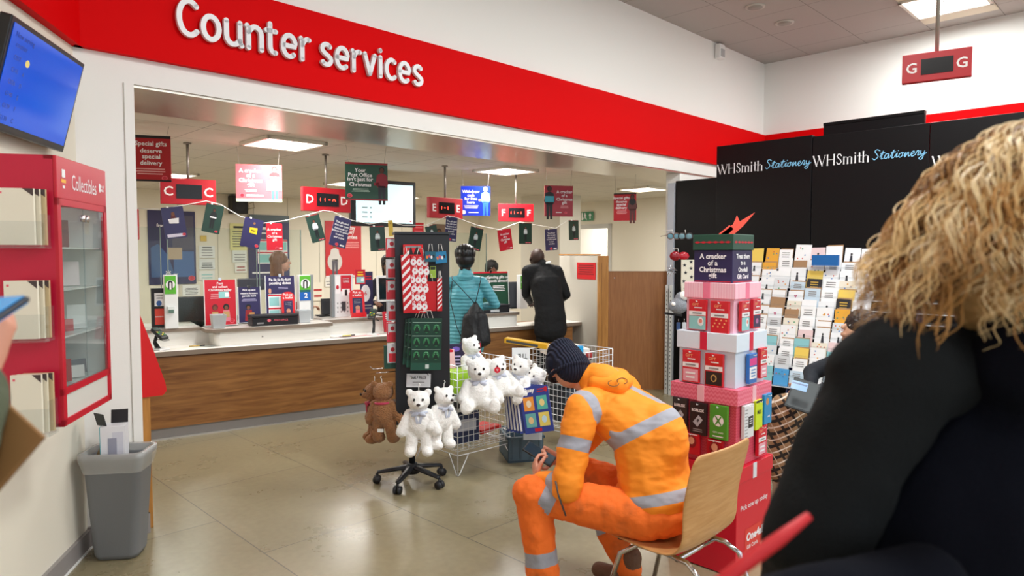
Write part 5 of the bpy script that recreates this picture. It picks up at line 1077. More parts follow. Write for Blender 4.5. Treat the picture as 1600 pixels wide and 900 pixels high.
# ---------- stationery gondola: local x = along the panels to the right (-n), local y = behind (+t), origin at the left end of the first bay
GT = 6.88; gyaw = math.atan2(-NA.y, -NA.x)
gd_ = -NA
ga = PL(1121, 400, TN(GT, 0), NA); g0_ = V((ga.x, ga.y, 0)); 
def GX(u, v): p = PL(u, v, g0_, gd_); return (p-g0_).dot(gd_), p.z
PB = M('09090c', .38, spec=.25); PB2 = M('0c0c10', .4, spec=.25)
gx1 = GX(1271, 300)[0]; gx2 = GX(1455, 200)[0]; zt_ = GX(1121, 230)[1]; zt2 = GX(1455, 193)[1]
gon = thing('stationery_unit', 'tall black stationery display unit with white and blue lettering', 'display unit', g0_, gyaw)
for a, b, z in ((0, gx1-.004, zt_), (gx1+.004, gx2, zt2), (gx2+.006, gx2+1.0, zt2)):
    hp = MB().bx((a, -.05, .12), (b, .03, z), PB).build('header_board', gon, bev=.003)
def serif_name(x0, z0, x1, w_name):
    pass
def script(mb, x, z, w, h, m):
    """flowing lettering drawn as thin joined strokes"""
    S = {'S': [[(.5, 1.25), (.2, 1.45), (.02, 1.2), (.25, .8), (.42, .4), (.15, .0), (-.1, .2)]], 't': [[(.0, .3), (.25, 1.2), (.15, .1), (.35, .1)], [(.0, .85), (.42, .9)]],
         'a': [[(.42, .65), (.15, .7), (.05, .2), (.25, .05), (.45, .7), (.42, .1), (.6, .2)]], 'i': [[(.0, .2), (.2, .7), (.15, .1), (.32, .2)], [(.26, 1.0), (.27, 1.05)]],
         'o': [[(.3, .7), (.05, .45), (.15, .03), (.4, .3), (.3, .7), (.55, .55)]], 'n': [[(.0, .2), (.12, .7), (.1, .0), (.35, .7), (.42, .1), (.58, .2)]], 'e': [[(.0, .3), (.3, .5), (.25, .75), (.05, .5), (.15, .03), (.42, .2)]],
         'r': [[(.0, .2), (.15, .75), (.3, .65), (.25, .1), (.4, .2)]], 'y': [[(.05, .7), (.1, .2), (.35, .3), (.42, .7), (.3, -.45), (.0, -.35), (.3, .05), (.6, .35)]]}
    W = {'S': .62, 't': .42, 'a': .62, 'i': .34, 'o': .56, 'n': .6, 'e': .44, 'r': .42, 'y': .5}
    tot = sum(W[c] for c in 'Stationery'); k = w/tot; cx = 0
    for c in 'Stationery':
        for st in S[c]:
            p = [(x+(cx+a+.12*b)*k, z+b*h) for a, b in st]
            q_ = []
            for i in range(len(p)-1):
                for s_ in range(4):
                    t_ = s_/4; p0 = V(p[max(i-1, 0)]); p1 = V(p[i]); p2 = V(p[i+1]); p3 = V(p[min(i+2, len(p)-1)])
                    q_.append(tuple(.5*((2*p1)+(-p0+p2)*t_+(2*p0-5*p1+4*p2-p3)*t_*t_+(-p0+3*p1-3*p2+p3)*t_**3)))
            q_.append(p[-1]); stroke(mb, q_, .0035, -.0525, -.051, m)
        cx += W[c]
def serif(mb, s, x, z, w, h, m):
    """letters with thick stems, thin joins and small serifs"""
    D = {'W': (1.25, [((0, 1), (.32, 0), 1), ((.32, 0), (.6, .95), 0), ((.5, 1), (.85, 0), 1), ((.85, 0), (1.15, 1), 0)], [(0, 1), (.5, 1), (1.15, 1)]),
         'H': (.95, [((.12, 0), (.12, 1), 1), ((.75, 0), (.75, 1), 1), ((.12, .52), (.75, .52), 0)], [(.12, 0), (.12, 1), (.75, 0), (.75, 1)]),
         'm': (1.0, [((.1, 0), (.1, .66), 1), ((.1, .55), (.3, .66), 0), ((.45, .55), (.45, 0), 1), ((.3, .66), (.45, .55), 0), ((.45, .55), (.66, .66), 0), ((.66, .66), (.8, .55), 0), ((.8, .55), (.8, 0), 1)], [(.1, 0), (.45, 0), (.8, 0)]),
         'i': (.33, [((.14, 0), (.14, .66), 1), ((.14, .88), (.14, .95), 1)], [(.14, 0)]), 't': (.42, [((.2, .05), (.2, .9), 1), ((.02, .64), (.38, .64), 0), ((.2, .03), (.38, .06), 0)], []),
         'h': (.72, [((.12, 0), (.12, 1), 1), ((.12, .5), (.35, .66), 0), ((.35, .66), (.54, .5), 0), ((.54, .5), (.54, 0), 1)], [(.12, 0), (.12, 1), (.54, 0)])}
    wd = {'S': .62}; tot = sum(D[c][0] if c in D else .62 for c in s); k = w/tot; cx = 0
    for c in s:
        if c == 'S':
            stroke(mb, [(x+(cx+.28+a)*k, z+b*h) for a, b in [(.2, .8), (.1, .97), (-.08, .98), (-.2, .78), (-.05, .57), (.12, .42), (.2, .22), (.05, .02), (-.12, .03), (-.22, .2)]], .0042, -.0525, -.051, m); cx += .62; continue
        w_, st, sf = D[c]
        for a, b, th in st: stroke(mb, [(x+(cx+a[0])*k, z+a[1]*h), (x+(cx+b[0])*k, z+b[1]*h)], .0055 if th else .0018, -.0525, -.051, m)
        for a in sf: mb.rect(x+(cx+a[0]-.1)*k, z+a[1]*h-.0016, x+(cx+a[0]+.1)*k, z+a[1]*h+.0016, m, -.0527)
        cx += w_
LTW = M('f0eff2', .5); LTB = M('84c4ea', .5)
for (u0, v0, u1, u2, u3, vb) in ((1125, 273, 1196, 1200, 1268, 0), (1274, 261, 1362, 1367, 1447, 0)):
    a, z = GX(u0, v0); b = GX(u1, v0)[0]; c = GX(u2, v0)[0]; d = GX(u3, v0)[0]; z = GX(u0, v0)[1]
    mb = MB(); serif(mb, 'WHSmith', a, z, b-a, .098, LTW); mb.build('white_lettering', gon)
    mb = MB(); script(mb, c, z+.012, d-c, .062, LTB); mb.build('blue_lettering', gon)
a = gx2+.03; mb = MB(); serif(mb, 'WHSmith', a, zt_-.42, .5, .105, LTW); mb.build('white_lettering', gon); mb = MB(); script(mb, a+.53, zt_-.408, .44, .062, LTB); mb.build('blue_lettering', gon)
MB().bx((0, -.62, .02), (gx2+1.0, 0, .14), M('2b2b33', .4)).build('plinth', gon)
# side return + perforated end uprights
lowu = GX(1056, 283)
mb = MB(); mb.bx((lowu[0], -.0, .12), (-.01, .03, lowu[1]), PB).build('side_panel', gon)
mb = MB(); mb.bx((lowu[0]-.09, -.02, 0), (lowu[0]-.01, .04, lowu[1]-.02), M('b9bcc6', .4)).build('end_upright', gon)
PF = M('d2d4d2', .4)
mb = MB(); 
for k, xx in enumerate((lowu[0]-.02, lowu[0]+.05)): mb.bx((xx, -.16-.03*k, 0), (xx+.035, -.13-.03*k, 1.25), PF)
mb.build('perforated_upright', gon)
for i, xx in enumerate((lowu[0]-.02, lowu[0]+.05)):
    mb = MB()
    for j in range(24): mb.rect(xx+.013, .06+.048*j, xx+.022, .075+.048*j, BLK, -.161-.03*i)
    mb.build('slot_row', gon)
# small dark unit behind the header boards
p0 = PL(1287, 195, TN(7.6, 0), NA); p1 = PL(1443, 195, TN(7.6, 0), NA); zz1 = PL(1287, 197, TN(7.6, 0), NA).z
w = (p1-p0).length; t = thing('rear_display_unit', 'black display unit behind, its top showing above the lettered boards', 'display unit', V((p0.x, p0.y, 0)), gyaw)
MB().bx((0, 0, .1), (w, .05, zz1), PB2).build('panel', t); MB().bx((0, -.3, 0), (w, .0, .1), PB2).build('plinth', t); MB().bx((0, -.01, zz1), (w, .06, zz1+.03), PB).build('top_cap', t)
# ---------- greeting card racks: stepped pockets and a card in each
cards = gon
NR = 13; z_of = lambda r: 1.455-.092*r; y_of = lambda r: -.10-.037*r
cx0 = GX(1178, 400)[0]
RK = M('e4e6ec', .35)
for r in range(NR):
    MB().bx((-.0, y_of(r)-.022, z_of(r)-.006), (gx2+.95, y_of(r)+.03, z_of(r)-.001), RK).bx((0, y_of(r)-.024, z_of(r)-.006), (gx2+.95, y_of(r)-.021, z_of(r)+.022), PSX).build('card_shelf', cards)
for xx in (-.004, gx1, gx2): MB().add([(xx-.006, 0, .14), (xx+.006, 0, .14), (xx-.006, y_of(NR)-.02, .14), (xx+.006, y_of(NR)-.02, .14), (xx-.006, 0, 1.5), (xx+.006, 0, 1.5), (xx-.006, -.09, 1.5), (xx+.006, -.09, 1.5)], [(0, 1, 3, 2), (4, 6, 7, 5), (0, 4, 5, 1), (2, 3, 7, 6), (0, 2, 6, 4), (1, 5, 7, 3)], M('2b3560', .4)).build('divider', cards)
CW_ = .155; looks = [('white', 'f6f6f8', None), ('white', 'eff1f5', 'figure'), ('cream', 'ece4d4', 'dots'), ('kraft brown', 'a98461', None), ('white', 'f8f8fa', 'lines'), ('black', '26262c', 'gold'), ('pale yellow', 'f0cf62', None), ('white', 'f2f4f8', 'heart'), ('pale blue', 'c9dcec', 'lines'), ('orange', 'e8a838', 'dots'), ('pale grey', 'dfe2e6', 'dots'), ('pale grey', 'd8dade', 'lines'), ('pale pink', 'ecd0d2', 'figure'), ('white', 'f4f4f6', 'dots')]
words_ = ['top', 'second', 'third', 'fourth', 'fifth', 'sixth', 'seventh', 'eighth', 'ninth', 'tenth', 'eleventh', 'twelfth', 'lowest']
cw_ = ['first', 'second', 'third', 'fourth', 'fifth', 'sixth', 'seventh', 'eighth', 'ninth', 'tenth']
rg = random.Random(11); 
def card_art(mb, k, w, h, rg):
    if k == 'figure':
        x = rg.uniform(-.1, .1)*w; mb.disc(x, h*.2, w*.07, w*.08, BLK, E1, 8); mb.poly([(x-w*.1, -h*.25), (x+w*.12, -h*.22), (x+w*.06, h*.14), (x-w*.06, h*.14)], M('30323c', .5), E1)
    elif k == 'dots':
        for i in range(5): mb.disc(rg.uniform(-.35, .35)*w, rg.uniform(-.1, .4)*h, w*.05, w*.05, M(rg.choice(['d05a4a', '3a7ac0', 'e0a030', '4a9a6a']), .5), E1, 7)
    elif k == 'lines': lines(mb, -w*.3, w*.3, h*.05, h*.38, 3, GRY)
    elif k == 'gold': lines(mb, -w*.3, w*.3, h*.0, h*.38, 3, M('c9a44a', .4))
    elif k == 'heart': mb.disc(-w*.05, h*.2, w*.05, w*.05, M('c04a7a', .5), E1, 8); mb.disc(w*.05, h*.2, w*.05, w*.05, M('c04a7a', .5), E1, 8); mb.poly([(-w*.1, h*.18), (0, h*.05), (w*.1, h*.18)], M('c04a7a', .5), E1)
for r in range(NR):
    ncol = 9
    for c in range(ncol):
        lk = rg.choice(looks+[looks[0], looks[1], looks[4], looks[4], looks[0], looks[13], looks[1]])
        if r >= 9 and rg.random() < .35: lk = rg.choice([looks[0], looks[4], ('green', '6fa84a', 'dots'), ('sky blue', '4aa0dc', 'dots'), ('teal', '8cc8d0', None)])
        w = CW_*rg.uniform(.82, .98); h = rg.uniform(.15, .20) if r else rg.uniform(.17, .24); x = cx0-.16+CW_*(c+.5)+rg.uniform(-.01, .01)
        if x > gx2+.3: continue
        mb = MB(); mb.bx((-w/2, 0, -h/2), (w/2, .006, h/2), M(lk[1], .5)); card_art(mb, lk[2], w, h, rg)
        if rg.random() < .3: mb.bx((-w/2+.01, .007, -h/2), (w/2+.004, .010, h/2+.012), M('b08a64', .6))
        cs = cards.location; ang = -.22; q = V(cs)+gd_*x+TA*(y_of(r)+.012+.0)+V((0, 0, z_of(r)+h/2+.001))
        o = mb.build('greeting_card', None, q, rot=Euler((ang, rg.uniform(-.03, .03), gyaw), 'XYZ'))
        nm = {None: 'plain', 'figure': 'with a dark figure', 'dots': 'with coloured dots', 'lines': 'with grey lines', 'gold': 'with gold lines', 'heart': 'with a heart'}[lk[2]]
        if nm == 'plain': lb = f'plain {lk[0]} greeting card, {words_[r]} row, {cw_[c]} from left on the card rack'
        else: lb = f'{lk[0]} greeting card {nm}, {words_[r]} row, {cw_[c]} from left'
        tag(o, lb, 'greeting card', 'greeting cards in the stepped card rack')
a, z = GX(1281, 408); b, z1 = GX(1322, 398)
o = MB().bx((a, -.2, z-.04), (b, -.17, z+.06), M('1666b0', .5)).build('blue_folder', None, g0_, gyaw); tag(o, 'bright blue folder standing at the top of the card rack', 'folder')
# hanging oddments on the end of the unit
def odd(name, label, cat, u, v, Y, fn, rz=0):
    t = thing(name, label, cat, P(u, v, Y), rz, None); fn(t); return t
def glasses(cf, cl):
    def f(t):
        for s in (-1, 1): MB().ell((s*.034, 0, 0), (.032, .006, .028), M(cl, .1)).build('lens', t); MB().tube([(s*.034+.034*math.cos(q*PI/8), -.004, .030*math.sin(q*PI/8)) for q in range(16)], .004, M(cf, .3), 5, True).build('rim', t); MB().tube([(s*.068, 0, .01), (s*.07, .12, .0)], .003, M(cf, .3), 5).build('temple', t)
        MB().tube([(0, .0, .03), (0, .02, .06), (0, .2, .06)], .0025, WHT, 5).build('hook', t)
    return f
odd('sunglasses', 'round sunglasses with brown frames at the end of the stationery unit', 'glasses', 1052, 369, 6.6, glasses('6a4a3a', '5a7f8c'), .3)
odd('sunglasses', 'round sunglasses with dark frames next to the green box lid', 'glasses', 1071, 369, 6.6, glasses('3a2f2f', '6d8f98'), -.2)
odd('party_glasses', 'shiny red party glasses hanging below the round sunglasses', 'glasses', 1060, 400, 6.55, lambda t: (MB().ell((-.03, 0, 0), (.055, .02, .045), M('8a0f1c', .15)).ell((.05, 0, .0), (.055, .02, .04), M('b01828', .15)).build('body', t), MB().tube([(0, 0, .04), (0, .02, .07), (0, .2, .07)], .0025, WHT, 5).build('hook', t)))
def tin(t):
    rq = random.Random(3); mb = MB()
    for k in range(60):
        a = V((rq.gauss(0, 1), rq.gauss(0, 1), rq.gauss(0, 1))).normalized()*rq.uniform(.03, .065); mb.tube([(0, 0, 0), tuple(a*.5+V((0, 0, .005))), tuple(a)], .002, M('c8ccd4', .2, .8), 4)
    mb.build('strands', t)
odd('tinsel_pompom', 'silver tinsel pompom hanging at the end of the stationery unit', 'decoration', 1049, 423, 6.5, tin)
def sock(t):
    mb = MB(); mb.prism([(-.055, -.15), (.05, -.15), (.06, -.08), (.06, .15), (-.06, .15), (-.06, -.08)], -.012, 0, M('ddd6c4', .6)); mb.X = Matrix.Identity(4)
    for i, (x, z) in enumerate(((-.03, .1), (.03, .07), (-.02, .03), (.035, -.01), (-.035, -.05), (.02, -.09), (-.02, -.12), (.03, .13))):
        mb.poly([(x+.02*(1 if q % 2 == 0 else .42)*math.cos(PI/2+q*PI/5), z+.02*(1 if q % 2 == 0 else .42)*math.sin(PI/2+q*PI/5)) for q in range(10)], M('1c1c26', .5), -.0135)
    mb.build('body', t)
odd('star_pouch', 'cream pouch printed with black stars hanging beside the navy box', 'pouch', 1074, 431, 6.4, sock)
def plush(t):
    fuse('body', [('e', (0, 0, 0), (.075, .06, .07)), ('e', (-.06, -.02, .0), (.035, .03, .045)), ('e', (.02, 0, .07), (.05, .04, .05))], M('8b8f96', .95, bump=.5, bscale=90), t, vox=.008, disp=.003, dscale=40)
    fuse('white_tuft', [('e', (.04, -.01, .085), (.045, .04, .04)), ('e', (-.055, -.05, .02), (.02, .02, .02))], WF, t, vox=.008, disp=.003, dscale=40)
odd('plush_toy', 'grey and white plush toy on the black hook bar behind the tower', 'soft toy', 1060, 478, 5.8, plush)
odd('hook_bar', 'black hook bar sticking out at the end of the stationery unit', 'hook', 1052, 491, 5.9, lambda t: (MB().box((0, 0, 0), (.15, .03, .018), BLK, (0, .12, .0)).build('bar', t), MB().tube([(.06, 0, 0), (.1, .35, 0)], .006, BLK, 6).build('arm', t)))
for i, (u, c) in enumerate(((1060, '2c4a7a'), (1069, 'c8ccd2'))): odd('key_ring', ('dark blue trinket hanging under the black hook bar', 'pale trinket hanging under the black hook bar')[i], 'trinket', u, 510, 5.9, lambda t: (MB().box((0, 0, 0), (.035, .012, .07), M(c, .4)).build('body', t, bev=.004), MB().tube([(0, 0, .035), (0, 0, .07)], .002, CHROME, 5).build('chain', t)))
# ---------- stacked gift box tower
tc = V((1.10, 3.56, 0)); tyaw = R(45)
tw = thing('gift_card_tower', 'tower of stacked giant gift boxes carrying gift cards, red base', 'display stand', tc, tyaw)
def m_zig(name, c1, c2, s=60):
    q = NT(name); sp = q.n('SeparateXYZ'); q.l(q.tc.outputs['Object'], sp.inputs[0])
    xy = q.math('ADD', sp.outputs[0], sp.outputs[1]); tri = q.math('ABSOLUTE', q.math('SUBTRACT', q.math('FRACT', q.math('MULTIPLY', xy, s)), .5))
    f = q.math('GREATER_THAN', q.math('FRACT', q.math('ADD', q.math('MULTIPLY', sp.outputs[2], s), tri)), .5)
    q.l(q.mix(f, rgb(c1), rgb(c2)), q.b.inputs['Base Color']); q.b.inputs['Roughness'].default_value = .4; return q.m
def m_stripe(name, c1, c2, s=70):
    q = NT(name); sp = q.n('SeparateXYZ'); q.l(q.tc.outputs['Object'], sp.inputs[0])
    f = q.math('GREATER_THAN', q.math('FRACT', q.math('MULTIPLY', q.math('ADD', sp.outputs[0], sp.outputs[1]), s)), .5)
    q.l(q.mix(f, rgb(c1), rgb(c2)), q.b.inputs['Base Color']); q.b.inputs['Roughness'].default_value = .4; return q.m
PK1 = m_stripe('pink_stripe', 'f2b4c6', 'f8c8d4'); PK2 = M('f0bccf', .4); BL1 = M('dbe6f2', .4); BL2 = M('cfdcec', .4); PR1 = m_zig('rose_zig', 'e0607a', 'ea7d92', 45); PR2 = m_zig('rose_zig2', 'cc4058', 'd65468', 70); RD1 = M('cf0f2c', .35)
def tbox(w, z0, z1, m, nm, b=.003): return MB().bx((-w/2, -w/2, z0), (w/2, w/2, z1), m).build(nm, tw, bev=b)
def tlid(w, z0, z1, m, rib, nm='lid', rw=.032):
    o = tbox(w, z0, z1, m, nm)
    for k in range(4):
        mb = MB(); mb.X = Matrix.Rotation(k*PI/2, 4, 'Z'); mb.bx((-rw, -w/2-.002, z0-.001), (rw*.2, -w/2+.001, z1+.001), rib); mb.build('ribbon', o)
    return o
tbox(.385, .005, .47, RD1, 'base_box'); tlid(.395, .47, .545, RD1, M('d5d9de', .4))
tbox(.35, .545, .855, PR2, 'rose_box'); tlid(.375, .855, .935, PR1, M('f0b8c4', .4), rw=.032)
tbox(.315, .935, 1.115, BL2, 'blue_box'); tlid(.335, 1.115, 1.205, BL1, M('d3143c', .4), rw=.032)
tbox(.265, 1.205, 1.375, PK2, 'pink_box'); tlid(.285, 1.375, 1.455, PK1, M('ee7a98', .4), rw=.032)
nb = tbox(.215, 1.455, 1.62, M('261c4c', .4), 'navy_box')
for k, (ls) in enumerate((['A cracker', 'of a', 'Christmas', 'gift'], ['Treat them', 'to a', 'One4all', 'Gift Card'])):
    mb = MB(); mb.X = Matrix.Rotation((0 if k == 1 else -PI/2), 4, 'Z') @ Matrix.Translation((0, -.1085, 0))
    paras(mb, ls, 0, 1.606, .034, .030 if k == 0 else .026, WPRINT, bold=.03); mb.rect(-.1, 1.458, .1, 1.462, CRIM, -.001); mb.build('box_print', nb)
gl = tbox(.225, 1.62, 1.70, M('1d4a3a', .4), 'green_lid')
for k in range(2):
    mb = MB(); mb.X = Matrix.Rotation((0 if k == 1 else -PI/2), 4, 'Z') @ Matrix.Translation((0, -.1135, 1.66)); mb.rect(-.1, -.002, .1, .002, CRIM, 0)
    for j in range(6): mb.disc(-.085+.034*j, 0, .012, .006, CRIM, -.0005, 8)
    mb.build('garland_print', gl)
def bow(pts, nm): MB().prism(pts, -.004, .004, M('f0503a', .35)).build(nm, tw, (0, 0, 1.70), rz=-tyaw)
bow([(-.02, 0), (.05, .055), (.068, .10), (.082, .068), (.16, .115), (.10, .045), (.05, .0)], 'bow_tail'); bow([(-.03, .0), (.03, .05), (.05, .03), (.02, 0)], 'bow_tail')
# One4all print on the base
for k in (1,):
    mb = MB(); mb.X = Matrix.Translation((0, -.1935, 0)); mb.text('Pick one up today', .0, .335, .036, WPRINT, 0, w=.30, bold=.01); mb.build('base_slogan', tw); mb = MB(); mb.X = Matrix.Translation((0, -.1935, 0))
    mb.rect(-.10, .11, .13, .22, M('d9352e', .4), 0); mb.text('One4all', .01, .175, .055, WPRINT, -.001, w=.19, bold=.04); mb.text('Gift Cards', -.02, .125, .028, WPRINT, -.001, w=.12, bold=.01); mb.build('base_print', tw)
# gift cards hanging on the tower. face 0 = right face, face 1 = left face
def tcard(face, w_, x, z, cw, chh, draw, col, label, n=3, name='gift_card'):
    ang = tyaw+(0 if face == 0 else -PI/2); fx = V((math.cos(ang), math.sin(ang), 0)); fy = V((-math.sin(ang), math.cos(ang), 0))
    base = tc+fx*x-fy*(w_/2+.02)+V((0, 0, z)); t = thing(name, label, 'gift card', base, ang, 'gift cards hanging on the box tower')
    MB().bx((-cw/2, -.006, -chh/2), (cw/2, .012, chh/2), M(col, .25)).build('card', t, bev=.0015)
    mb = MB(); mb.X = Matrix.Translation((0, -.0062, 0)); draw(mb, cw, chh); mb.build('print', t)
    MB().tube([(0, .018, chh*.44), (0, -.02, chh*.44), (0, -.022, chh*.48)], .002, WHT, 5).build('peg', t)
def rpk(k):
    def f(mb, w, h):
        mb.text('GIFT', -w*.1, h*.34, h*.12, M('f0a070', .4), 0); lines(mb, -w*.2, w*.3, h*.2, h*.27, 1, WPRINT); mb.rect(-w*.48, -h*.02, w*.48, h*.12, WPRINT, 0); lines(mb, -w*.3, w*.3, h*.0, h*.1, 1, GRY)
        if k == 0: mb.rect(-w*.48, -h*.48, w*.48, -h*.04, TEAL, 0); mb.disc(w*.2, -h*.22, w*.17, h*.14, WPRINT, -.0006); mb.disc(w*.2, -h*.2, w*.1, h*.07, M('e08a7a', .5), -.0012)
        elif k == 1:
            for i in range(9): mb.disc(-w*.35+w*.09*i, -h*.2+h*.1*((i*7) % 3-1), w*.05, h*.03, M('f0b070', .4), 0, 6)
        elif k == 2: mb.rect(-w*.45, -h*.46, w*.45, -h*.08, M('e8a0b0', .4), 0); lines(mb, -w*.3, w*.3, -h*.4, -h*.14, 2, WPRINT)
        elif k == 3: mb.rect(-w*.45, -h*.46, w*.45, -h*.05, M('201c20', .4), 0); mb.disc(0, -h*.25, w*.18, h*.12, M('c09a5a', .4), -.0006, 8); mb.disc(0, -h*.25, w*.11, h*.08, M('201c20', .4), -.0012, 8)
        else: mb.rect(-w*.45, -h*.46, w*.45, -h*.05, M('3a2a50', .4), 0); mb.disc(0, -h*.25, w*.2, h*.1, M('b06a9a', .4), -.0006, 6)
    return f
tcard(1, .265, -.055, 1.29, .098, .155, rpk(0), 'd0202c', 'red gift card pack with a teal picture on the pink box, left one'); tcard(1, .265, .068, 1.285, .098, .16, rpk(1), 'd0202c', 'red gift card pack with gold specks on the pink box, beside the corner')
tcard(0, .265, -.06, 1.29, .085, .15, rpk(0), 'c82030', 'red gift card pack on the right pink face nearest the corner'); tcard(0, .265, .065, 1.295, .085, .15, rpk(4), 'c82030', 'red gift card pack with purple picture on the right pink face')
tcard(1, .315, -.075, 1.025, .095, .165, rpk(2), 'd0202c', 'red and rose gift card pack on the blue box, left one'); tcard(1, .315, .055, 1.02, .098, .165, rpk(3), 'c81c2a', 'red and black gift card pack on the blue box beside the corner')
tcard(0, .315, -.02, 1.025, .085, .15, lambda mb, w, h: (mb.rect(-w*.45, h*.1, w*.45, h*.35, M('d8388a', .4), 0), mb.rect(-w*.45, -h*.35, w*.45, h*.05, WPRINT, 0), lines(mb, -w*.3, w*.3, -h*.3, 0, 3, M('5a8ac0', .4))), '2a6ab8', 'blue white and magenta gift card on the right blue box face'); tcard(0, .315, .1, 1.04, .075, .155, rpk(2), 'd0202c', 'red gift card pack at the far right of the blue box')
def rob(mb, w, h): mb.text('ROBLOX', 0, h*.26, h*.12, WPRINT, 0, w=w*.75, bold=.04); mb.poly([(-w*.3, -h*.12), (w*.05, h*.12), (w*.3, -h*.02), (-w*.02, -h*.26)], M('b8bac0', .4), 0); mb.poly([(-w*.08, -h*.07), (w*.02, h*.01), (w*.1, -h*.04), (.0, -h*.12)], M('3a3a40', .4), -.0006); lines(mb, -w*.3, w*.3, -h*.42, -h*.3, 2, GRY)
tcard(1, .35, -.125, .775, .085, .165, rob, '2a2426', 'black gift card with white lettering, leftmost on the rose box'); tcard(1, .35, -.02, .765, .092, .165, rob, '241f22', 'black gift card with white lettering beside the green card')
def xb(mb, w, h): mb.disc(0, h*.05, w*.3, w*.3, WPRINT, 0, 24); [mb.poly([(a*w*.2, h*.05+b*w*.22), (a*w*.13, h*.05+b*w*.25), (-a*w*.19, h*.05-b*w*.2), (-a*w*.13, h*.05-b*w*.25)], M('4a9a30', .4), -.0008) for a, b in ((1, 1), (-1, 1))]; mb.text('GIFT CARD', 0, -h*.3, h*.06, WPRINT, 0, w=w*.6); lines(mb, -w*.3, w*.3, -h*.45, -h*.38, 1, WPRINT)
tcard(1, .35, .093, .765, .095, .17, xb, '4f9a32', 'green gift card with a round white cross symbol on the rose box')
tcard(0, .35, -.09, .77, .10, .165, lambda mb, w, h: (mb.rect(-w*.1, -h*.2, w*.42, h*.15, M('202024', .4), 0), lines(mb, 0, w*.3, -h*.1, h*.1, 3, WPRINT), [mb.rect(-w*.45, -h*.45+i*h*.1, -w*.15, -h*.42+i*h*.1, GRY, 0) for i in range(9)]), 'dcdde0', 'white and black striped gift card right of the tower corner')
tcard(0, .35, .02, .785, .075, .15, lambda mb, w, h: (mb.text('M&S', 0, h*.1, h*.2, BLK, -.0006, w=w*.6), mb.rect(-w*.48, h*.42, w*.48, h*.5, BLK, 0)), 'c8e020', 'lime yellow gift card with black letters on the right rose face')
tcard(0, .35, .12, .80, .085, .155, lambda mb, w, h: (mb.disc(-w*.1, h*.25, w*.2, h*.12, M('c08a5a', .4), 0, 10), mb.text('card', w*.1, -h*.25, h*.1, WPRINT, 0)), '1c88c0', 'bright blue gift card at the far right of the rose box')
def rp2(mb, w, h): mb.disc(0, h*.1, w*.33, h*.3, M('8a1420', .3), 0, 14); mb.disc(0, h*.15, w*.2, h*.18, M('e0a080', .4), -.0006, 10); lines(mb, -w*.4, w*.4, h*.4, h*.48, 1, WPRINT)
tcard(1, .35, -.055, .63, .09, .11, rp2, 'c81828', 'dark red gift card under the black cards on the rose box'); tcard(1, .35, .075, .62, .09, .11, rp2, 'b01424', 'dark red gift card under the green card on the rose box')
tcard(0, .35, .06, .645, .085, .15, rpk(2), 'd01c30', 'red gift card pack low on the right rose face'); 
# ---------- moulded plywood chair under the worker
chb = V((.811, 2.80, 0)); chy = math.atan2(.354, .33)*0+math.atan2(.33, .354)   # local x along the back, local y = backwards is -y
def chair(name, label, origin, yaw):
    t = thing(name, label, 'chair', origin, yaw)
    # local: x across, y forward (+) , back at y=0
    ply = m_wood('beech_ply', 'c08a50', 'd2a069', (3, 3, 26), .35)
    prof = []   # (y, z, half width)
    pts = [(.47, .375, .19), (.43, .392, .21), (.30, .395, .222), (.18, .388, .226), (.08, .388, .226), (.03, .40, .224), (.0, .425, .22), (-.02, .475, .216), (-.035, .57, .22), (-.055, .67, .228), (-.075, .755, .232), (-.088, .80, .222), (-.093, .82, .195)]
    nx = 14; vs = []
    for (y, z, hw) in pts:
        for i in range(nx+1):
            a = -1+2*i/nx; dep = .022*(1-a*a)
            if z > .5: vs.append((a*hw, y-dep*.9+.02, z))
            else: vs.append((a*hw, y, z-dep*.7))
    fs = [(r*(nx+1)+i, r*(nx+1)+i+1, (r+1)*(nx+1)+i+1, (r+1)*(nx+1)+i) for r in range(len(pts)-1) for i in range(nx)]
    mb = MB(); mb.add(vs, fs, ply, True); o = mb.build('shell', t); s = o.modifiers.new('s', 'SOLIDIFY'); s.thickness = .012; s.offset = 0; b = o.modifiers.new('u', 'SUBSURF'); b.levels = 1; b.render_levels = 2
    for s in (-1, 1):
        MB().tube([(s*.19, -.16, .01), (s*.165, -.06, .32), (s*.15, .0, .355), (s*.14, .12, .358)], .011, CHROME, 10).build('leg', t); MB().tube([(s*.20, .40, .01), (s*.17, .32, .30), (s*.15, .24, .355), (s*.14, .12, .358)], .011, CHROME, 10).build('leg', t)
    MB().tube([(-.15, .05, .352), (.15, .05, .352)], .011, CHROME, 8).build('cross_bar', t); MB().tube([(-.15, .25, .352), (.15, .25, .352)], .011, CHROME, 8).build('cross_bar', t)
    for s in (-1, 1): MB().cyl((s*.15, .33, .355), (s*.15, .33, .38), .014, BLK).build('buffer', t)
    return t
ch = chair('plywood_chair', 'curved beech plywood chair with chrome legs under the worker in orange', V((.815, 2.80, -.0)), R(44))
SK = lambda h: M(h, .55, bump=.05, bscale=120)
def cloth(h, b=.35, s=22, **k): return M(h, .85, bump=b, bscale=s, **k)
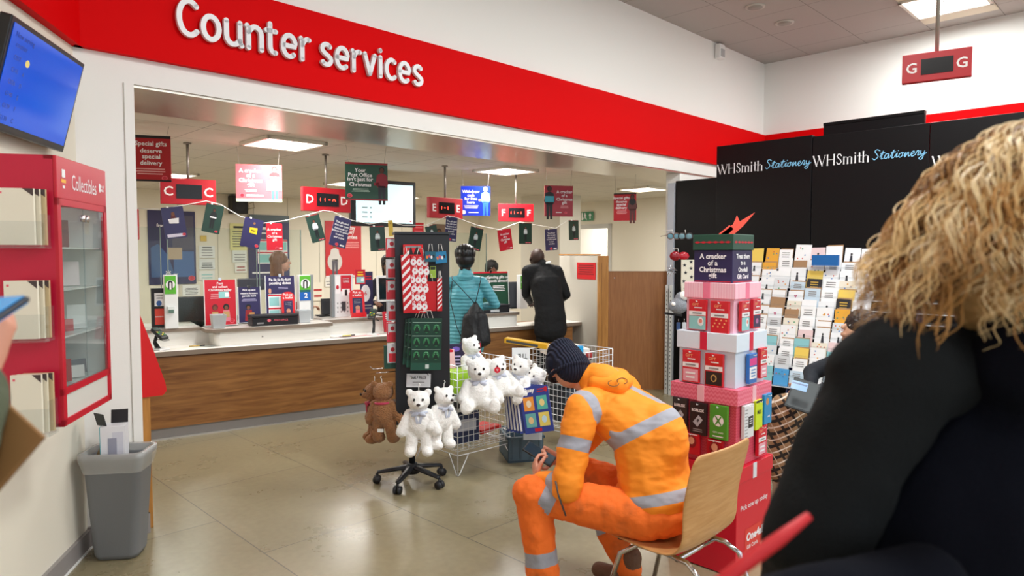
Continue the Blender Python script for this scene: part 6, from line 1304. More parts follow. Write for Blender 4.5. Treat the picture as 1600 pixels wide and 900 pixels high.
# head built in local space: centre, yaw of the face (0 = looks along +y), pitch
def head_prims(c, yaw=0, pitch=0, s=1.0):
    E = (Matrix.Rotation(yaw, 3, 'Z') @ Matrix.Rotation(-pitch, 3, 'X')); T = lambda x, y, z: V(c)+E @ (V((x, y, z))*s)
    def e(x, y, z, a, b, d): return ('e', T(x, y, z), (a*s, b*s, d*s), tuple(E.to_euler()))
    return [e(0, -.012, .02, .076, .092, .095), e(0, .022, -.03, .062, .070, .080), e(0, .05, -.088, .032, .03, .022), ('c', T(0, .088, .012), T(0, .108, -.022), .009*s, .014*s), e(.078, -.01, -.01, .008, .018, .03), e(-.078, -.01, -.01, .008, .018, .03),
            e(0, .09, -.058, .024, .012, .007), e(0, .088, -.068, .02, .012, .007), e(.033, .078, .028, .022, .012, .008), e(-.033, .078, .028, .022, .012, .008)], T
def eyes(T, parent, s=1.0, brow='3a2a20'):
    for k in (-1, 1):
        MB().ell(T(k*.031, .083, .006), (.012*s, .008*s, .008*s), M('e9e6e2', .3)).ell(T(k*.031, .0885, .006), (.0055*s, .004*s, .0055*s), M('2a1c14', .2)).build('eye', parent)
# ============ worker in orange
SKW = SK('d99a80'); wk = thing('person', 'person in an orange work suit and navy beanie sitting bent over a phone', 'person', (0, 0, 0))
pel = V((.63, 2.93, .52)); nk = V((.375, 3.14, 1.02)); sh_l = V((.305, 2.975, .915)); sh_r = V((.545, 3.22, .95)); hd = V((.262, 3.20, 1.06))
mid = V((.61, 3.0, .80)); el_l = V((.235, 2.88, .60)); wr_l = V((.115, 3.02, .585)); el_r = V((.35, 3.33, .66)); wr_r = V((.22, 3.20, .62))
lat = V((.73, .68, 0)).normalized()
hands = hand(wr_l, V((-.12, .75, .62)), V((.85, .35, .1)), .7, 1.0, -1)+hand(wr_r, V((-.75, -.35, .45)), V((-.2, -.9, .3)), .6, 1.0, -1)
hp, TT = head_prims(hd, R(26), R(-45), 1.0)
sk_pr = [('c', nk+V((0, 0, -.04)), sh_l, .03, .03), ('c', nk+V((0, 0, -.04)), sh_r, .03, .03), ('c', sh_l, el_l, .03, .03), ('c', sh_r, el_r, .03, .03), ('c', el_l, wr_l, .03, .026), ('c', el_r, wr_r, .03, .026), ('c', nk+V((.0, 0, -.03)), hd+V((.02, -.01, -.02)), .058, .055), ('c', el_l.lerp(wr_l, .7), wr_l, .032, .026), ('c', el_r.lerp(wr_r, .7), wr_r, .032, .026)]
fuse('body', hp+sk_pr+hands, SKW, wk, vox=.0042, smooth=2); eyes(TT, wk)
# jacket
jp = [('c', pel+V((0, 0, .02)), mid, (.165, .145), (.185, .15), lat), ('c', mid, nk+V((.06, -.0, -.10)), (.19, .155), (.165, .12), lat), ('c', sh_l+lat*.02, sh_r-lat*.02, .085, .085), ('c', nk+V((.045, -.02, -.05)), nk+V((-.0, .0, .0)), .09, .078),
      ('c', sh_l, el_l, .076, .066), ('c', el_l, wr_l+(el_l-wr_l)*.12, .064, .046), ('c', sh_r, el_r, .072, .062), ('c', el_r, wr_r+(el_r-wr_r)*.12, .06, .044), ('e', pel+V((0, 0, .03)), (.18, .17, .11)), ('e', nk+V((.05, -.03, .015)), (.09, .08, .06), (0, .3, 0)), ('e', mid+V((.03, -.06, -.02)), (.13, .12, .17))]
spine = (nk-pel).normalized(); bk_ = V((.55, -.50, .67)).normalized()
chest0 = P(985, 677, 2.80); waist0 = P(1010, 788, 2.72); sA = P(925, 593, 2.93); sB = P(990, 668, 2.82); sn = (sB-sA).cross(bk_).normalized()
chn = (spine*.93+V((0, 0, -.0))).normalized()
def jfn(co, i):
    d = -1
    if i in (0, 1, 2, 3, 8, 9, 10):
        d = max(d, .026-abs((co-chest0).dot(chn)), .024-abs((co-waist0).dot((spine+V((.25, -.1, .15))).normalized())))
        if (co-chest0).dot(chn) > 0: d = max(d, .024-abs((co-sA).dot(sn)), .024-abs((co-sA-lat*.24).dot(sn)))
    if i == 4: ax = (el_l-sh_l).normalized(); d = max(d, .027-abs((co-sh_l).dot(ax)-.15))
    if i == 5: ax = (wr_l-el_l).normalized(); d = max(d, .026-abs((co-el_l).dot(ax)-.06))
    if i == 6: ax = (el_r-sh_r).normalized(); d = max(d, .027-abs((co-sh_r).dot(ax)-.15))
    if i == 7: ax = (wr_r-el_r).normalized(); d = max(d, .026-abs((co-el_r).dot(ax)-.06))
    return d
ORJ = marked('hi_vis_orange', 'ff931c', 'a2a2ac', .75, .4, .4, 7)
jk = fuse('jacket', jp, ORJ, wk, vox=.0075, smooth=8, fn=jfn, disp=.007, dscale=6, dvec=(1, 1, 2.6))
# back logo
lgp = P(985, 598, 2.93); mb = MB(); lm = M('8a5a20', .6)
E_ = Matrix.Translation(P(962, 598, 2.985)) @ Matrix.Rotation(R(28), 4, 'Z') @ Matrix.Rotation(R(-52), 4, 'X') @ Matrix.Rotation(R(-8), 4, 'Y')
mb.X = E_ @ Matrix.Scale(1.3, 4); mb.tube([(x, 0, z) for x, z in arc(-.01, 0, .022, .013, 90, 330, 12)], .002, lm, 4); mb.tube([(x, 0, z) for x, z in arc(.03, 0, .022, .013, -90, 150, 12)]+[(.01, 0, 0)], .002, lm, 4)
mb.X = None; mb.build('logo_print', wk)
fuse('hood', [('c', nk+V((.10, -.10, -.01)), nk+V((.13, .02, -.0)), .045, .05), ('c', nk+V((.10, -.10, -.01)), nk+V((.0, -.08, .0)), .045, .035), ('c', nk+V((.13, .02, 0)), nk+V((.10, .12, -.0)), .05, .04), ('e', nk+V((.09, -.04, .0)), (.09, .09, .05))], M('ff931c', .8, bump=.4, bscale=10), wk, vox=.009, smooth=5)
# trousers
kn_l = V((.095, 2.96, .545)); ft_l = V((.150, 2.90, .09)); kn_r = V((.34, 3.32, .53)); ft_r = V((.56, 3.18, .10)); hl = pel-lat*.09+V((0, 0, -.04)); hr = pel+lat*.09+V((0, 0, -.04))
tp = [('e', pel+V((.0, 0, -.03)), (.185, .18, .11)), ('c', hl, kn_l, .105, .078), ('c', kn_l, ft_l, .080, .068), ('c', hr, kn_r, .10, .075), ('c', kn_r, ft_r, .074, .06), ('e', kn_l+V((-.01, 0, .0)), (.085, .085, .085))]
def tfn(co, i):
    d = -1
    if i == 1: ax = (kn_l-hl).normalized(); L = (kn_l-hl).length; s = (co-hl).dot(ax); d = max(d, .036-abs(s-L+.075+(.35*(co.z-.56))))
    if i in (2, 5): ax = (ft_l-kn_l).normalized(); d = max(d, .030-abs((co-kn_l).dot(ax)-.27))
    if i == 4: ax = (ft_r-kn_r).normalized(); d = max(d, .03-abs((co-kn_r).dot(ax)-.27))
    return d
ORT = marked('work_trouser_orange', 'f4701c', '9a9aa2', .8, .4, .6, 11, dirt='8a4a24')
fuse('trousers', tp, ORT, wk, vox=.009, smooth=6, fn=tfn, disp=.008, dscale=11, dvec=(1.6, 1.6, 1))
# pocket zip + belt line
mb = MB(); mb.tube([P(868, 752, 2.845), P(873, 775, 2.83), P(884, 806, 2.83)], .004, M('4d4a4a', .5), 6); mb.build('pocket_zip', wk)
# boots
for f, dr in ((ft_l, V((-.25, .12, 0))), (ft_r, V((-.2, .17, 0)))):
    fuse('boot', [('c', f+V((0, 0, .06)), f+V((0, 0, -.02)), .058, .052), ('c', V((f.x, f.y, .05)), V((f.x, f.y, .048))+dr.normalized()*.17, .045, .040), ('c', V((f.x, f.y, .045))-dr.normalized()*.04, V((f.x, f.y, .045)), .042, .042)], M('6b4a34', .7, bump=.3, bscale=60), wk, vox=.008, smooth=3)
# beanie
E3 = (Matrix.Rotation(R(26), 3, 'Z') @ Matrix.Rotation(R(-45), 3, 'X'))
def BT(x, y, z): return hd+E3 @ V((x, y, z))
q = NT('navy_rib'); sp = q.n('SeparateXYZ'); q.l(q.tc.outputs['Object'], sp.inputs[0])
q.b.inputs['Base Color'].default_value = rgb('151a33'); q.b.inputs['Roughness'].default_value = .95
wv = q.n('TexWave'); wv.inputs['Scale'].default_value = 26; wv.inputs['Distortion'].default_value = .6; q.l(q.tc.outputs['Object'], wv.inputs['Vector']); wv.bands_direction = 'X'
bp = q.n('Bump'); bp.inputs['Strength'].default_value = 1; bp.inputs['Distance'].default_value = .01; q.l(wv.outputs['Fac'], bp.inputs['Height']); q.l(bp.outputs['Normal'], q.b.inputs['Normal'])
hat = thing('hat_tmp', 'x y z w', 'x'); bpy.data.objects.remove(hat)
ht = fuse('beanie', [('e', (0, 0, .035), (.092, .106, .098)), ('e', (0, -.045, -.02), (.086, .076, .085)), ('e', (0, -.01, .10), (.07, .08, .05))], q.m, wk, vox=.007, smooth=4)
ht.location = hd; ht.rotation_euler = E3.to_euler()
MB().tube([BT(.095*math.cos(a*PI/12), -.005+.108*math.sin(a*PI/12)-.03*math.cos(0)*0, .0-.03*(1-math.sin(a*PI/12))*.8) for a in range(24)], .010, q.m, 8, True).build('beanie_cuff', wk)
ph = P(843, 716, 3.10); t = thing('phone', 'black phone held by the seated worker in orange', 'phone', ph+V((0, .02, .015)), rot=Euler((.5, -.3, 1.1), 'XYZ')); MB().box((0, 0, 0), (.075, .15, .009), BLK).build('case', t, bev=.003); MB().box((0, 0, .0052), (.066, .138, .001), M('20303c', .1, emit=.2)).build('screen', t)
# ============ generic standing person (local: faces +y, feet at z=0)
def stand_person(root, hgt, skin, top, bottom, shoes, armL, armR, lean=(0, 0), headyaw=0, headpitch=0, wide=1.0, coat=.0, topdisp=.006, hairc=None, legs=True, headoff=(0, 0, 0)):
    k = hgt/1.75; lx, ly = lean
    hip = V((0, 0, .92*k)); chest = V((lx*.6, ly*.6, 1.25*k)); neck = V((lx, ly, 1.46*k)); hc = V((lx*1.25+headoff[0], ly*1.3+.02+headoff[1], 1.63*k+headoff[2]))
    pr, T = head_prims(hc, headyaw, headpitch, k*1.02); pr = pr+[('c', neck+V((0, 0, -.05)), hc+V((0, -.01, -.05)), .055*k, .052*k)]
    tops = [('c', hip+V((0, 0, -.02)), chest, (.165*wide*k, .11*wide*k), (.175*wide*k, .115*wide*k), (1, 0, 0)), ('c', chest, neck+V((0, 0, -.08)), (.175*wide*k, .115*wide*k), (.12*wide*k, .085*k), (1, 0, 0)), ('c', neck+V((0, 0, -.05)), neck+V((0, 0, .0)), .068*k, .058*k)]
    if coat: tops.append(('c', hip+V((0, 0, 0)), hip+V((0, 0, -coat)), (.17*wide*k, .12*wide*k), (.185*wide*k, .13*wide*k), (1, 0, 0)))
    for sg, (el, wr, hdn, hpn) in ((-1, armL), (1, armR)):
        sh = neck+V((sg*.165*wide*k, 0, -.075*k)); el = V(el); wr = V(wr)
        tops += [('c', neck+V((sg*.05, 0, -.05*k)), sh, .06*k, .066*k), ('c', sh, el, .062*wide*k, .05*wide*k), ('c', el, wr+(el-wr)*.12, .05*wide*k, .036*wide*k)]
        pr += [('c', neck+V((0, 0, -.06)), sh, .028, .028), ('c', sh, el, .028, .028), ('c', el, wr, .027*k, .024*k)]+hand(wr, hdn, hpn, .45, k, sg)
    fuse('body', pr, skin, root, vox=.0055, smooth=2); eyes(T, root, k)
    fuse('top', tops, top, root, vox=.011, smooth=5, disp=topdisp, dscale=11)
    if legs:
        lp = [('e', hip+V((0, 0, -.03)), (.155*wide*k, .11*k, .11*k))]
        for sg in (-1, 1): lp += [('c', hip+V((sg*.085*k, 0, -.04)), (sg*.095*k, .02, .50*k), .088*wide*k, .062*k), ('c', (sg*.095*k, .02, .50*k), (sg*.10*k, 0, .10*k), .062*k, .050*k)]
        fuse('trousers', lp, bottom, root, vox=.011, smooth=4, disp=.004, dscale=12)
        for sg in (-1, 1): fuse('shoe', [('c', (sg*.10*k, -.04, .05), (sg*.105*k, .14, .04), .042, .036), ('c', (sg*.1*k, -.02, .05), (sg*.1*k, -.02, .12), .045, .042)], shoes, root, vox=.01, smooth=3)
    return T, hc, k
# cyclist: seen from behind, faces the counter (away)
cyp = P(727, 480, 6.75); cy = thing('person', 'person in a teal padded jacket and black cycling helmet seen from behind', 'person', V((cyp.x, cyp.y, 0)), R(6))
q = NT('teal_quilt'); wv = q.n('TexWave'); wv.bands_direction = 'Z'; wv.inputs['Scale'].default_value = 9; wv.inputs['Distortion'].default_value = 2.5; wv.inputs['Detail'].default_value = 2; q.l(q.tc.outputs['Object'], wv.inputs['Vector'])
bp = q.n('Bump'); bp.inputs['Strength'].default_value = .35; bp.inputs['Distance'].default_value = .012; q.l(wv.outputs['Fac'], bp.inputs['Height']); q.l(bp.outputs['Normal'], q.b.inputs['Normal']); q.b.inputs['Base Color'].default_value = rgb('55a3b2'); q.b.inputs['Roughness'].default_value = .45
T, hc, k = stand_person(cy, 1.66, SK('c98d6e'), q.m, cloth('1a2038'), M('1a1a1c', .5), ((-.33, .10, 1.12), (-.26, .33, 1.34), (0, .3, 1), (0.4, 1, 0)), ((.30, .02, 1.10), (.14, .26, 1.04), (-.4, 1, .1), (0, .2, -1)), wide=1.08, coat=.20, headyaw=0, headpitch=-.15)
fuse('helmet', [('e', hc+V((0, -.015, .06)), (.108, .135, .095)), ('e', hc+V((0, -.055, .0)), (.096, .09, .085))], M('131417', .3), cy, vox=.007, smooth=3)
for i in range(6):
    x = -.075+.03*i; kx = math.sqrt(max(0, 1-(x/.108)**2))
    MB().tube([hc+V((x, -.015+.136*kx*math.sin(a), .06+.096*kx*math.cos(a))) for a in [R(-105+21*j) for j in range(10)]], .006, M('222428', .3), 6).build('helmet_rib', cy)
fuse('hair', [('e', hc+V((0, -.05, -.03)), (.075, .06, .075)), ('c', hc+V((0, -.055, -.04)), hc+V((0, -.06, -.11)), (.06, .035), (.05, .03), (1, 0, 0))], M('201512', .6, bump=.5, bscale=40), cy, vox=.008, smooth=3, disp=.004, dscale=30)
fuse('collar', [('c', V((-.03, -.03, 1.37)), V((.03, -.03, 1.38)), .055, .055), ('c', V((-.0, -.02, 1.38)), V((.0, -.01, 1.435)), .066, .064)], q.m, cy, vox=.009, smooth=3)
bg = thing('drawstring_bag', 'black drawstring bag hanging on the back of the teal jacket', 'bag', cy.location+V((0, 0, 0)), cy.rotation_euler.z)
fuse('sack', [('c', (.09, -.21, .76), (.09, -.20, 1.0), (.15, .07), (.12, .055), (1, 0, 0)), ('c', (.09, -.20, 1.0), (.09, -.175, 1.12), (.11, .05), (.03, .02), (1, 0, 0))], M('15161a', .55, bump=.5, bscale=12), bg, vox=.009, smooth=4, disp=.008, dscale=12, dvec=(2, 1, .6))
for s in ((-.13, .0), (.15, .0)): MB().tube([(.09, -.19, 1.12), (.09+(s[0]-.09)*.5, -.165, 1.24), (s[0], -.10, 1.355), (s[0], -.02, 1.385)], .004, BLK, 6).build('cord', bg)
MB().tube([(-.13, -.10, 1.34), (-.15, -.15, 1.15), (-.09, -.175, .9), (-.02, -.23, .74)], .004, BLK, 6).build('cord', bg)
t = thing('card_packet', 'cream card packet held up by the cyclist beside the black rack', 'card', cy.location+V((-.27, .36, 1.44)), .3); MB().bx((-.05, 0, -.04), (.05, .004, .11), M('efe6d4', .5)).rect(-.04, .0, .04, .06, TEAL, -.001).build('card', t)
# man in black suit
mp_ = P(856, 470, 7.72); mn = thing('person', 'person in a black suit leaning on the counter with a shaved head', 'person', V((mp_.x+.03, mp_.y, 0)), R(12))
T, hc, k = stand_person(mn, 1.78, SK('3c261d'), cloth('101013', .3, 30), cloth('0c0c10'), M('0c0c0e', .3), ((-.235, .22, 1.14), (-.12, .46, 1.02), (.3, 1, -.1), (0, -.2, -1)), ((.225, .12, 1.13), (.17, .36, 1.02), (-.3, 1, -.1), (0, -.2, -1)), lean=(-.06, .14), headpitch=-.55, headyaw=.2, wide=1.04, coat=.20, headoff=(-.03, .03, -.10))
MB().tube([V((-.07, .14, 1.475)), V((-.02, .10, 1.50)), V((.03, .12, 1.505))], .014, WHT, 8).build('shirt_collar', mn)
# clerk with brown hair
cp = CW(CL(436, 440, 1.2).x, 1.2, 0); ck = thing('person', 'person with long brown hair in a red top behind the counter', 'person', V((cp.x, cp.y, 0)), R(-62))
hp_ = P(436, 411, cp.y)
T, hc, k = stand_person(ck, 1.62, SK('d9a288'), cloth('8e1a24'), cloth('1c1c26'), M('1a1a1c', .5), ((-.25, .06, 1.02), (-.18, .28, 1.02), (.3, 1, -.0), (0, 0, -1)), ((.25, .06, 1.02), (.18, .28, 1.02), (-.3, 1, .0), (0, 0, -1)), wide=.95, headpitch=-.1)
ck.location.z = 0
def strands(name, roots, mat, parent, r=.003, seg=5, mats=None):
    mb = MB()
    for i, pts in enumerate(roots):
        n = len(pts); mb.tube(pts, [r*(1 if j < n*.6 else (1.05-j/n)/.45) for j in range(n)], (mats[i % len(mats)] if mats else mat), seg)
    return mb.build(name, parent)
HB = [M('7a4c2c', .4), M('a26c3e', .4), M('5c3820', .4)]
pr = [('e', hc+V((0, -.022, .035)), (.088, .098, .092)), ('c', hc+V((0, -.06, .0)), hc+V((0, -.075, -.2)), (.085, .05), (.075, .035), (1, 0, 0)), ('c', hc+V((.07, -.03, .0)), hc+V((.085, -.02, -.2)), .03, .024), ('c', hc+V((-.07, -.03, .0)), hc+V((-.085, -.02, -.2)), .03, .024)]
fuse('hair', pr, M('7d5030', .45, bump=.5, bscale=40, var=.3, vscale=25), ck, vox=.007, smooth=3, disp=.006, dscale=20, dvec=(3, 3, .4))
# hidden clerks: dark hair tops
def clerk(u, v, y, label, hgt, yaw, hairc, skin, sh):
    x = CL(u, v, y).x; q_ = CW(x, y, 0); r = thing('person', label, 'person', q_, yaw)
    T, hc, k = stand_person(r, hgt, SK(skin), cloth(sh), cloth('1c1c26'), M('1a1a1c', .5), ((-.25, .06, 1.0), (-.15, .26, 1.02), (.3, 1, 0), (0, 0, -1)), ((.25, .06, 1.0), (.15, .26, 1.02), (-.3, 1, 0), (0, 0, -1)), wide=.95, headpitch=-.2)
    fuse('hair', [('e', hc+V((0, -.02, .035)), (.092, .104, .096)), ('c', hc+V((0, -.05, 0)), hc+V((0, -.07, -.14)), (.09, .05), (.07, .04), (1, 0, 0))], M(hairc, .6, bump=.6, bscale=40), r, vox=.008, smooth=3, disp=.005, dscale=25); return r
clerk(607, 425, 1.35, 'person with dark hair mostly hidden behind the white till monitor', 1.58, R(190), '191414', '7a4f3a', '2a2a38')
clerk(768, 425, 1.35, 'person with black hair just showing above the green poster stand', 1.50, R(200), '15110f', '7a4f3a', '8e1a24')
# ============ seated person in plaid behind the gift tower
pl_ = thing('person', 'person in brown plaid trousers sitting behind the dark coated person', 'person', (0, 0, 0))
q = NT('plaid'); sp = q.n('SeparateXYZ'); mp = q.n('Mapping'); mp.inputs['Rotation'].default_value = (.2, .5, .3); q.l(q.tc.outputs['Object'], mp.inputs['Vector']); q.l(mp.outputs['Vector'], sp.inputs[0])
def band(ax, s, w, off=0): return q.math('LESS_THAN', q.math('FRACT', q.math('ADD', q.math('MULTIPLY', sp.outputs[ax], s), 10+off)), w)
c = q.mix(band(2, 15, .26), rgb('9a7856'), rgb('241c18')); c = q.mix(band(0, 12, .18), c, rgb('2c221c')); c = q.mix(band(2, 15, .12, .45), c, rgb('e4d8c8')); c = q.mix(band(0, 12, .06, .5), c, rgb('c8b49c')); q.l(c, q.b.inputs['Base Color']); q.b.inputs['Roughness'].default_value = .9
hpS = V((2.14, 4.28, .56)); k1 = P(1226, 622, 4.05); k1.z = .70; a1_ = P(1222, 735, 4.10); k2 = V((1.72, 4.40, .52)); a2_ = V((1.74, 4.34, .13))
fuse('trousers', [('e', hpS, (.17, .16, .13)), ('c', hpS+V((0, -.08, 0)), k1+V((.04, 0, -.02)), .105, .095), ('c', k1+V((.01, 0, -.03)), a1_, .10, .085), ('c', hpS+V((0, .08, 0)), k2, .10, .08), ('c', k2, a2_, .075, .065)], q.m, pl_, vox=.011, smooth=4, disp=.008, dscale=10)
shS = V((2.19, 4.28, .98)); hS = V((2.19, 4.28, 1.115)); e1S = V((1.98, 4.04, .82)); e2S = V((1.98, 4.48, .82)); w1S = P(1266, 612, 3.98); w2S = V((1.92, 4.36, .74))
fuse('coat', [('c', hpS, shS+V((0, 0, -.1)), (.17, .14), (.19, .13), (0, 1, 0)), ('c', shS+V((0, -.15, -.06)), e1S, .06, .055), ('c', e1S, w1S+V((.04, 0, 0)), .052, .04), ('c', shS+V((0, .15, -.06)), e2S, .06, .055), ('c', e2S, w2S, .052, .04)], cloth('20242c'), pl_, vox=.012, smooth=4)
hp, TT = head_prims(hS, R(90), R(-25))
fuse('body', hp+[('c', shS, hS+V((0, 0, -.06)), .055, .05)]+[('c', shS+V((0, 0, -.05)), shS+V((0, sg*.15, -.06)), .03, .03) for sg in (-1, 1)]+[('c', shS+V((0, -.15, -.06)), e1S, .03, .03), ('c', e1S, w1S, .03, .026), ('c', shS+V((0, .15, -.06)), e2S, .03, .03), ('c', e2S, w2S, .03, .026)]+hand(w1S, (-1, .1, .0), (0, .2, -1), .7, 1, 1)+hand(w2S, (-1, -.2, -.1), (0, 0, 1), .4, 1, -1), SK('d2a184'), pl_, vox=.005, smooth=2); eyes(TT, pl_)
H0 = hS+V((.015, 0, 0))
fuse('hair', [('e', H0+V((0, 0, .04)), (.105, .095, .10)), ('c', H0+V((.03, 0, .01)), H0+V((.04, 0, -.19)), (.05, .09), (.04, .08), (1, 0, 0)), ('c', H0+V((-.03, -.08, .01)), H0+V((-.04, -.09, -.14)), .035, .03), ('c', H0+V((-.03, .08, .01)), H0+V((-.04, .09, -.14)), .035, .03)], M('2a1c16', .5, bump=.6, bscale=40), pl_, vox=.008, smooth=3, disp=.006, dscale=25)
for f in (V((a1_.x, a1_.y, .07)), V((a2_.x, a2_.y, .07))): fuse('boot', [('c', f+V((0, 0, .12)), f+V((0, 0, -.01)), .055, .05), ('c', f+V((0, 0, -.02)), f+V((-.16, -.06, -.025)), .045, .038)], M('a8937c', .7), pl_, vox=.009, smooth=3)
t = thing('folder', 'dark grey folder held on the knee of the person in plaid', 'folder', P(1246, 618, 3.93)+V((.03, 0, .0)), rot=Euler((.75, .25, -.5), 'XYZ')); MB().box((0, 0, 0), (.15, .22, .012), M('23282a', .5, bump=.4, bscale=150)).build('cover', t, bev=.004); MB().box((0, 0, .0065), (.13, .20, .002), M('343a3c', .5)).build('inner_panel', t)
t = thing('payment_card', 'pale blue payment card held by the person in plaid', 'card', P(1249, 603, 3.85), rot=Euler((.9, .2, -.5), 'XYZ')); MB().box((0, 0, 0), (.086, .054, .001), M('6f9ccc', .3)).box((.0, .012, .0007), (.08, .01, .0004), M('3c5a86', .3)).build('card', t)
chair2 = dup(ch, V((2.27, 4.30, 0)), R(90), label='plywood chair with chrome legs under the person in plaid')
# ============ blonde person in the foreground
bl = thing('person', 'person with long curly blonde hair in a dark coat in front of the camera', 'person', (0, 0, 0))
hcB = V((.812, 1.06, 1.64)); hp, TT = head_prims(hcB, R(-35), R(-5), 1.0)
nkB = V((.78, 1.05, 1.48)); shL = P(1376, 590, 1.02); shR = V((.97, .98, 1.40)); elL = P(1272, 850, .98); wrL = V((.50, 1.20, .98)); elR = V((1.15, 1.02, 1.10)); wrR = V((1.02, 1.25, 1.0))
hipB = V((.74, 1.0, .92))
fuse('body', hp+[('c', nkB, hcB+V((0, 0, -.04)), .055, .052), ('c', nkB+V((0, 0, -.05)), shL, .03, .03), ('c', nkB+V((0, 0, -.05)), shR, .03, .03), ('c', shL, elL, .03, .03), ('c', elL, wrL, .03, .026), ('c', shR, elR, .03, .03), ('c', elR, wrR, .03, .026)]+hand(wrL, (.2, 1, .1), (0, 0, 1), .5, 1, 1)+hand(wrR, (-.2, 1, .1), (0, 0, 1), .5, 1, -1), SK('dba68c'), bl, vox=.005, smooth=2); eyes(TT, bl)
CO1 = M('161819', .95, bump=.35, bscale=300, spec=.2); CO2 = M('070913', .95, bump=.2, bscale=200, spec=.15)
fuse('coat_sleeve', [('c', shL+V((.02, -.01, .01)), shL.lerp(elL, .5), .085, .078), ('c', shL.lerp(elL, .5), elL, .078, .075), ('c', elL, wrL, .072, .05), ('c', nkB+V((-.02, 0, -.05)), shL, .07, .08)], CO1, bl, vox=.011, smooth=6, disp=.006, dscale=9)
fuse('coat', [('c', hipB, V((.76, 1.02, 1.2)), (.26, .17), (.23, .15), (1, -.25, 0)), ('c', V((.76, 1.02, 1.2)), nkB+V((0, 0, -.09)), (.23, .15), (.15, .1), (1, -.25, 0)), ('c', nkB+V((.02, 0, -.05)), shR, .075, .08), ('c', shR, elR, .078, .068), ('c', elR, wrR, .065, .05), ('c', hipB, V((.72, 1.0, .45)), (.27, .17), (.32, .24), (1, -.25, 0)), ('c', P(1600, 570, .97), P(1700, 440, .95), .08, .08), ('c', P(1440, 925, .86), P(1195, 975, .77), .065, .05), ('c', nkB+V((0, -.02, -.05)), nkB+V((0, -.02, .0)), .09, .075)], CO2, bl, vox=.013, smooth=6, disp=.008, dscale=7)
fuse('leg_wear', [('c', (.66, 1.0, .5), (.66, 1.0, .09), .075, .055), ('c', (.88, .98, .5), (.88, .98, .09), .075, .055)], cloth('12141c'), bl, vox=.015, smooth=3)
for x in (.66, .88): fuse('shoe', [('c', (x, .98, .05), (x+.03, 1.16, .04), .045, .037)], M('141416', .4), bl, vox=.01, smooth=3)
rb = thing('bag', 'small red bag with a strap carried low beside the dark coat', 'bag', (0, 0, 0)); RS = M('c0121c', .6)
fuse('pouch', [('e', P(1150, 1080, .66), (.06, .03, .07))], RS, rb, vox=.008, smooth=4)
MB().tube([P(1060, 985, .70), P(1120, 915, .70), P(1165, 880, .71), P(1215, 844, .72), P(1264, 806, .73)], [.008, .008, .0085, .008, .005], RS, 8).build('strap', rb)
# curls
rq = random.Random(21); HC = [M('d3a468', .45), M('e8c890', .45), M('b5854a', .45), M('f2daac', .42), M('8c6236', .5)]
HO = hcB+V((0, -.02, .03))
fuse('hair_mass', [('e', HO+V((-.0, -.01, 0)), (.100, .108, .104)), ('c', HO+V((-.02, -.04, -.02)), HO+V((-.075, -.06, -.15)), (.10, .07), (.10, .05), (1, -.3, 0)), ('c', HO+V((-.03, -.03, .02)), HO+V((-.12, -.03, -.13)), .07, .05)], M('b88f58', .6, bump=1, bscale=30, var=.35, vscale=18), bl, vox=.009, smooth=3, disp=.012, dscale=18)
cur = []; face = V((math.sin(R(35)), math.cos(R(35)), -.1))
clumps = []
while len(clumps) < 120:
    a = rq.uniform(-PI, PI); el = rq.uniform(0, 1)**.8*PI*.62; d = V((math.sin(a)*math.sin(el), -math.cos(a)*math.sin(el), math.cos(el)))
    if d.dot(face) < .5: clumps.append((d, rq.uniform(3.2, 5.2), rq.uniform(0, 6.28), rq.uniform(.005, .011), rq.uniform(.18, .28), V((rq.gauss(0, .14), rq.gauss(0, .14), 0))))
for i in range(2300):
    d0, fr, ph_, amp, L, drift = clumps[i % 120]
    d = (d0+V((rq.gauss(0, .09), rq.gauss(0, .09), rq.gauss(0, .09)))).normalized(); ph_ += rq.gauss(0, .45); L *= rq.uniform(.82, 1.12)*(1 if d.x < .1 else max(.55, 1-.7*(d.x-.1))); fr *= rq.uniform(.94, 1.06)*.8
    root = HO+V((d.x*.098, d.y*.105, d.z*.102)); out = V((d.x, d.y, 0)); out = out.normalized() if out.length > .05 else V((-1, 0, 0))
    n = 40; p = root.copy(); pts = []; dirv = (d*.8+out*.3+V((-.2, 0, .2))).normalized()
    for j in range(n):
        s = j/(n-1); g = min(1, s*3.0); dd = (dirv*(1-g)+(V((-.62, -.02, -1))+out*max(0, .42-.8*s)+drift*s)*g).normalized(); p = p+dd*(L/n)
        r_ = p-HO
        if r_.length < .110 and r_.z > -.1: p = HO+r_.normalized()*.110
        am = amp*min(1, s*4)*(.8+s*.7); th = fr*2*PI*s+ph_
        pts.append(p+V((math.cos(th), math.sin(th), .3*math.sin(th)))*am)
    cur.append(pts)
strands('curls', cur, None, bl, .0015, 4, HC)
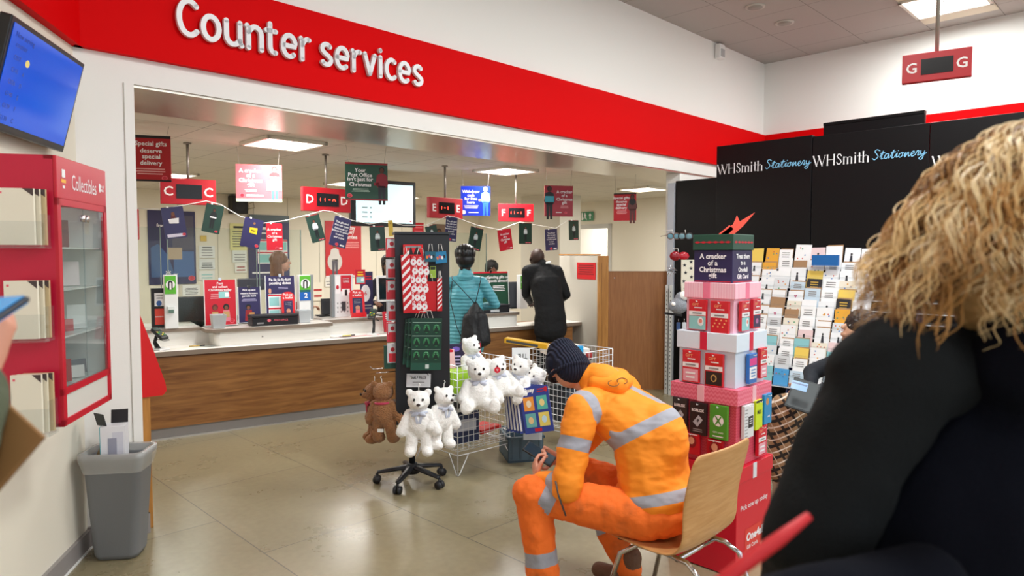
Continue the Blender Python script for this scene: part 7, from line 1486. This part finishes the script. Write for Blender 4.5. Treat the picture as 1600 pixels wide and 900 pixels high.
# ============ person at the left edge holding a phone and an envelope
lp_ = thing('person', 'person at the left photo edge in an olive sleeve holding a phone', 'person', (0, 0, 0))
wr = P(-36, 585, .90); el = P(-120, 735, .80); shl = V((-.93, .62, 1.36))
SKL = SK('c98c74')
hdir = (P(-10, 500, .95)-wr).normalized(); 
hh_ = hand(wr, hdir, V((-1, .3, .1)), .45, 1.0, 1)
nkL = V((-1.10, .60, 1.45)); hcL = V((-1.08, .63, 1.62)); hp, TT = head_prims(hcL, R(-20), R(-15)); wr2 = V((-1.15, .92, 1.10))
fuse('body', hp+[('c', nkL, hcL, .055, .052), ('c', nkL+V((0, 0, -.06)), shl, .03, .03), ('c', shl, el, .03, .03), ('c', el, wr, .03, .027), ('c', nkL+V((0, 0, -.06)), (-1.27, .62, 1.36), .03, .03), ('c', (-1.27, .62, 1.36), (-1.22, .72, 1.1), .03, .03), ('c', (-1.22, .72, 1.1), wr2, .03, .026)]+hh_+hand(wr2, (.6, .5, -.1), (0, 0, 1), .5, 1, -1), SKL, lp_, vox=.0045, smooth=2); eyes(TT, lp_)
fuse('coat', [('c', (-1.12, .58, .75), nkL+V((0, 0, -.1)), (.19, .14), (.17, .11), (1, .3, 0)), ('c', nkL+V((0, 0, -.05)), shl, .07, .07), ('c', shl, el, .065, .062), ('c', el, wr+(el-wr)*.18, .066, .048), ('c', nkL+V((0, 0, -.05)), V((-1.27, .62, 1.36)), .07, .07), ('c', (-1.27, .62, 1.36), (-1.22, .72, 1.1), .065, .06), ('c', (-1.22, .72, 1.1), wr2+V((-.03, -.03, 0)), .06, .045)], cloth('4f5540', .4, 30), lp_, vox=.010, smooth=5, disp=.006, dscale=10)
fuse('hair', [('e', hcL+V((0, -.02, .035)), (.09, .105, .095))], M('3a281c', .6, bump=.5, bscale=40), lp_, vox=.009, smooth=3)
fuse('trousers', [('e', (-1.12, .58, .85), (.16, .12, .12)), ('c', (-1.20, .58, .8), (-1.21, .58, .12), .09, .055), ('c', (-1.03, .58, .8), (-1.02, .58, .12), .09, .055)], cloth('23283a'), lp_, vox=.014, smooth=4)
for x in (-1.21, -1.02): fuse('shoe', [('c', (x, .56, .05), (x+.02, .74, .04), .045, .037)], M('1c1a1a', .5), lp_, vox=.01, smooth=3)
def placed(name, label, cat, c, ax, az):
    ax = (ax).normalized(); n_ = ax.cross(az).normalized(); az = n_.cross(ax).normalized()
    t = thing(name, label, cat, (0, 0, 0)); m4 = Matrix((ax, az, n_)).transposed().to_4x4(); t.rotation_euler = m4.to_euler(); t.location = c; return t
k0 = P(31, 468, .93); kx = P(-60, 474, .95)-k0; ky = P(-4, 510, .86)-k0
t = placed('phone', 'phone with a bright blue screen in the hand at the left edge', 'phone', k0+kx.normalized()*.075+ky.normalized()*.037, kx, ky)
MB().box((0, 0, 0), (.15, .074, .009), M('1b2230', .4)).build('case', t, bev=.004)
for sg in (1, -1): MB().box((0, 0, sg*.0055), (.142, .066, .001), M('1c86c8', .2, emit=.25)).build('screen' if sg > 0 else 'case_back', t)
k0 = P(69, 684, .88); kx = P(0, 764, .86)-k0; ky = P(20, 636, .90)-k0
t = placed('envelope', 'brown card envelope held below the olive sleeve at the left edge', 'envelope', k0+kx.normalized()*.09+ky.normalized()*.06, kx, ky)
MB().box((0, 0, 0), (.18, .12, .008), M('8a6236', .7)).build('body', t, bev=.002); MB().add([(-.085, .055, .005), (.085, .055, .005), (0, .0, .005)], [(0, 1, 2)], M('7c5830', .7)).build('flap', t)
